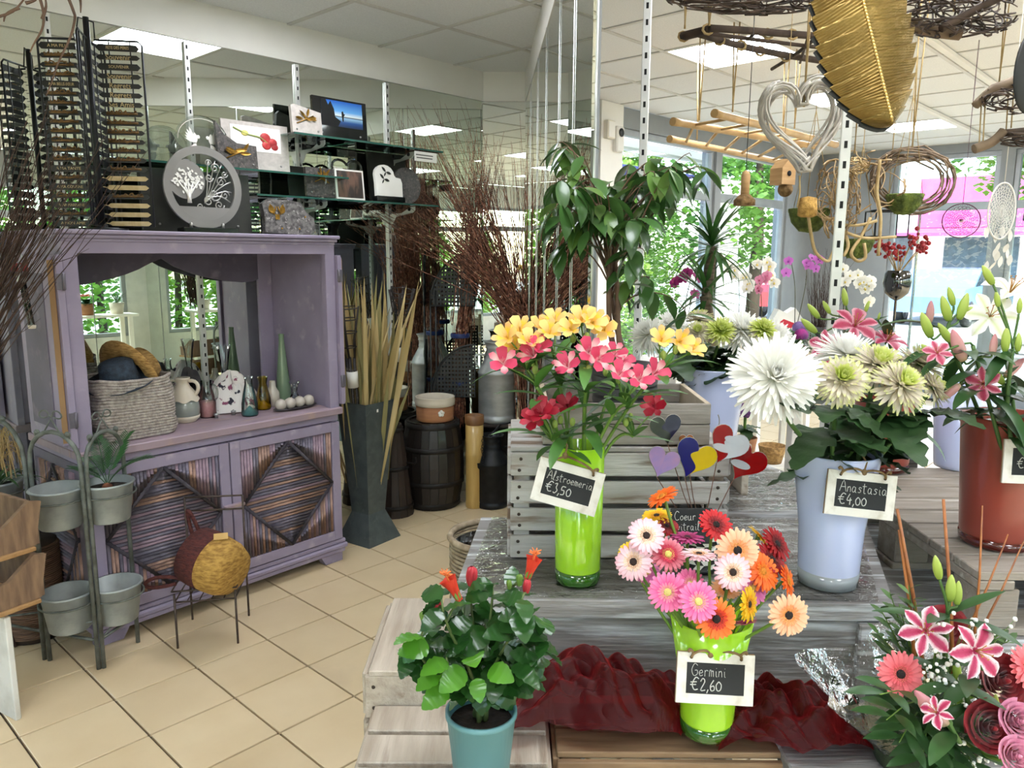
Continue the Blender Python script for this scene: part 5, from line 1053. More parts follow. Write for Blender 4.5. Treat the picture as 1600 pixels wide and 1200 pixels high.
# slatted crate, bottom up, with planter box
def crate(name, label, o, w_, d, h, m, rows, side=True, top=None, gap=.012, slat_th=.012, n_top=4, posts=True, top_dir='x', rz=0):
    t = thing(name, label, 'crate', o, rz); hs = (h-(rows-1)*gap)/rows
    for k in range(rows):
        z = k*(hs+gap)+hs/2
        f = MB().box((w_/2, 0, z), (w_, slat_th, hs), None, .002).build('front_slat', m, t, True)
        for x in (.02, w_-.02):
            for dz in (-.25, .25): MB().lathe([(0, 0), (.004, 0), (.003, .002), (0, .0025)], 8, T=WM[t] @ Matrix.Translation(V((x+R.uniform(-.004, .004), -slat_th/2, z+dz*hs))) @ Matrix.Rotation(PI/2, 4, 'X')).build('nail', nailM, f)
        MB().box((w_/2, d, z), (w_, slat_th, hs), None, .002).build('rear_slat', m, t, True)
        for x in (-.001, w_+.001): MB().box((x, d/2, z), (slat_th, d-slat_th*1.2, hs), None, .002).build('side_slat', m, t, True)
    for x in (.025, w_-.025):
        for y in (.02, d-.02): MB().box((x, y, h/2), (.035, .028, h-.004), None, .002).build('corner_post', m, t, True)
    for k in range(n_top):
        if top_dir == 'x': hw = d/n_top; MB().box((w_/2, hw*(k+.5)-.0, h+.006), (w_, hw-.012, .012), None, .002).build('top_slat', m, t, True)
        else: hw = w_/n_top; MB().box((hw*(k+.5), d/2, h+.006), (hw-.016, d+.012, .012), None, .002).build('top_slat', m, t, True)
    return t
co = on(797, 874, ZP); wC = (on(1131, 874, ZP)-co).x; zt = at(800, 700, co.y).z
crate('wooden_crate', 'whitewashed slatted crate behind the lime green vase', V((co.x, co.y+.006, ZP+.004)), wC, .30, zt-ZP-.016, weathW, 4, n_top=3)
po = V((at(848, 700, co.y+.02).x, co.y+.02, zt+.002)); wP = at(1108, 700, co.y+.02).x-po.x; dP = .27
pb = thing('planter_box', 'open grey wooden box holding the weeping fig pot', 'box', po); hP = .095
wbx = mat('grey_box_wood', '#97918a', .75, col2='#7d766e', scale=8, stretch=(.8, 6, 6), detail=7, bump=.25, bstretch=(1, 18, 18)); wbe = mat('box_edge', '#b9ac96', .7, col2='#a3957e', scale=12)
for k in range(2): MB().box((wP/2, .006, .024+k*.047), (wP, .012, .045), None, .001).build('front_board', wbx, pb, True); MB().box((wP/2, dP, .024+k*.047), (wP, .012, .045), None, .001).build('rear_board', wbx, pb, True)
for x in (.006, wP-.006): MB().box((x, dP/2, hP/2), (.012, dP-.012, hP), None, .001).build('end_board', wbe, pb, True)
MB().box((wP/2, dP/2, .005), (wP-.02, dP-.02, .008)).build('floor_board', wbx, pb, True)
# bleached crates stepping down on the left and in front
o = on(570, 1046, .80); bq = on(592, 932, .80); crate('wooden_crate', 'bleached slatted crate left of the hibiscus, at the bench corner', V((o.x, o.y, .50)), .36, bq.y-o.y-.012, .288, weathB, 3, n_top=3, top_dir='y')
lg = thing('crate_support', 'rough wooden box under the bleached crate', 'box', V((o.x+.18, o.y+.15, 0)))
for s in (-1, 1): MB().box((s*.15, 0, .25), (.02, .28, .5), None, .002).build('side', weathB, lg, True)
MB().box((0, 0, .49), (.3, .28, .018)).build('top', weathB, lg, True)
ZF = .73; fo = on(598, 1094, ZF); crate('wooden_crate', 'bleached crate under the potted hibiscus', V((fo.x-.012, .93, .42)), .33, fo.y-.93-.012, ZF-.42-.012, weathB, 3, n_top=5, top_dir='x')
co2 = V((fo.x+.335, 1.235, ZF-.25)); crate('wooden_crate', 'brown-edged crate under the red organza', co2, .62, .165, .238, mat('brown_crate', '#8a6f52', .7, col2='#6b523a', scale=7, stretch=(.7, 6, 6), detail=7, bump=.25, rnd=.06), 2, n_top=2, top_dir='x', gap=.02)
for k, (x, y, z, lab) in enumerate(((fo.x+.15, 1.15, .42, 'rough box under the hibiscus crate'), (fo.x+.64, 1.32, ZF-.25, 'rough box under the organza crate'))):
    t = thing('crate_support', lab, 'box', V((x, y, 0)))
    for s in (-1, 1): MB().box((s*.13, 0, z/2), (.02, .2, z), None, .002).build('side', weathB, t, True)
    MB().box((0, 0, z-.009), (.26, .2, .018)).build('top', weathB, t, True)
# bench right of the organza, under the mixed bouquet
rbn = thing('low_bench', 'grey boards under the mixed bouquet at lower right', 'bench', V((.85, 1.28, 0)))
for k in range(2): MB().box((.0, -.06+k*.125, .72), (.74, .12, .03), None, .003).build('top_plank', weath, rbn, True)
for s in (-1, 1): MB().box((s*.3, 0, .35), (.05, .16, .70), None, .003).build('leg', weath, rbn, True)
# pallet
ZD = 1.0; pc = on(1532, 895, ZD); pal = thing('wooden_pallet', 'grey wooden pallet carrying the terracotta-red buckets', 'pallet', V((pc.x, pc.y, ZD-.125)))
for k in range(8): MB().box((pc.x+.45+(.03 if k > 4 else 0), pc.y+.045+k*.094, ZD-.0085), (.9, .086, .017), None, .002).build('deck_slat', palM, pal)
for x in (.035, .45, .86): MB().box((pc.x+x, pc.y+.375, ZD-.027), (.07, .75, .018), None, .002).build('stringer', palM, pal)
for x in (.045, .45, .86):
    for y in (.05, .375, .70): MB().box((pc.x+x, pc.y+y, ZD-.077), (.08, .09, .08), None, .003).build('block', palM, pal)
for y in (.05, .375, .70): MB().box((pc.x+.45, pc.y+y, ZD-.1255), (.9, .09, .016), None, .002).build('bottom_board', palM, pal)
pt = thing('pallet_table', 'grey board table under the pallet', 'table', V((pc.x+.4, pc.y+.35, 0))); MB().box((0, 0, ZD-.134-.015), (1.1, .9, .03), None, .003).build('top', weath, pt, True)
for x in (-.42, .48):
    for y in (-.36, .36): MB().box((x, y, (ZD-.164)/2), (.06, .06, ZD-.164), None, .003).build('leg', weath, pt, True)
# ================================================================== vases
def vase(name, label, p, prof, body, base=None, n=40, cat='vase', group=None, inner=None):
    t = thing(name, label, cat, p, 0, group); MB().lathe(prof, n).build('wall', body, t, True)
    if base: MB().lathe(base[0], n).build('base', base[1], t, True)
    return t
lime = mat('lime_glass', '#9fd42c', .12, col2='#98cf26', scale=2, coat=.6, spec=.6); limed = mat('lime_base', '#1f4a10', .08, coat=.8, col2='#285812', scale=4)
v1 = on(902, 908, ZP)+V((0, 0, .004)); vase('cylinder_vase', 'tall lime green glass cylinder full of alstroemeria', v1, [(0, .026), (.046, .026), (.0475, .03), (.0505, .29), (.0475, .29), (.0445, .04), (0, .04)], lime, ([(0, 0), (.044, 0), (.0465, .004), (.0475, .028), (0, .028)], limed))
MB().lathe([(0, .2), (.0455, .2)], 24).build('water', glass('water', '#d8e6d0', .02, .2, .05), bpy.data.objects['cylinder_vase'], True)
v3 = on(1102, 1158, ZF)+V((0, 0, .022)); vase('flared_vase', 'flared lime green vase of gerberas with chalk tag', v3, [(0, .024), (.046, .024), (.0475, .03), (.052, .1), (.072, .222), (.069, .222), (.049, .1), (.044, .035), (0, .035)], lime, ([(0, 0), (.043, 0), (.046, .004), (.0475, .026), (0, .026)], limed))
wb_ = mat('white_bucket', '#b9c6f0', .25, col2='#c6cdea', scale=2, coat=.3); wbb = mat('bucket_base', '#9aa0a6', .15, coat=.5, col2='#8c9298')
v2 = on(1292, 910, ZP)+V((0, 0, .004)); vase('flower_bucket', 'white plastic bucket of chrysanthemums with chalk tag', v2, [(0, .02), (.058, .02), (.06, .03), (.064, .12), (.084, .275), (.0855, .28), (.081, .28), (.06, .12), (.055, .03), (0, .03)], wb_, ([(.05, 0), (.059, .0), (.061, .03), (.055, .03)], wbb), cat='bucket')
rb_ = mat('red_bucket', '#944134', .3, col2='#8a3c30', scale=3, coat=.3); rbb = mat('red_base', '#54150f', .1, coat=.7, col2='#46110c')
v4 = on(1578, 862, ZD)+V((0, .05, .002)); vase('flower_bucket', 'terracotta-red bucket of lilies on the pallet, right edge', v4, [(0, .018), (.068, .018), (.07, .025), (.088, .27), (.09, .275), (.085, .275), (.065, .03), (0, .03)], rb_, ([(0, 0), (.066, 0), (.07, .005), (.071, .02), (0, .02)], rbb), cat='bucket')
v5 = on(1392, 742, ZD)+V((0, .06, .002)); vase('flower_bucket', 'terracotta-red bucket half hidden behind the white bucket', v5, [(0, .018), (.068, .018), (.07, .025), (.088, .27), (.09, .275), (.085, .275), (.065, .03), (0, .03)], rb_, ([(0, 0), (.066, 0), (.07, .005), (.071, .02), (0, .02)], rbb), cat='bucket')
v6 = on(1512, 737, ZD)+V((0, .05, .002)); vase('flower_bucket', 'white bucket standing between the two terracotta-red buckets', v6, [(0, .0), (.062, .0), (.064, .01), (.084, .26), (.08, .26), (.06, .02), (0, .02)], wb_, cat='bucket')
v7 = at(1112, 682, 2.2); vase('flower_bucket', 'white bucket of chrysanthemums behind the planter box', v7, [(0, .0), (.068, .0), (.07, .01), (.089, .2), (.0905, .205), (.085, .205), (.066, .02), (0, .02)], wb_, cat='bucket')
t = thing('bucket_stool', 'slatted box raising the rear white bucket', 'box', V((v7.x, v7.y, 0)))
for s in (-1, 1): MB().box((s*.08, 0, v7.z/2-.01), (.02, .16, v7.z-.02), None, .002).build('side', weathB, t, True)
MB().box((0, 0, v7.z-.01), (.18, .18, .018), None, .002).build('top', weathB, t, True); MB().box((0, -.07, v7.z*.55), (.14, .014, .06)).build('rail', weathB, t, True)
gc = on(1428, 738, ZD)+V((0, .05, 0)); t = thing('glass_cube', 'dark glass block with a red heart pick', 'ornament', gc); MB().box((0, 0, .045), (.05, .05, .085), None, .004).build('block', glass('dark_green_glass', '#1c2a26', .02, .4, .1), t, True); MB().tube([(0, 0, .08), (0, 0, .135)], .002, 5, T=WM[t]).build('wire', steel, t)
MB().prism([(0, -.018), (.016, .0), (.014, .012), (.006, .014), (0, .008), (-.006, .014), (-.014, .012), (-.016, 0)], .006, WM[t] @ Matrix.Translation(V((0, 0, .145))) @ Matrix.Rotation(PI/2, 4, 'X')).build('heart', mat('red_gloss', '#b0141c', .15, coat=.7), t)
# ================================================================== chalk tags
chalkb = mat('chalkboard', '#1d1f20', .8, col2='#26282a', scale=12, detail=6); chalk = mat('chalk', '#c9c8c4', .9); tagW = mat('tag_frame', '#dcd8d0', .6, col2='#c2bbae', scale=40, detail=6, lo=.5, hi=.75, bump=.1); twine = mat('jute', '#8d7350', .9, col2='#6a5336', scale=50, bump=.5); tagE = mat('tag_edge', '#8f6c4a', .7)
def tag(label, c, n, rot, w_, h, lines, knot):
    x, y, z = frame(n); F = Matrix((x, y, z)).transposed().to_4x4(); F.translation = c; F = F @ Matrix.Rotation(rot, 4, 'Z'); t = thing('price_tag', label, 'price tag', None, M=F); bw = h*.19
    for nm, P_ in (('top', [(-w_/2, h/2), (w_/2, h/2), (w_/2-bw, h/2-bw), (-w_/2+bw, h/2-bw)]), ('bot', [(-w_/2, -h/2), (w_/2, -h/2), (w_/2-bw, -h/2+bw), (-w_/2+bw, -h/2+bw)]), ('l', [(-w_/2, -h/2), (-w_/2, h/2), (-w_/2+bw, h/2-bw), (-w_/2+bw, -h/2+bw)]), ('r', [(w_/2, -h/2), (w_/2, h/2), (w_/2-bw, h/2-bw), (w_/2-bw, -h/2+bw)])):
        s = .0006; P2 = [(px*(1-s/w_*2), py*(1-s/h*2)) for px, py in P_]; MB().prism(P2, .007).build('frame_rail', tagW, t, True)
    MB().box((0, 0, -.002), (w_*.996, h*.996, .004)).build('backing', tagE, t, True); MB().box((0, 0, .0008), (w_-bw*2+.004, h-bw*2+.004, .003)).build('board', chalkb, t, True)
    mb = MB()
    for s_, xx, yy, hh, th in lines: handwriting(mb, s_, xx*w_, yy*h, hh*h, th, F @ Matrix.Translation(V((0, 0, .0026))))
    mb.build('handwriting', chalk, t)
    for s in (-1, 1): MB().lathe([(0, 0), (.0028, 0), (.0028, .001), (0, .001)], 8, T=F @ Matrix.Translation(V((s*w_*.32, h/2-bw*.5, .0034)))).build('hole', slotM, t)
    k = F.inverted() @ knot
    for s in (-1, 1):
        MB().tube(bez(F @ V((s*w_*.32, h/2-bw*.5, .005)), F @ V((s*w_*.34, h/2+.004, .012)), F @ V((s*w_*.12, h/2+.012, .012)), knot, 8), .0022, 6).build('twine', twine, t)
        MB().tube(bez(F @ V((s*w_*.32, h/2-bw*.5, .005)), F @ V((s*w_*.26, h/2+.006, .01)), F @ V((s*w_*.42, h/2+.012, .01)), F @ V((s*w_*.36, h/2+.002, .01)), 6), .0022, 6).build('twine', twine, t)
    MB().ball(knot, (.006, .006, .007), 8, 6).build('knot', twine, t); MB().tube([knot, knot+V((.004, 0, .02)), knot+V((-.004, .004, .032))], .002, 5).build('twine', twine, t)
    return t
tag('white framed chalk tag hanging askew on the lime cylinder vase', at(887, 760, v1.y-.062), V((-.12, -1, .12)), -.24, .132, .088, [('Alstroemeria', -.33, .06, .2, .0005), ('€3,50', -.3, -.22, .24, .0009)], at(883, 712, v1.y-.055))
tag('white framed chalk tag on the white chrysanthemum bucket', at(1344, 773, v2.y-.085), V((-.05, -1, .15)), -.09, .132, .088, [('Anastasia', -.31, .04, .25, .0006), ('€4,00', -.3, -.24, .24, .0009)], at(1350, 738, v2.y-.08))
tag('white framed chalk tag on the flared gerbera vase', at(1117, 1060, v3.y-.066), V((0, -1, .2)), -.05, .132, .086, [('Germini', -.31, .04, .24, .0005), ('€2,60', -.3, -.24, .25, .0009)], at(1110, 1022, v3.y-.06))
tag('white framed chalk tag cut by the right edge on the lily bucket', at(1620, 722, v4.y-.09), V((-.05, -1, .1)), -.02, .132, .088, [('€', -.28, -.15, .24, .0009)], at(1625, 690, v4.y-.085))
# small slate sign and stained-glass hearts
hp = on(1082, 872, ZP)+V((0, 0, .003)); hp = V((hp.x, 1.585, ZP+.003)); t = thing('harlequin_pot', 'black and white diamond patterned pot with cream rim', 'pot', hp); mb = MB(); N = 14; MM = 7
for i in range(MM):
    for j in range(N):
        for e in (0, 1):
            def pt(ii, jj): z = .01+.075*ii/MM; r_ = .034+.006*ii/MM; an = 2*PI*jj/N; return V((r_*math.cos(an), r_*math.sin(an), z))
            mb.m = (i+j) % 2; q = [pt(i, j+.5*(i % 2)), pt(i, j+1+.5*(i % 2)), pt(i+1, j+1+.5*((i+1) % 2)), pt(i+1, j+.5*((i+1) % 2))]
        mb.add(q, [(0, 1, 2, 3)])
mb.build('diamond_glaze', [black, wpaint], t, True); MB().lathe([(.0, .0), (.032, .0), (.034, .01), (.0, .01)], 20).build('base', black, t, True); MB().lathe([(.04, .085), (.044, .088), (.045, .095), (.044, .1), (.038, .1), (.036, .088), (.033, .02), (0, .018)], 28).build('rim', cer, t, True)
F = fmat(at(1080, 822, 1.53), V((.05, -1, .12))); t = thing('slate_sign', 'small black slate sign leaning on the harlequin pot', 'sign', None, M=F)
MB().box((0, 0, 0), (.088, .075, .005), None, .002).build('slate', chalkb, t, True); mb = MB(); handwriting(mb, 'Coeur en', -.036, .013, .019, .0006, F @ Matrix.Translation(V((0, 0, .003)))); handwriting(mb, 'vitrail', -.03, -.008, .018, .0006, F @ Matrix.Translation(V((0, 0, .003)))); handwriting(mb, '6€18', -.032, -.032, .017, .0006, F @ Matrix.Translation(V((0, 0, .003)))); mb.build('handwriting', chalk, t)
came = mat('lead_came', '#a9a49c', .35, metal=.8, col2='#8c867d', scale=40)
def stained(label, px, py, size, rot, cols, Y=1.57, split=0):
    c = at(px, py, Y); F = fmat(c, V((.1, -1, .05))) @ Matrix.Rotation(rot, 4, 'Z'); t = thing('glass_heart', label, 'ornament', V((c.x, c.y, c.z)), 0, 'stained-glass hearts on wires'); s = size
    def H(tt): return V((s*math.sin(tt)**3, s*(.8125*math.cos(tt)-.3125*math.cos(2*tt)-.125*math.cos(3*tt)-.0625*math.cos(4*tt)), 0))
    s = size = size*1.32; n = 18; L_ = [H(-PI+PI*k/n) for k in range(n+1)]; R_ = [H(PI*k/n) for k in range(n+1)]   # left from tip to cleft, right from cleft to tip
    seam = curve_pts([R_[-1], V((.25*s, -.45*s, 0)), V((-.25*s, -.0*s, 0)), R_[0]], 5) if split else None
    for half, colr in ((L_, cols[0]), (R_, cols[-1])):
        pts = [(p.x, p.y) for p in half]
        if seam: pts = pts+[(p.x, p.y) for p in (seam[1:-1][::-1] if half is L_ else seam[1:-1])]
        MB().prism(pts, .003, F).build('glass_piece', colr, t)
    if split == 2:
        for sg, cc in ((-1, cols[1]), (1, cols[2])):
            MB().prism([(sg*.15*s+.5*s*math.cos(k*PI/8), sg*.3*s+.2*s*math.sin(k*PI/8)+.1*s*math.cos(k*PI/8)) for k in range(16)], .0045, F).build('glass_piece', cc, t)
    MB().tube([F @ p for p in L_+R_[1:]], .0012, 5, False).build('came', came, t)
    if seam: MB().tube([F @ p for p in seam], .0012, 5, False).build('came', came, t)
    tip = F @ R_[-1]; MB().tube([tip, tip.lerp(hp+V((0, 0, .05)), .5)+V((0, .002, 0)), hp+V((R.uniform(-.02, .02), R.uniform(-.01, .01), .05))], .0011, 5).build('wire', mat('copper_wire', '#6a4a3a', .5, metal=.5), t)
sg = lambda n_, c1, c2: mat('stained_'+n_, c1, .12, col2=c2, scale=18, detail=3, trl=.35, coat=.4)
lav, navyg, yel, red, whi, dkg, dkb, amb = sg('lavender', '#9c8fd0', '#c79ac0'), sg('navy', '#1a1a78', '#15156a'), sg('yellow', '#e0c414', '#d6b90f'), sg('red', '#a80f14', '#95090f'), sg('white', '#d9dbe2', '#cfd2da'), sg('smoke', '#3c3f38', '#4c4d46'), sg('dusk', '#2e2c44', '#46445c'), sg('amber', '#b06a34', '#9c5a28')
stained('smoky dark glass heart, tallest of the hearts on wires', 1040, 668, .026, .15, (dkg, dkb), 1.60, 1); stained('lavender marbled glass heart at lower left of the hearts', 1036, 720, .026, -.35, (lav, lav), 1.55); stained('navy and yellow glass heart in the middle of the group', 1086, 714, .034, -.45, (navyg, yel), 1.56, 1)
stained('red and white glass heart upper right of the group', 1138, 694, .033, -.55, (red, whi, whi), 1.58, 2); stained('red and white glass heart lower right of the group', 1166, 720, .034, -.6, (red, whi, red), 1.60, 2); stained('little amber glass heart peeping behind the yellow one', 1072, 688, .012, 0, (amb, amb), 1.62)
MB().tube(curve_pts([at(1118, 690, 1.64), at(1124, 660, 1.64), at(1122, 648, 1.64)], 4), .0012, 5).build('twisted_wire', came, label='twisted silver wire sticking up behind the glass hearts', cat='wire')
# ================================================================== flowers
def N3(a, b, c): return (_r*a+_u*b-_f*c).normalized()
GM = {}
def stemM(): return mat('flower_stem', '#6d8f3a', .45, col2='#587a2e', scale=9, trl=.1)
def gerb_mesh(nm, outer, inner, ring, eye):
    if nm in GM: return GM[nm]
    g = random.Random(len(GM)+3); mb = MB()
    pr = lambda t: min(1, .4+1.1*t) if t < .8 else 1-.55*((t-.8)/.2)**2
    for ringi, (n, L, el, off) in enumerate(((22, 1.0, .02, 0), (20, .92, .17, .5), (20, .52, .35, .2))):
        mb.m = 0 if ringi < 2 else 1
        for k in range(n):
            an = 2*PI*(k+off)/n+g.gauss(0, .03); T_ = Matrix.Rotation(an, 4, 'Z') @ Matrix.Translation(V((0, .12, .01*ringi))) @ Matrix.Rotation(el+g.gauss(0, .04), 4, 'X')
            mb.blade((L-.12)*g.uniform(.94, 1.04), [.2, .2, .1][ringi], 6, prof=pr, bend=-.25+g.gauss(0, .08), fold=.18, T=T_)
    pm = mb.mesh('petals', [mat('gerbera_'+nm, outer[0], .5, uvramp=('v', ((0, outer[1]), (.35, outer[0]), (1, outer[2] if len(outer) > 2 else outer[0]))), trl=.25), mat('gerbera_in_'+nm, inner, .6, trl=.2)])
    mb = MB(); mb.m = 0
    for k in range(46):
        an = k*2.39996; r_ = .17+.17*math.sqrt(k/46); mb.ball((r_*math.cos(an), r_*math.sin(an), .06), (.028, .028, .05), 5, 3)
    mb.m = 1; mb.lathe([(.2, .02), (.19, .08), (.12, .12), (0, .13)], 14)
    cm_ = mb.mesh('centre', [mat('florets_'+nm, ring, .7), mat('eye_'+nm, eye, .8, col2=eye, scale=30, bump=.5)])
    mb = MB(); mb.lathe([(.035, -.4), (.1, -.28), (.22, -.1), (.24, 0), (.1, .01)], 14); km = mb.mesh('calyx', mat('calyx', '#5f7a3c', .6, col2='#4c6630', scale=20))
    GM[nm] = (pm, cm_, km); return GM[nm]
def gerbera(label, px, py, r_px, n, spec, Y, base, group='gerberas in the flared lime vase', bendz=.05):
    c = at(px, py, Y); d = (c-V((0, 0, CAMH))).dot(_f); r = r_px*d/CF; t = thing('gerbera', label, 'flower', base, 0, group); pm, cm_, km = gerb_mesh(*spec)
    M = fmat(c, n, V((.2, .3, 1)), r) @ Matrix.Rotation(px*.7, 4, 'Z')
    link('petals', pm, t, M); link('centre', cm_, t, M); link('calyx', km, t, M)
    MB().tube(bez(base, base+V((0, 0, .1)), c-n*.06-V((0, 0, bendz)), c-n*r*.35, 10), .0028, 7).build('stem', stemM(), t)
S_ = {'pale': ('pale', ('#f0dcdc', '#f7f0e6', '#eeb9c6'), '#e9c9b0', '#b9763e', '#2a1712'), 'pink': ('pink', ('#e8589c', '#e8589c', '#ee86b4'), '#e888a8', '#d9b25a', '#d9c878'), 'peach': ('peach', ('#f2b48a', '#f2a878', '#f6c7a4'), '#ee9a64', '#e0a24a', '#1c100c'), 'orange': ('orange', ('#ee6a1c', '#e04a12', '#f58434'), '#c92f10', '#7a1a10', '#1a0c0a'), 'orangeY': ('orangeY', ('#ee6418', '#ec5812', '#f27a2c'), '#e8701c', '#d98a20', '#c97a1c'), 'red': ('red', ('#b8161c', '#9c1016', '#c82026'), '#8a0e14', '#6a1410', '#1a0c08'), 'dred': ('dred', ('#8c1018', '#780c14', '#a0141c'), '#6c0c12', '#4a0c0c', '#1c0a0a'), 'yellow': ('yellow', ('#f0c018', '#eeb812', '#f4cc30'), '#e8a818', '#c98a18', '#241408'), 'crim': ('crim', ('#b81c40', '#b01838', '#e28a98'), '#c02444', '#d8c060', '#d8cc6c'), 'mag': ('mag', ('#a8306e', '#98285e', '#c05088'), '#a02c64', '#8a3050', '#3a1420'), 'mauve': ('mauve', ('#d060a4', '#c85898', '#dc80b8'), '#cc6aa0', '#d4a85c', '#d4b86c'), 'coral': ('coral', ('#ea6a74', '#e25a6c', '#f08288'), '#e46068', '#b8603a', '#1c0c0c')}
vb = lambda i: v3+V((.018*math.cos(i*2.4), .018*math.sin(i*2.4), .06))
GL = [(1035, 776, 27, (-.5, .8, .15), 'orangeY', 1.33, 'orange gerbera seen edge-on at the top left'), (1026, 806, 25, (-.2, .9, .25), 'yellow', 1.37, 'yellow gerbera edge-on below the top orange one'), (1010, 837, 30, (-.05, .45, .9), 'pale', 1.25, 'pale pink gerbera with dark eye, upper left'), (990, 878, 31, (-.4, .3, .8), 'pale', 1.24, 'pale pink gerbera at the far left, turned left'), (985, 862, 22, (-.3, .6, .5), 'yellow', 1.3, 'yellow gerbera hidden behind the far left pale one'), (1044, 866, 29, (.05, .5, .85), 'crim', 1.25, 'crimson gerbera with lime centre and pale petal tips'), (1074, 840, 28, (.0, .97, .12), 'mag', 1.31, 'magenta gerbera seen from the side'), (1092, 866, 28, (.02, .97, .1), 'pale', 1.22, 'pale pink gerbera seen from the side'), (1119, 820, 29, (.2, .6, .75), 'red', 1.32, 'bright red gerbera at the top'), (1152, 860, 35, (.05, .15, .98), 'peach', 1.22, 'large peach gerbera with dark eye, upper right'), (1145, 894, 30, (-.05, .15, .95), 'pale', 1.18, 'cream and pink gerbera below the large peach one'), (1043, 925, 32, (-.05, .1, .98), 'pink', 1.16, 'pink gerbera at the lower left'), (1078, 912, 25, (.1, .4, .85), 'pink', 1.22, 'pink gerbera between the two lower pink ones'), (1091, 940, 33, (.1, .25, .95), 'pink', 1.14, 'pink gerbera hanging over the vase rim'), (1119, 967, 34, (0, .05, 1), 'orange', 1.14, 'orange gerbera with dark eye at the vase rim'), (1134, 920, 24, (-.3, -.5, .7), 'peach', 1.22, 'small peach gerbera facing down'), (1170, 944, 29, (.75, .05, .65), 'yellow', 1.17, 'yellow gerbera turned to the right'), (1177, 918, 27, (.35, .3, .85), 'mauve', 1.23, 'mauve gerbera behind the yellow one'), (1165, 972, 19, (.1, -.8, .4), 'mag', 1.18, 'drooping magenta gerbera under the yellow one'), (1232, 961, 34, (.12, .02, 1), 'peach', 1.13, 'peach gerbera with dark eye, far right'), (1214, 850, 30, (.6, .55, .6), 'dred', 1.3, 'dark red gerbera at the upper right'), (1206, 874, 30, (.5, .6, .6), 'dred', 1.27, 'dark red gerbera under the upper right one'), (1192, 893, 32, (.45, .35, .8), 'orangeY', 1.24, 'plain orange gerbera right of the large peach one'), (1231, 908, 27, (.8, .25, .5), 'orangeY', 1.25, 'orange gerbera turned away at the right'), (1187, 838, 24, (.6, .6, .1), 'yellow', 1.34, 'yellow gerbera behind the dark red ones'), (1042, 822, 20, (.1, .7, .5), 'dred', 1.34, 'dark burgundy gerbera behind the pale one'), (1012, 895, 20, (-.3, .6, .5), 'mauve', 1.3, 'mauve gerbera hidden at the far left')]
for i, (x, y, r_, n_, sp, Y, lab) in enumerate(GL): gerbera(lab, x, y, r_, N3(*n_), S_[sp], Y, vb(i))
# ---------- chrysanthemums
CHM = {}
def mum_mesh(kind):
    if kind in CHM: return CHM[kind]
    g = random.Random(9); mb = MB()
    if kind == 'spider': rings = ((40, 1.0, -.35, .085), (38, .98, -.1, .085), (36, .92, .15, .085), (32, .8, .42, .085), (26, .62, .75, .08), (18, .42, 1.1, .075), (10, .26, 1.4, .07)); m = mat('mum_white', '#f3f1ea', .6, uvramp=('v', ((0, '#e4e4c8'), (.25, '#efeee6'), (1, '#f1f0ec'))), trl=.3)
    else: rings = ((34, 1.0, -.45, .12), (34, .95, -.1, .12), (32, .86, .2, .12), (28, .72, .5, .115), (22, .54, .8, .11), (16, .36, 1.1, .1), (9, .22, 1.4, .09)); m = mat('mum_cream', '#efe8d6', .6, uvramp=('v', ((0, '#c0c67c'), (.3, '#dcd4be'), (.75, '#e4dacc'), (1, '#ccd27c'))), trl=.3)
    m2 = mat('mum_green', '#b9c94a', .6, uvramp=('v', ((0, '#9fb838'), (.6, '#c2cf5c'), (1, '#dfe39a'))), trl=.3)
    for i, (n, L, el, w_) in enumerate(rings):
        mb.m = 0 if (kind == 'spider' or i < 4) else 1
        if kind == 'green': mb.m = 0 if i < 1 else 1
        for k in range(n):
            an = 2*PI*(k+.5*(i % 2))/n+g.gauss(0, .05); T_ = Matrix.Rotation(an, 4, 'Z') @ Matrix.Translation(V((0, .05, .04*i))) @ Matrix.Rotation(el+g.gauss(0, .09), 4, 'X')
            mb.blade(L*g.uniform(.88, 1.06), w_*1.25, 5, prof=lambda t: .55+.45*math.sin(min(1, t*1.1)*PI*.75) if t < .9 else .35, bend=(.15 if i < 3 else .55)+g.gauss(0, .15)-(.5 if (i == 0 and kind == 'spider') else 0), fold=.55, T=T_)
    CHM[kind] = mb.mesh('petals', [m, m2]); return CHM[kind]
def lobed(seed, L=.1, W_=.07):
    g = random.Random(seed); mb = MB(); n = 12
    mb.blade(L, W_, n, prof=lambda t: (math.sin(PI*min(1, t*.93+.05))**.7)*(.72+.38*abs(math.sin(t*PI*3.4+.5))), bend=-.7, fold=.12, wav=.12); return mb
darkleaf = mat('mum_leaf', '#33502c', .45, col2='#25401f', scale=14, trl=.15, rnd=.15, bump=.15, bscale=60)
LOB = [lobed(i, L_, W2).mesh('leaf', darkleaf) for i, (L_, W2) in enumerate(((.1, .075), (.13, .08), (.08, .06)))]
calyxM = mat('mum_calyx', '#4d6a32', .6, col2='#3c5626', scale=20)
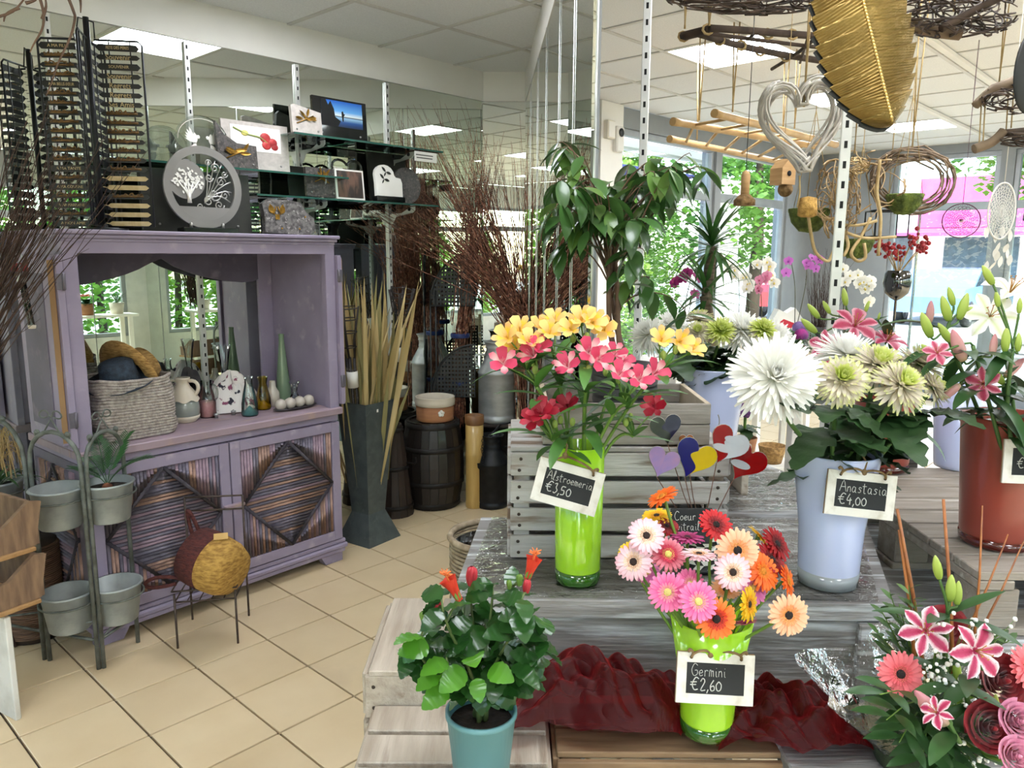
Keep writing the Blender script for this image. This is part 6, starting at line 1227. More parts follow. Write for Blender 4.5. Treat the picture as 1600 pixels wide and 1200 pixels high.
def mum(label, px, py, r_px, n, kind, Y, base, group, leaves=3, seed=0):
    g = random.Random(seed+px); c = at(px, py, Y); d = (c-V((0, 0, CAMH))).dot(_f); r = r_px*d/CF; t = thing('chrysanthemum', label, 'flower', base, 0, group)
    link('petals', mum_mesh(kind), t, fmat(c-n*r*.2, n, V((.2, .2, 1)), r) @ Matrix.Rotation(px, 4, 'Z'))
    MB().lathe([(.004, -r*.5), (r*.18, -r*.38), (r*.22, -r*.2), (.003, -r*.15)], 12, T=fmat(c, n)).build('calyx', calyxM, t)
    P_ = bez(base, base+V((0, 0, .15)), c-n*.07-V((0, 0, .07)), c-n*r*.3, 12); MB().tube(P_, .0045, 7).build('stem', mat('mum_stem', '#5f7d42', .5, col2='#4e6c35', scale=12), t)
    for k in range(int(leaves*1.9)):
        j = g.randint(4, 10); an = g.uniform(0, 2*PI) if j > 6 else g.uniform(-.4, PI+.4); p = P_[j]; dr = V((math.cos(an), math.sin(an), g.uniform(-.3, .5)))
        M = fmat(p, V((0, 0, 1))+dr*.3) ; x = dr.normalized(); y2 = V((0, 0, 1))-x*x.z; y2.normalize(); zc_ = x.cross(y2); M = Matrix((zc_, x, y2)).transposed().to_4x4(); M.translation = p
        link('leaf', g.choice(LOB), t, M)
bb_ = lambda i: v2+V((.04*math.cos(i*2.1), .035*math.sin(i*2.1), .1)); gA = 'chrysanthemums in the tagged white bucket'
for i, (x, y, r_, n_, k_, Y, lab, lv) in enumerate(((1212, 585, 74, (-.12, .38, .9), 'spider', 1.38, 'huge white spider chrysanthemum at the left of the bucket', 5), (1325, 548, 52, (.1, .85, .4), 'spider', 1.6, 'white spider chrysanthemum at the back of the bucket', 5), (1317, 590, 44, (-.1, .5, .85), 'cream', 1.4, 'cream chrysanthemum with green heart in the middle of the bucket', 6), (1375, 565, 46, (.1, .75, .6), 'cream', 1.5, 'green-tipped cream chrysanthemum second from the right', 6), (1412, 598, 46, (.25, .6, .75), 'cream', 1.42, 'cream chrysanthemum leaning over the tag', 6), (1440, 562, 40, (.35, .85, .3), 'cream', 1.56, 'cream chrysanthemum at upper right of the bucket', 4), (1462, 602, 32, (.7, .6, .4), 'cream', 1.48, 'cream chrysanthemum at the far right of the bucket', 5))): mum(lab, x, y, r_, N3(*n_), k_, Y, bb_(i), gA, lv, i)
gB = 'chrysanthemums in the rear white bucket'; bc_ = lambda i: v7+V((.04*math.cos(i*2.1), .035*math.sin(i*2.1), .08))
for i, (x, y, r_, n_, k_, Y, lab) in enumerate(((1012, 520, 34, (-.5, .6, .6), 'spider', 2.1, 'white chrysanthemum at the far left of the rear bucket'), (1048, 505, 30, (-.2, .8, .5), 'spider', 2.2, 'white chrysanthemum beside the yellow alstroemeria'), (1092, 495, 26, (-.1, .95, .1), 'cream', 2.25, 'greenish white chrysanthemum seen from the side, rear bucket'), (1090, 517, 22, (-.2, .6, .7), 'cream', 2.12, 'pale green chrysanthemum low in the rear bucket'), (1127, 514, 26, (.0, .6, .8), 'green', 2.1, 'lime green chrysanthemum in the middle of the rear bucket'), (1162, 512, 38, (.1, .65, .7), 'spider', 2.12, 'large white chrysanthemum at the centre of the rear bucket'), (1194, 512, 24, (.2, .6, .7), 'green', 2.08, 'lime green chrysanthemum right of the rear white one'), (1216, 522, 34, (.6, .6, .4), 'spider', 2.15, 'white chrysanthemum at the far right of the rear bucket'))): mum(lab, x, y, r_, N3(*n_), k_, Y, bc_(i), gB, 4, i+20)
# ---------- alstroemeria
ALM = {}
def als_mesh(c):
    if c in ALM: return ALM[c]
    cols = {'yellow': ('#f2c47c', '#f0d47c', '#eeb878', '#f2cc3c'), 'pink': ('#d8486c', '#d23e64', '#e68a98', '#f0c8c8'), 'red': ('#b01c34', '#a0142c', '#c03048', '#cc5060')}[c]
    o_ = mat('als_out_'+c, cols[0], .5, uvramp=('v', ((0, cols[3]), (.35, cols[0]), (1, cols[1]))), trl=.3); i_ = mat('als_in_'+c, cols[2], .5, uvramp=('v', ((0, cols[3]), (.55, cols[3]), (.8, cols[2]), (1, cols[0]))), trl=.3, col2='#7a2a1c', scale=55, lo=.64, hi=.68)
    mb = MB(); g = random.Random(4)
    pr = lambda t: .28+.72*math.sin(min(1, t*1.05)*PI*.55)**1.2 if t < .82 else max(.05, math.sqrt(max(0, 1-((t-.82)/.18)**2)))
    for k in range(6):
        inn = k % 2; mb.m = inn; T_ = Matrix.Rotation(2*PI*k/6+.1, 4, 'Z') @ Matrix.Rotation(.98-.1*inn, 4, 'X'); mb.blade(1.2, .46 if inn else .7, 7, prof=pr, bend=-.75 if not inn else -.5, fold=.25, T=T_)
    mb.m = 0
    for k in range(4): mb.tube([(0, 0, .1), (.06*math.cos(k*1.6), .06*math.sin(k*1.6), .5), (.16*math.cos(k*1.6), .16*math.sin(k*1.6), .8)], .018, 4)
    ALM[c] = mb.mesh('blossom', [o_, i_]); return ALM[c]
alsl = mat('als_leaf', '#4d7a34', .45, col2='#3a6428', scale=10, trl=.2, rnd=.12)
ALF = [MB().blade(L_, w_, 7, prof=lambda t: math.sin(PI*min(1, t*.96+.03))**.75, bend=b_, fold=.2).mesh('leaf', alsl) for L_, w_, b_ in ((.1, .024, -.5), (.125, .026, -.9), (.08, .02, -.2))]
def alstro(label, col, heads, Y, base_px, seed, leaves=9, r=.029, bx=0):
    g = random.Random(seed); base = v1+V((.02*math.cos(seed*2.2), .02*math.sin(seed*2.2), .14)); hs = [at(x, y, Y+g.uniform(-.03, .03)) for x, y in heads]; c = sum(hs, V((0, 0, 0)))/len(hs); kn = c+(base-c).normalized()*.075
    rim = base+V((0, 0, .14)); rim = v1+V(((kn.x-v1.x)*.35, (kn.y-v1.y)*.3, .29)); rim.x = max(v1.x-.038, min(v1.x+.038, rim.x)); t = thing('alstroemeria', label, 'flower', base, 0, 'alstroemeria stems in the lime cylinder')
    P_ = bez(base, rim, kn.lerp(rim, .35)+V((0, 0, .03)), kn, 10); MB().tube(P_, .0034, 7).build('stem', stemM(), t)
    for h in hs:
        d = (h-kn); n = (d.normalized()*.5+V((g.gauss(0, .25), -.75, .25+g.gauss(0, .25)))).normalized(); b = h-n*r*.75
        MB().tube(bez(kn, kn+V((0, 0, .02)), b-n*.025, b, 6), .0017, 5).build('pedicel', stemM(), t); MB().lathe([(.002, -.012), (.0045, -.006), (.004, .004)], 8, T=fmat(b, n)).build('ovary', stemM(), t)
        link('blossom', als_mesh(col), t, fmat(b, n, V((0, .1, 1)), r*g.uniform(.92, 1.12)) @ Matrix.Rotation(g.uniform(0, 1), 4, 'Z'))
    for k in range(2):
        q = kn+V((g.gauss(0, .015), g.gauss(0, .01), .03+.02*g.random())); MB().tube([kn, q], .0013, 4).build('pedicel', stemM(), t); MB().ball(q, (.006, .006, .009), 8, 6).build('bud', mat('als_bud', '#8aa04a', .5), t)
    for k in range(leaves):
        p = kn if k < 4 else P_[g.randint(5, 9)]; an = 2*PI*k/4+g.uniform(-.5, .5); x = V((math.cos(an), math.sin(an)*.7, g.uniform(-.1, .8))).normalized(); y2 = (V((0, 0, 1))-x*x.z).normalized(); M = Matrix((x.cross(y2), x, y2)).transposed().to_4x4(); M.translation = p
        link('leaf', g.choice(ALF), t, M)
alstro('yellow alstroemeria at the upper left of the lime vase', 'yellow', [(787, 522), (812, 508), (800, 534), (828, 527)], 1.5, None, 1); alstro('yellow alstroemeria left of centre with closed trumpets', 'yellow', [(848, 505), (866, 492), (860, 512)], 1.52, None, 2); alstro('yellow alstroemeria at the top centre', 'yellow', [(889, 508), (908, 492), (930, 498), (944, 512)], 1.5, None, 3, 9); alstro('yellow alstroemeria at the right, beside white chrysanthemums', 'yellow', [(1036, 524), (1070, 532), (1088, 540)], 1.46, None, 4, 8)
alstro('pink alstroemeria at the far left near the milk churn', 'pink', [(786, 562), (826, 548), (845, 536)], 1.46, None, 5); alstro('pink alstroemeria in the middle of the lime vase', 'pink', [(884, 566), (922, 545), (940, 560)], 1.43, None, 6, 8); alstro('pink alstroemeria right of centre', 'pink', [(972, 578), (1002, 588), (1030, 578)], 1.42, None, 7, 8); alstro('deep pink alstroemeria half hidden at the back', 'pink', [(965, 545), (978, 560)], 1.58, None, 8, 5)
alstro('dark red alstroemeria low on the left', 'red', [(832, 652), (852, 636), (842, 640)], 1.45, None, 9, 8); alstro('single dark red alstroemeria near the middle', 'red', [(884, 628)], 1.47, None, 10, 4); alstro('dark red alstroemeria drooping at the right', 'red', [(1020, 632)], 1.5, None, 11, 4)
# ---------- lilies
lilyG = mat('lily_leaf', '#33562a', .4, col2='#24451f', scale=10, trl=.12, rnd=.15)
LLF = [MB().blade(L_, w_, 8, prof=lambda t: math.sin(PI*min(1, t*.95+.04))**.8, bend=b_, fold=.25).mesh('leaf', lilyG) for L_, w_, b_ in ((.11, .027, -.6), (.14, .032, -1.1), (.09, .024, -.1))]
budp = [(.0, 0), (.09, .03), (.14, .18), (.165, .4), (.15, .65), (.09, .88), (.03, 1.0), (0, 1.01)]
def bud_mesh(nm, stops):
    k = 'bud_'+nm
    if k not in GM:
        mb = MB(); mb.grid(lambda a, b: (lambda rr, z: V((rr*(1+.10*math.cos(3*2*PI*a))*math.cos(2*PI*a), rr*(1+.10*math.cos(3*2*PI*a))*math.sin(2*PI*a), z)))(*[(budp[int(b*7)][j] if b >= 1 else budp[int(b*7)][j]+(budp[min(7, int(b*7)+1)][j]-budp[int(b*7)][j])*(b*7-int(b*7))) for j in (0, 1)]), 24, 14)
        GM[k] = mb.mesh('bud', mat('lily_'+k, '#9ab04a', .45, uvramp=('v', stops), trl=.15))
    return GM[k]
BG = ('green', ((0, '#7d9838'), (.5, '#a3b850'), (1, '#b8c468'))); BP = ('pink', ((0, '#a8b060'), (.3, '#d8a8a0'), (1, '#c07080')))
def lily_mesh(nm, edge, mid, throat, spots=True, open_=1.):
    k = 'lily_'+nm
    if k not in GM:
        mb = MB(); m = mat('petal_'+k, mid, .45, uvramp=('u', ((0, edge), (.1, edge), (.3, mid), (.5, throat), (.7, mid), (.9, edge), (1, edge))), trl=.3, **({'col2': '#7a1030', 'scale': 24, 'lo': .66, 'hi': .69} if spots else {}))
        for j in range(6):
            T_ = Matrix.Rotation(2*PI*j/6, 4, 'Z') @ Matrix.Rotation(1.15-.5*open_, 4, 'X'); mb.blade(1.0, .6 if j % 2 else .44, 8, prof=lambda t: .25+.75*math.sin(min(1, t*.98)*PI*.62)**1.1 if t < .6 else max(.02, .99*(1-((t-.6)/.4)**1.7)), bend=-1.2*open_, fold=.3, wav=.04, T=T_)
        pm = mb.mesh('petals', m); mb = MB()
        for j in range(6): mb.tube([(0, 0, .05), (.1*math.cos(j*1.05), .1*math.sin(j*1.05), .4), (.2*math.cos(j*1.05), .2*math.sin(j*1.05), .58)], .014, 4); mb.ball((.2*math.cos(j*1.05), .2*math.sin(j*1.05), .6), (.05, .02, .02), 6, 4)
        GM[k] = (pm, mb.mesh('stamens', mat('stamen', '#a8742c', .7)))
    return GM[k]
STAR = ('star', '#f2dde2', '#c8436e', '#b82c58'); STARD = ('stard', '#e0a0b0', '#c04466', '#b03a58'); WL = ('white', '#f4f2ec', '#eeece2', '#d8e0b0', False)
def lily(label, stem, buds, flowers, leaves, Y, group, seed, Lb=.075):
    g = random.Random(seed); base = at(*stem[0], Y); top = at(*stem[1], Y); t = thing('lily', label, 'flower', base, 0, group); mid = base.lerp(top, .5)+V((g.gauss(0, .01), 0, 0)); P_ = curve_pts([base, mid, top], 6); MB().tube(P_, .004, 7).build('stem', mat('lily_stem', '#4f6e34', .5, col2='#40602a', scale=12), t)
    for (x0, y0, x1, y1, *o) in buds:
        dy = o[1] if len(o) > 1 else 0; p, q = at(x0, y0, Y+dy), at(x1, y1, Y+dy); sp = BP if (o and o[0] == 'p') else BG; near = min(P_, key=lambda r_: (r_-p).length); MB().tube(bez(near, near+V((0, 0, .02)), p-(q-p)*.3, p, 6), .0022, 6).build('pedicel', mat('lily_stem', ''), t)
        link('bud', bud_mesh(*sp), t, fmat(p, q-p, V((0, -1, .2)), (q-p).length))
    for (x, y, rp, n_, sp, op) in flowers:
        c = at(x, y, Y-.03); n = N3(*n_); d = (c-V((0, 0, CAMH))).dot(_f); r = rp*d/CF; pm, sm_ = lily_mesh(*sp) if len(sp) > 4 else lily_mesh(sp[0], sp[1], sp[2], sp[3]); M = fmat(c-n*r*.25, n, V((.1, .1, 1)), r) @ Matrix.Rotation(g.uniform(0, 1), 4, 'Z'); link('petals', pm, t, M); link('stamens', sm_, t, M)
        near = min(P_, key=lambda r_: (r_-c).length); MB().tube(bez(near, near+V((0, 0, .02)), c-n*r*.6, c-n*r*.25, 6), .0022, 6).build('pedicel', mat('lily_stem', ''), t)
    for k in range(leaves):
        p = P_[g.randint(3, len(P_)-1)]; an = g.uniform(0, 2*PI); x = V((math.cos(an), math.sin(an)*.7, g.uniform(-.5, .6))).normalized(); y2 = (V((0, 0, 1))-x*x.z).normalized(); M = Matrix((x.cross(y2), x, y2)).transposed().to_4x4(); M.translation = p; link('leaf', g.choice(LLF), t, M)
gl = 'lilies in the red buckets'
lily('lily with fat green buds beside the free-standing upright', ((1392, 700), (1330, 505)), [(1280, 497, 1262, 475), (1297, 490, 1286, 470), (1322, 478, 1318, 450), (1352, 488, 1358, 470), (1276, 520, 1252, 498)], [(1338, 505, 40, (0, .55, .8), STARD, .8), (1290, 540, 30, (-.5, .2, .7), STARD, .8)], 7, 1.85, gl, 1)
lily('lily with half-open pink flower behind the cream chrysanthemums', ((1396, 700), (1388, 530)), [(1372, 500, 1375, 488)], [(1388, 528, 34, (.1, .75, .5), STARD, .55)], 6, 1.85, gl, 2)
lily('lily with a crown of long green buds at the right', ((1560, 720), (1478, 520)), [(1455, 528, 1440, 488), (1483, 502, 1472, 462), (1498, 500, 1512, 458), (1486, 535, 1466, 505), (1470, 570, 1440, 538), (1490, 478, 1482, 448), (1452, 505, 1455, 470, 'p', .08), (1500, 488, 1520, 480)], [], 12, 1.55, gl, 3, .1)
lily('lily with pink tipped buds above the red bucket', ((1570, 720), (1520, 540)), [(1506, 565, 1488, 515, 'p'), (1500, 600, 1470, 625, 'p'), (1550, 555, 1555, 522, 'p'), (1570, 590, 1600, 560, 'p'), (1568, 600, 1546, 572)], [(1465, 550, 24, (-.3, .4, .8), STARD, .4), (1535, 600, 30, (-.6, -.1, .7), STARD, .5)], 14, 1.5, gl, 4)
lily('lily with upright green buds at the right edge', ((1585, 720), (1582, 545)), [(1570, 550, 1573, 512), (1590, 550, 1592, 520), (1592, 490, 1594, 465), (1552, 445, 1535, 415), (1560, 480, 1556, 455)], [], 16, 1.48, gl, 5)
lily('large white lily in full bloom at the right', ((1590, 700), (1560, 500)), [], [(1548, 492, 46, (-.3, .3, .85), WL, .8), (1582, 450, 48, (.1, .7, .5), WL, .9)], 8, 1.6, gl, 6)
g = random.Random(55)
# ---------- mixed bouquet, lower right
mbase = V((.66, 1.18, .745)); gq = 'flowers of the mixed bouquet'
bsk = thing('bouquet_wrap', 'clear cellophane wrap around the mixed bouquet', 'plastic film', mbase+V((.04, 0, 0)))
def wrapfn(u, v): an = u*2*PI; r_ = .05+.13*v+.018*math.sin(an*9)*v; return mbase+V((.05+r_*math.cos(an)*1.15, .02+r_*math.sin(an)*.8, .0+.16*v+.02*math.sin(an*5)*v))
MB().grid(wrapfn, 60, 8).build('film', film, bsk); mb = MB(); mb.lathe([(0, 0), (.08, 0), (.1, .09), (.09, .09), (0, .01)], 20, mbase+V((.05, .02, 0))); mb.build('moss_base', mat('moss_dark', '#22331c', .9, col2='#182612', scale=40, bump=.6), bsk)
def rose_mesh(nm, c1, c2):
    k = 'rose_'+nm
    if k not in GM:
        mb = MB(); g = random.Random(6)
        mb.ball((0, 0, .15), (.13, .13, .36), 10, 8)
        for i in range(22):
            t_ = i/21; r_ = .1+.75*t_; an = i*2.4; wdt = 1.5-.25*t_; h = .85-.35*t_; out = .1+.55*t_**2
            def fn(u, v, r_=r_, an=an, wdt=wdt, h=h, out=out): 
                a = an+(u-.5)*wdt*1.6; rr = r_*(.8+.2*v)*(1-.12*(u-.5))+out*max(0, v-.6)*.9; return V((rr*math.cos(a), rr*math.sin(a), -.35+h*(v**.8)*(1-.25*(2*u-1)**2)+.05*math.sin(u*9)))
            mb.grid(fn, 8, 5)
        GM[k] = mb.mesh('petals', mat(k, c1, .55, col2=c2, scale=3, trl=.15, sheen=.3))
    return GM[k]
def rose(label, px, py, rp, n_, sp, Y):
    c = at(px, py, Y); n = N3(*n_); d = (c-V((0, 0, CAMH))).dot(_f); r = rp*d/CF; t = thing('rose', label, 'flower', mbase+V((.05, .02, .05)), 0, gq); link('petals', rose_mesh(*sp), t, fmat(c, n, V((.1, .1, 1)), r) @ Matrix.Rotation(px, 4, 'Z')); MB().tube(bez(mbase+V((.05, .02, .05)), mbase+V((.05, .02, .12)), c-n*.06-V((0, 0, .04)), c-n*r*.3, 8), .003, 6).build('stem', stemM(), t)
RD = ('red', '#9a0f20', '#740a14'); RP = ('pinkr', '#e29ab4', '#d27c9c')
rose('dark red rose at the back of the mixed bouquet', 1478, 982, 34, (-.1, .5, .8), RD, 1.2); rose('large dark red rose at the right of the mixed bouquet', 1565, 1065, 42, (.1, .4, .9), RD, 1.12); rose('dark red rose low in the mixed bouquet', 1548, 1138, 40, (-.1, .35, .9), RD, 1.03); rose('pale pink rose at the right edge', 1592, 1128, 32, (0, .4, .9), RP, 1.02); rose('pale pink rose in the lower right corner', 1588, 1182, 30, (0, .4, .9), RP, .98)
gerbera('coral gerbera with dark eye in the mixed bouquet', 1407, 1053, 36, N3(-.12, .12, 1), S_['coral'], 1.08, mbase+V((.03, .02, .05)), gq); gerbera('coral gerbera cut by the right edge in the mixed bouquet', 1605, 1042, 34, N3(.3, .3, .8), S_['coral'], 1.12, mbase+V((.06, .02, .05)), gq)
gy = 'lilies of the mixed bouquet'
lily('stargazer lily with tall green buds in the mixed bouquet', ((1500, 1130), (1480, 960)), [(1468, 905, 1461, 868), (1495, 945, 1498, 908), (1484, 940, 1487, 898), (1496, 1062, 1494, 1028)], [(1447, 985, 44, (-.35, .35, .75), STAR, .35)], 7, 1.1, gy, 11); lily('wide open stargazer lily with white-edged petals', ((1520, 1120), (1530, 1030)), [(1536, 1045, 1536, 1018), (1555, 1116, 1556, 1085)], [(1530, 1018, 50, (.1, .2, .95), STAR, .9)], 6, 1.06, gy, 12); lily('half-open pink lily bud low in the mixed bouquet', ((1500, 1160), (1480, 1125)), [(1478, 1132, 1430, 1080, 'p', 0)], [(1462, 1112, 30, (-.6, .5, .3), STAR, .12)], 3, 1.03, gy, 13)
bw_ = mat('babys_breath', '#ecebe6', .8); bb = thing('babys_breath', 'cloud of tiny white gypsophila blossoms in the mixed bouquet', 'flowers', mbase+V((.05, .0, .05))); mb = MB(); mb2 = MB()
for k in range(150):
    x, y = (g.gauss(1468, 20), g.gauss(1068, 26)) if k < 85 else (g.gauss(1500, 40), g.gauss(1180, 12)) if k < 125 else (g.gauss(1530, 40), g.gauss(985, 14)); p = at(x, y, g.uniform(1.04, 1.1)); mb.ball(p, g.uniform(.0022, .004), 6, 4)
    if k % 3 == 0: mb2.tube([p, p.lerp(mbase+V((.05, .02, .08)), .5)], .0006, 3)
mb.build('blossoms', bw_, bb, kind='stuff'); mb2.build('stems', stemM(), bb)
box_ = mat('box_leaf', '#4a6a34', .5, col2='#365426', scale=8, trl=.15, rnd=.2); BXL = MB().blade(.026, .011, 4, bend=-.4, fold=.15).mesh('leaf', box_)
def sprig(label, p0, p1, n, seed, name='foliage_sprig'):
    g = random.Random(seed); t = thing(name, label, 'foliage', p0, 0, 'greenery of the mixed bouquet'); P_ = curve_pts([p0, p0.lerp(p1, .5)+V((0, 0, .015)), p1], 8); MB().tube(P_, [.0018*(1-.6*k/(len(P_)-1)) for k in range(len(P_))], 5).build('stem', stemM(), t)
    for k in range(n):
        j = int(2+(len(P_)-3)*k/n); d = (P_[j]-P_[j-1]).normalized(); s = 1 if k % 2 else -1; sd_ = frame(d)[0]*s; x = (d*.8+sd_*.8+V((0, 0, g.gauss(.1, .2)))).normalized(); y2 = (V((0, -.3, 1))-x*V((0, -.3, 1)).dot(x)).normalized(); M = Matrix((x.cross(y2), x, y2)).transposed().to_4x4(); M.translation = P_[j]; link('leaf', BXL, t, M)
for k, (x, y) in enumerate(((1368, 985), (1375, 950), (1390, 925), (1405, 945), (1380, 1010), (1415, 975), (1430, 940), (1565, 990), (1580, 1000), (1420, 915))): sprig(['box sprig at the far left of the bouquet', 'box sprig second from the left', 'box sprig at the upper left of the bouquet', 'box sprig below the upper left one', 'box sprig beside the coral gerbera', 'box sprig above the coral gerbera', 'box sprig behind the stargazer', 'box sprig at the back right', 'box sprig at the right edge', 'topmost box sprig of the bouquet'][k], mbase+V((.04, .04, .1)), at(x, y, 1.16), 18, k)
for k, pts in enumerate((((1432, 1060), (1405, 828)), ((1445, 1060), (1402, 795)), ((1490, 1080), (1474, 780)), ((1520, 1020), (1535, 790)), ((1520, 1010), (1600, 845)), ((1505, 1000), (1575, 835)))):
    p, q = at(*pts[0], 1.15), at(*pts[1], 1.2); MB().tube([p, p.lerp(q, .5)+V((.003, 0, 0)), q], [.0034, .003, .0024] if k < 3 else [.0024, .002, .001], 6).build('willow_stick', mat('stick_orange', '#a0622c', .5, col2='#7c4520', scale=30, rnd=.2), label=['brown stick leaning left out of the mixed bouquet', 'second brown stick leaning left out of the bouquet', 'tallest brown stick of the mixed bouquet', 'thin twig rising in front of the pallet', 'thin twig bending towards the right edge', 'thin twig forking over the pallet corner'][k], cat='stick')
BXL = MB().blade(.06, .017, 6, bend=-.6, fold=.2).mesh('leaf', lilyG)
for k, (x, y) in enumerate(((1385, 1125), (1405, 1160), (1440, 1195), (1480, 1210), (1375, 1085), (1530, 1215))): sprig(['long-leaved sprig drooping left of the pink bud', 'long-leaved sprig over the cellophane', 'long-leaved sprig at the bottom of the bouquet', 'lowest long-leaved sprig of the bouquet', 'long-leaved sprig under the coral gerbera', 'long-leaved sprig under the low red rose'][k], mbase+V((.04, .0, .12)), at(x, y, 1.02), 13, k+40, 'ruscus_sprig')
# ---------- potted hibiscus
hb_ = on(752, 1190, ZF); hb_ = V((at(752, 1150, 1.12).x, 1.12, ZF+.004)); hib = thing('potted_hibiscus', 'potted hibiscus with furled orange-red blooms in teal pot', 'potted plant', hb_)
MB().lathe([(0, 0), (.038, 0), (.04, .004), (.0545, .145), (.057, .147), (.057, .155), (.0525, .155), (.05, .14), (.036, .01), (0, .01)], 36).build('pot', mat('teal_pot', '#5f8d92', .4, col2='#578489', scale=4), hib, True); MB().lathe([(0, .138), (.051, .136)], 24).build('soil', soil, hib, True)
hl = mat('hibiscus_leaf', '#2f5a26', .28, col2='#234a1e', scale=9, trl=.22, rnd=.2, bump=.15, bscale=40, coat=.25); hl2 = mat('hibiscus_leaf_sunlit', '#5d9a2c', .3, col2='#4a8424', scale=9, trl=.35, rnd=.12, coat=.2)  # hl2: brighter green paints a patch of sunlight onto the lower front leaves
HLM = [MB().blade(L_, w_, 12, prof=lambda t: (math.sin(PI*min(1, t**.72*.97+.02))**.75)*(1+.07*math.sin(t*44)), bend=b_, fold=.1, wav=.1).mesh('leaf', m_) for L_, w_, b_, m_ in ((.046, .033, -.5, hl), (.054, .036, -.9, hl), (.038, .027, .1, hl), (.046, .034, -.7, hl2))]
g = random.Random(14); top = hb_+V((0, 0, .15)); STM = []
for k, (x, y) in enumerate(((690, 925), (680, 960), (735, 905), (800, 905), (815, 925), (770, 900), (710, 990), (820, 985), (655, 1000), (850, 960), (760, 960), (720, 940), (790, 960), (850, 990), (640, 1012), (760, 1005), (832, 1022), (698, 1015))):
    q = at(x, y+12, 1.12+g.uniform(-.07, .07)); P_ = bez(top+V((g.gauss(0, .008), g.gauss(0, .008), -.01)), top+V((0, 0, .08)), q-V((0, 0, .06)), q, 10); MB().tube(P_, [.004*(1-.6*j/10) for j in range(11)], 6).build('branch', mat('hibiscus_stem', '#5c6e3a', .6, col2='#4a5a2e', scale=20), hib); STM.append(P_)
def hleaf(p, x, mi):
    x = x.normalized(); up_ = V((g.gauss(0, .5), -.3+g.gauss(0, .45), 1)); y2 = (up_-x*up_.dot(x)).normalized(); M = Matrix((x.cross(y2), x, y2)).transposed().to_4x4() @ Matrix.Scale(g.uniform(.75, 1.15), 4); M.translation = p; link('leaf', HLM[mi], hib, M)
for P_ in STM:
    for j in (3, 4, 4, 5, 5, 6, 6, 7, 7, 8, 8, 9, 9, 10, 10):
        an = g.uniform(0, 2*PI); hleaf(P_[j], V((math.cos(an), math.sin(an)*.8, g.uniform(-.7, .5))), g.choice((0, 0, 1, 2)))
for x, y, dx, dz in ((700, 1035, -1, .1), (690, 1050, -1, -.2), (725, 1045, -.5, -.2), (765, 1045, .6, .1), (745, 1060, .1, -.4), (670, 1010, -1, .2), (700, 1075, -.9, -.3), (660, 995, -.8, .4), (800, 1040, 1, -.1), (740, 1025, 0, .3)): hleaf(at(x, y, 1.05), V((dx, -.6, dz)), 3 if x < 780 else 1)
hr = mat('hibiscus_bloom', '#e0482c', .5, col2='#c8322a', scale=6, trl=.3); hrd = mat('hibiscus_bud', '#b42a34', .5, col2='#9a2030', scale=6); sep = mat('hibiscus_sepal', '#6d8f3a', .5, col2='#5a7c30', scale=8)
def hflower(x0, y0, x1, y1, Y, kind):
    p, q = at(x0, y0, Y), at(x1, y1, Y); d = q-p; L = d.length; F = fmat(p, d)
    b = MB()
    b.grid(lambda u, v: (lambda rr, an: V((rr*math.cos(an), rr*math.sin(an), L*v)))(L*((.16+.1*math.sin(v*PI*.9)) if kind != 'open' else (.13+.2*v*v))*(1+.18*math.sin(u*2*PI*5+v*4))*(1 if v < .97 or kind == 'open' else .4), 2*PI*u+v*1.5), 30, 8, T=F)
    if kind != 'green': f = b.build('bloom', hr if kind == 'open' else hrd, hib)
    else: f = b.build('bloom', sep, hib)
    m2 = MB()
    for k in range(5): m2.blade(L*.45, L*.22, 4, T=F @ Matrix.Rotation(k*2*PI/5, 4, 'Z') @ Matrix.Translation(V((0, L*.12, 0))) @ Matrix.Rotation(1.4, 4, 'X'), bend=.3)
    m2.build('sepals', sep, f)
    if kind == 'open':
        m3 = MB(); m3.tube([p+d*.8, p+d*1.3], .0016, 5)
        for k in range(16): m3.tube([p+d*(1.1+.012*k), p+d*(1.13+.012*k)+V((.009*math.cos(k*2.4), .009*math.sin(k*2.4), .004))], .0009, 4)
        m3.build('stamen_column', mat('hib_stamen', '#e0763a', .6), f)
    near = min((r_ for P_ in STM for r_ in P_), key=lambda r_: (r_-p).length); MB().tube([near, near.lerp(p, .5)+V((0, 0, .004)), p], .0018, 5).build('pedicel', mat('hibiscus_stem', ''), hib)
hflower(718, 938, 700, 905, 1.1, 'open'); hflower(824, 905, 834, 872, 1.12, 'open'); hflower(737, 915, 737, 885, 1.14, 'bud'); hflower(680, 962, 679, 928, 1.1, 'bud'); hflower(822, 926, 824, 905, 1.1, 'bud'); hflower(664, 975, 660, 955, 1.1, 'green'); hflower(796, 920, 795, 906, 1.13, 'green'); hflower(812, 915, 812, 897, 1.13, 'green')
# ---------- weeping fig
fp = V((at(970, 650, 1.84).x, po.y+dP/2, po.z+.012)); fig = thing('potted_fig', 'weeping fig with glossy drooping leaves in ribbed dark pot', 'potted plant', fp)
MB().lathe([(0, 0), (.065, 0)]+[(.07+.006*k/9+.0025*(k % 2), .008+.012*k) for k in range(12)]+[(.085, .15), (.078, .15), (.072, .02), (0, .02)], 40).build('pot', mat('charcoal_pot', '#454648', .5, col2='#3a3b3d', scale=6), fig, True); MB().lathe([(0, .135), (.077, .133)], 24).build('soil', soil, fig, True)
fbark = mat('fig_bark', '#6a5240', .8, col2='#4e3a2c', scale=16, bump=.3); fl_ = mat('fig_leaf', '#3e6130', .32, col2='#2c4c22', scale=10, trl=.2, rnd=.3, coat=.2); fl2 = mat('fig_leaf_light', '#62853f', .35, col2='#4e7030', scale=10, trl=.3, rnd=.2, coat=.2)
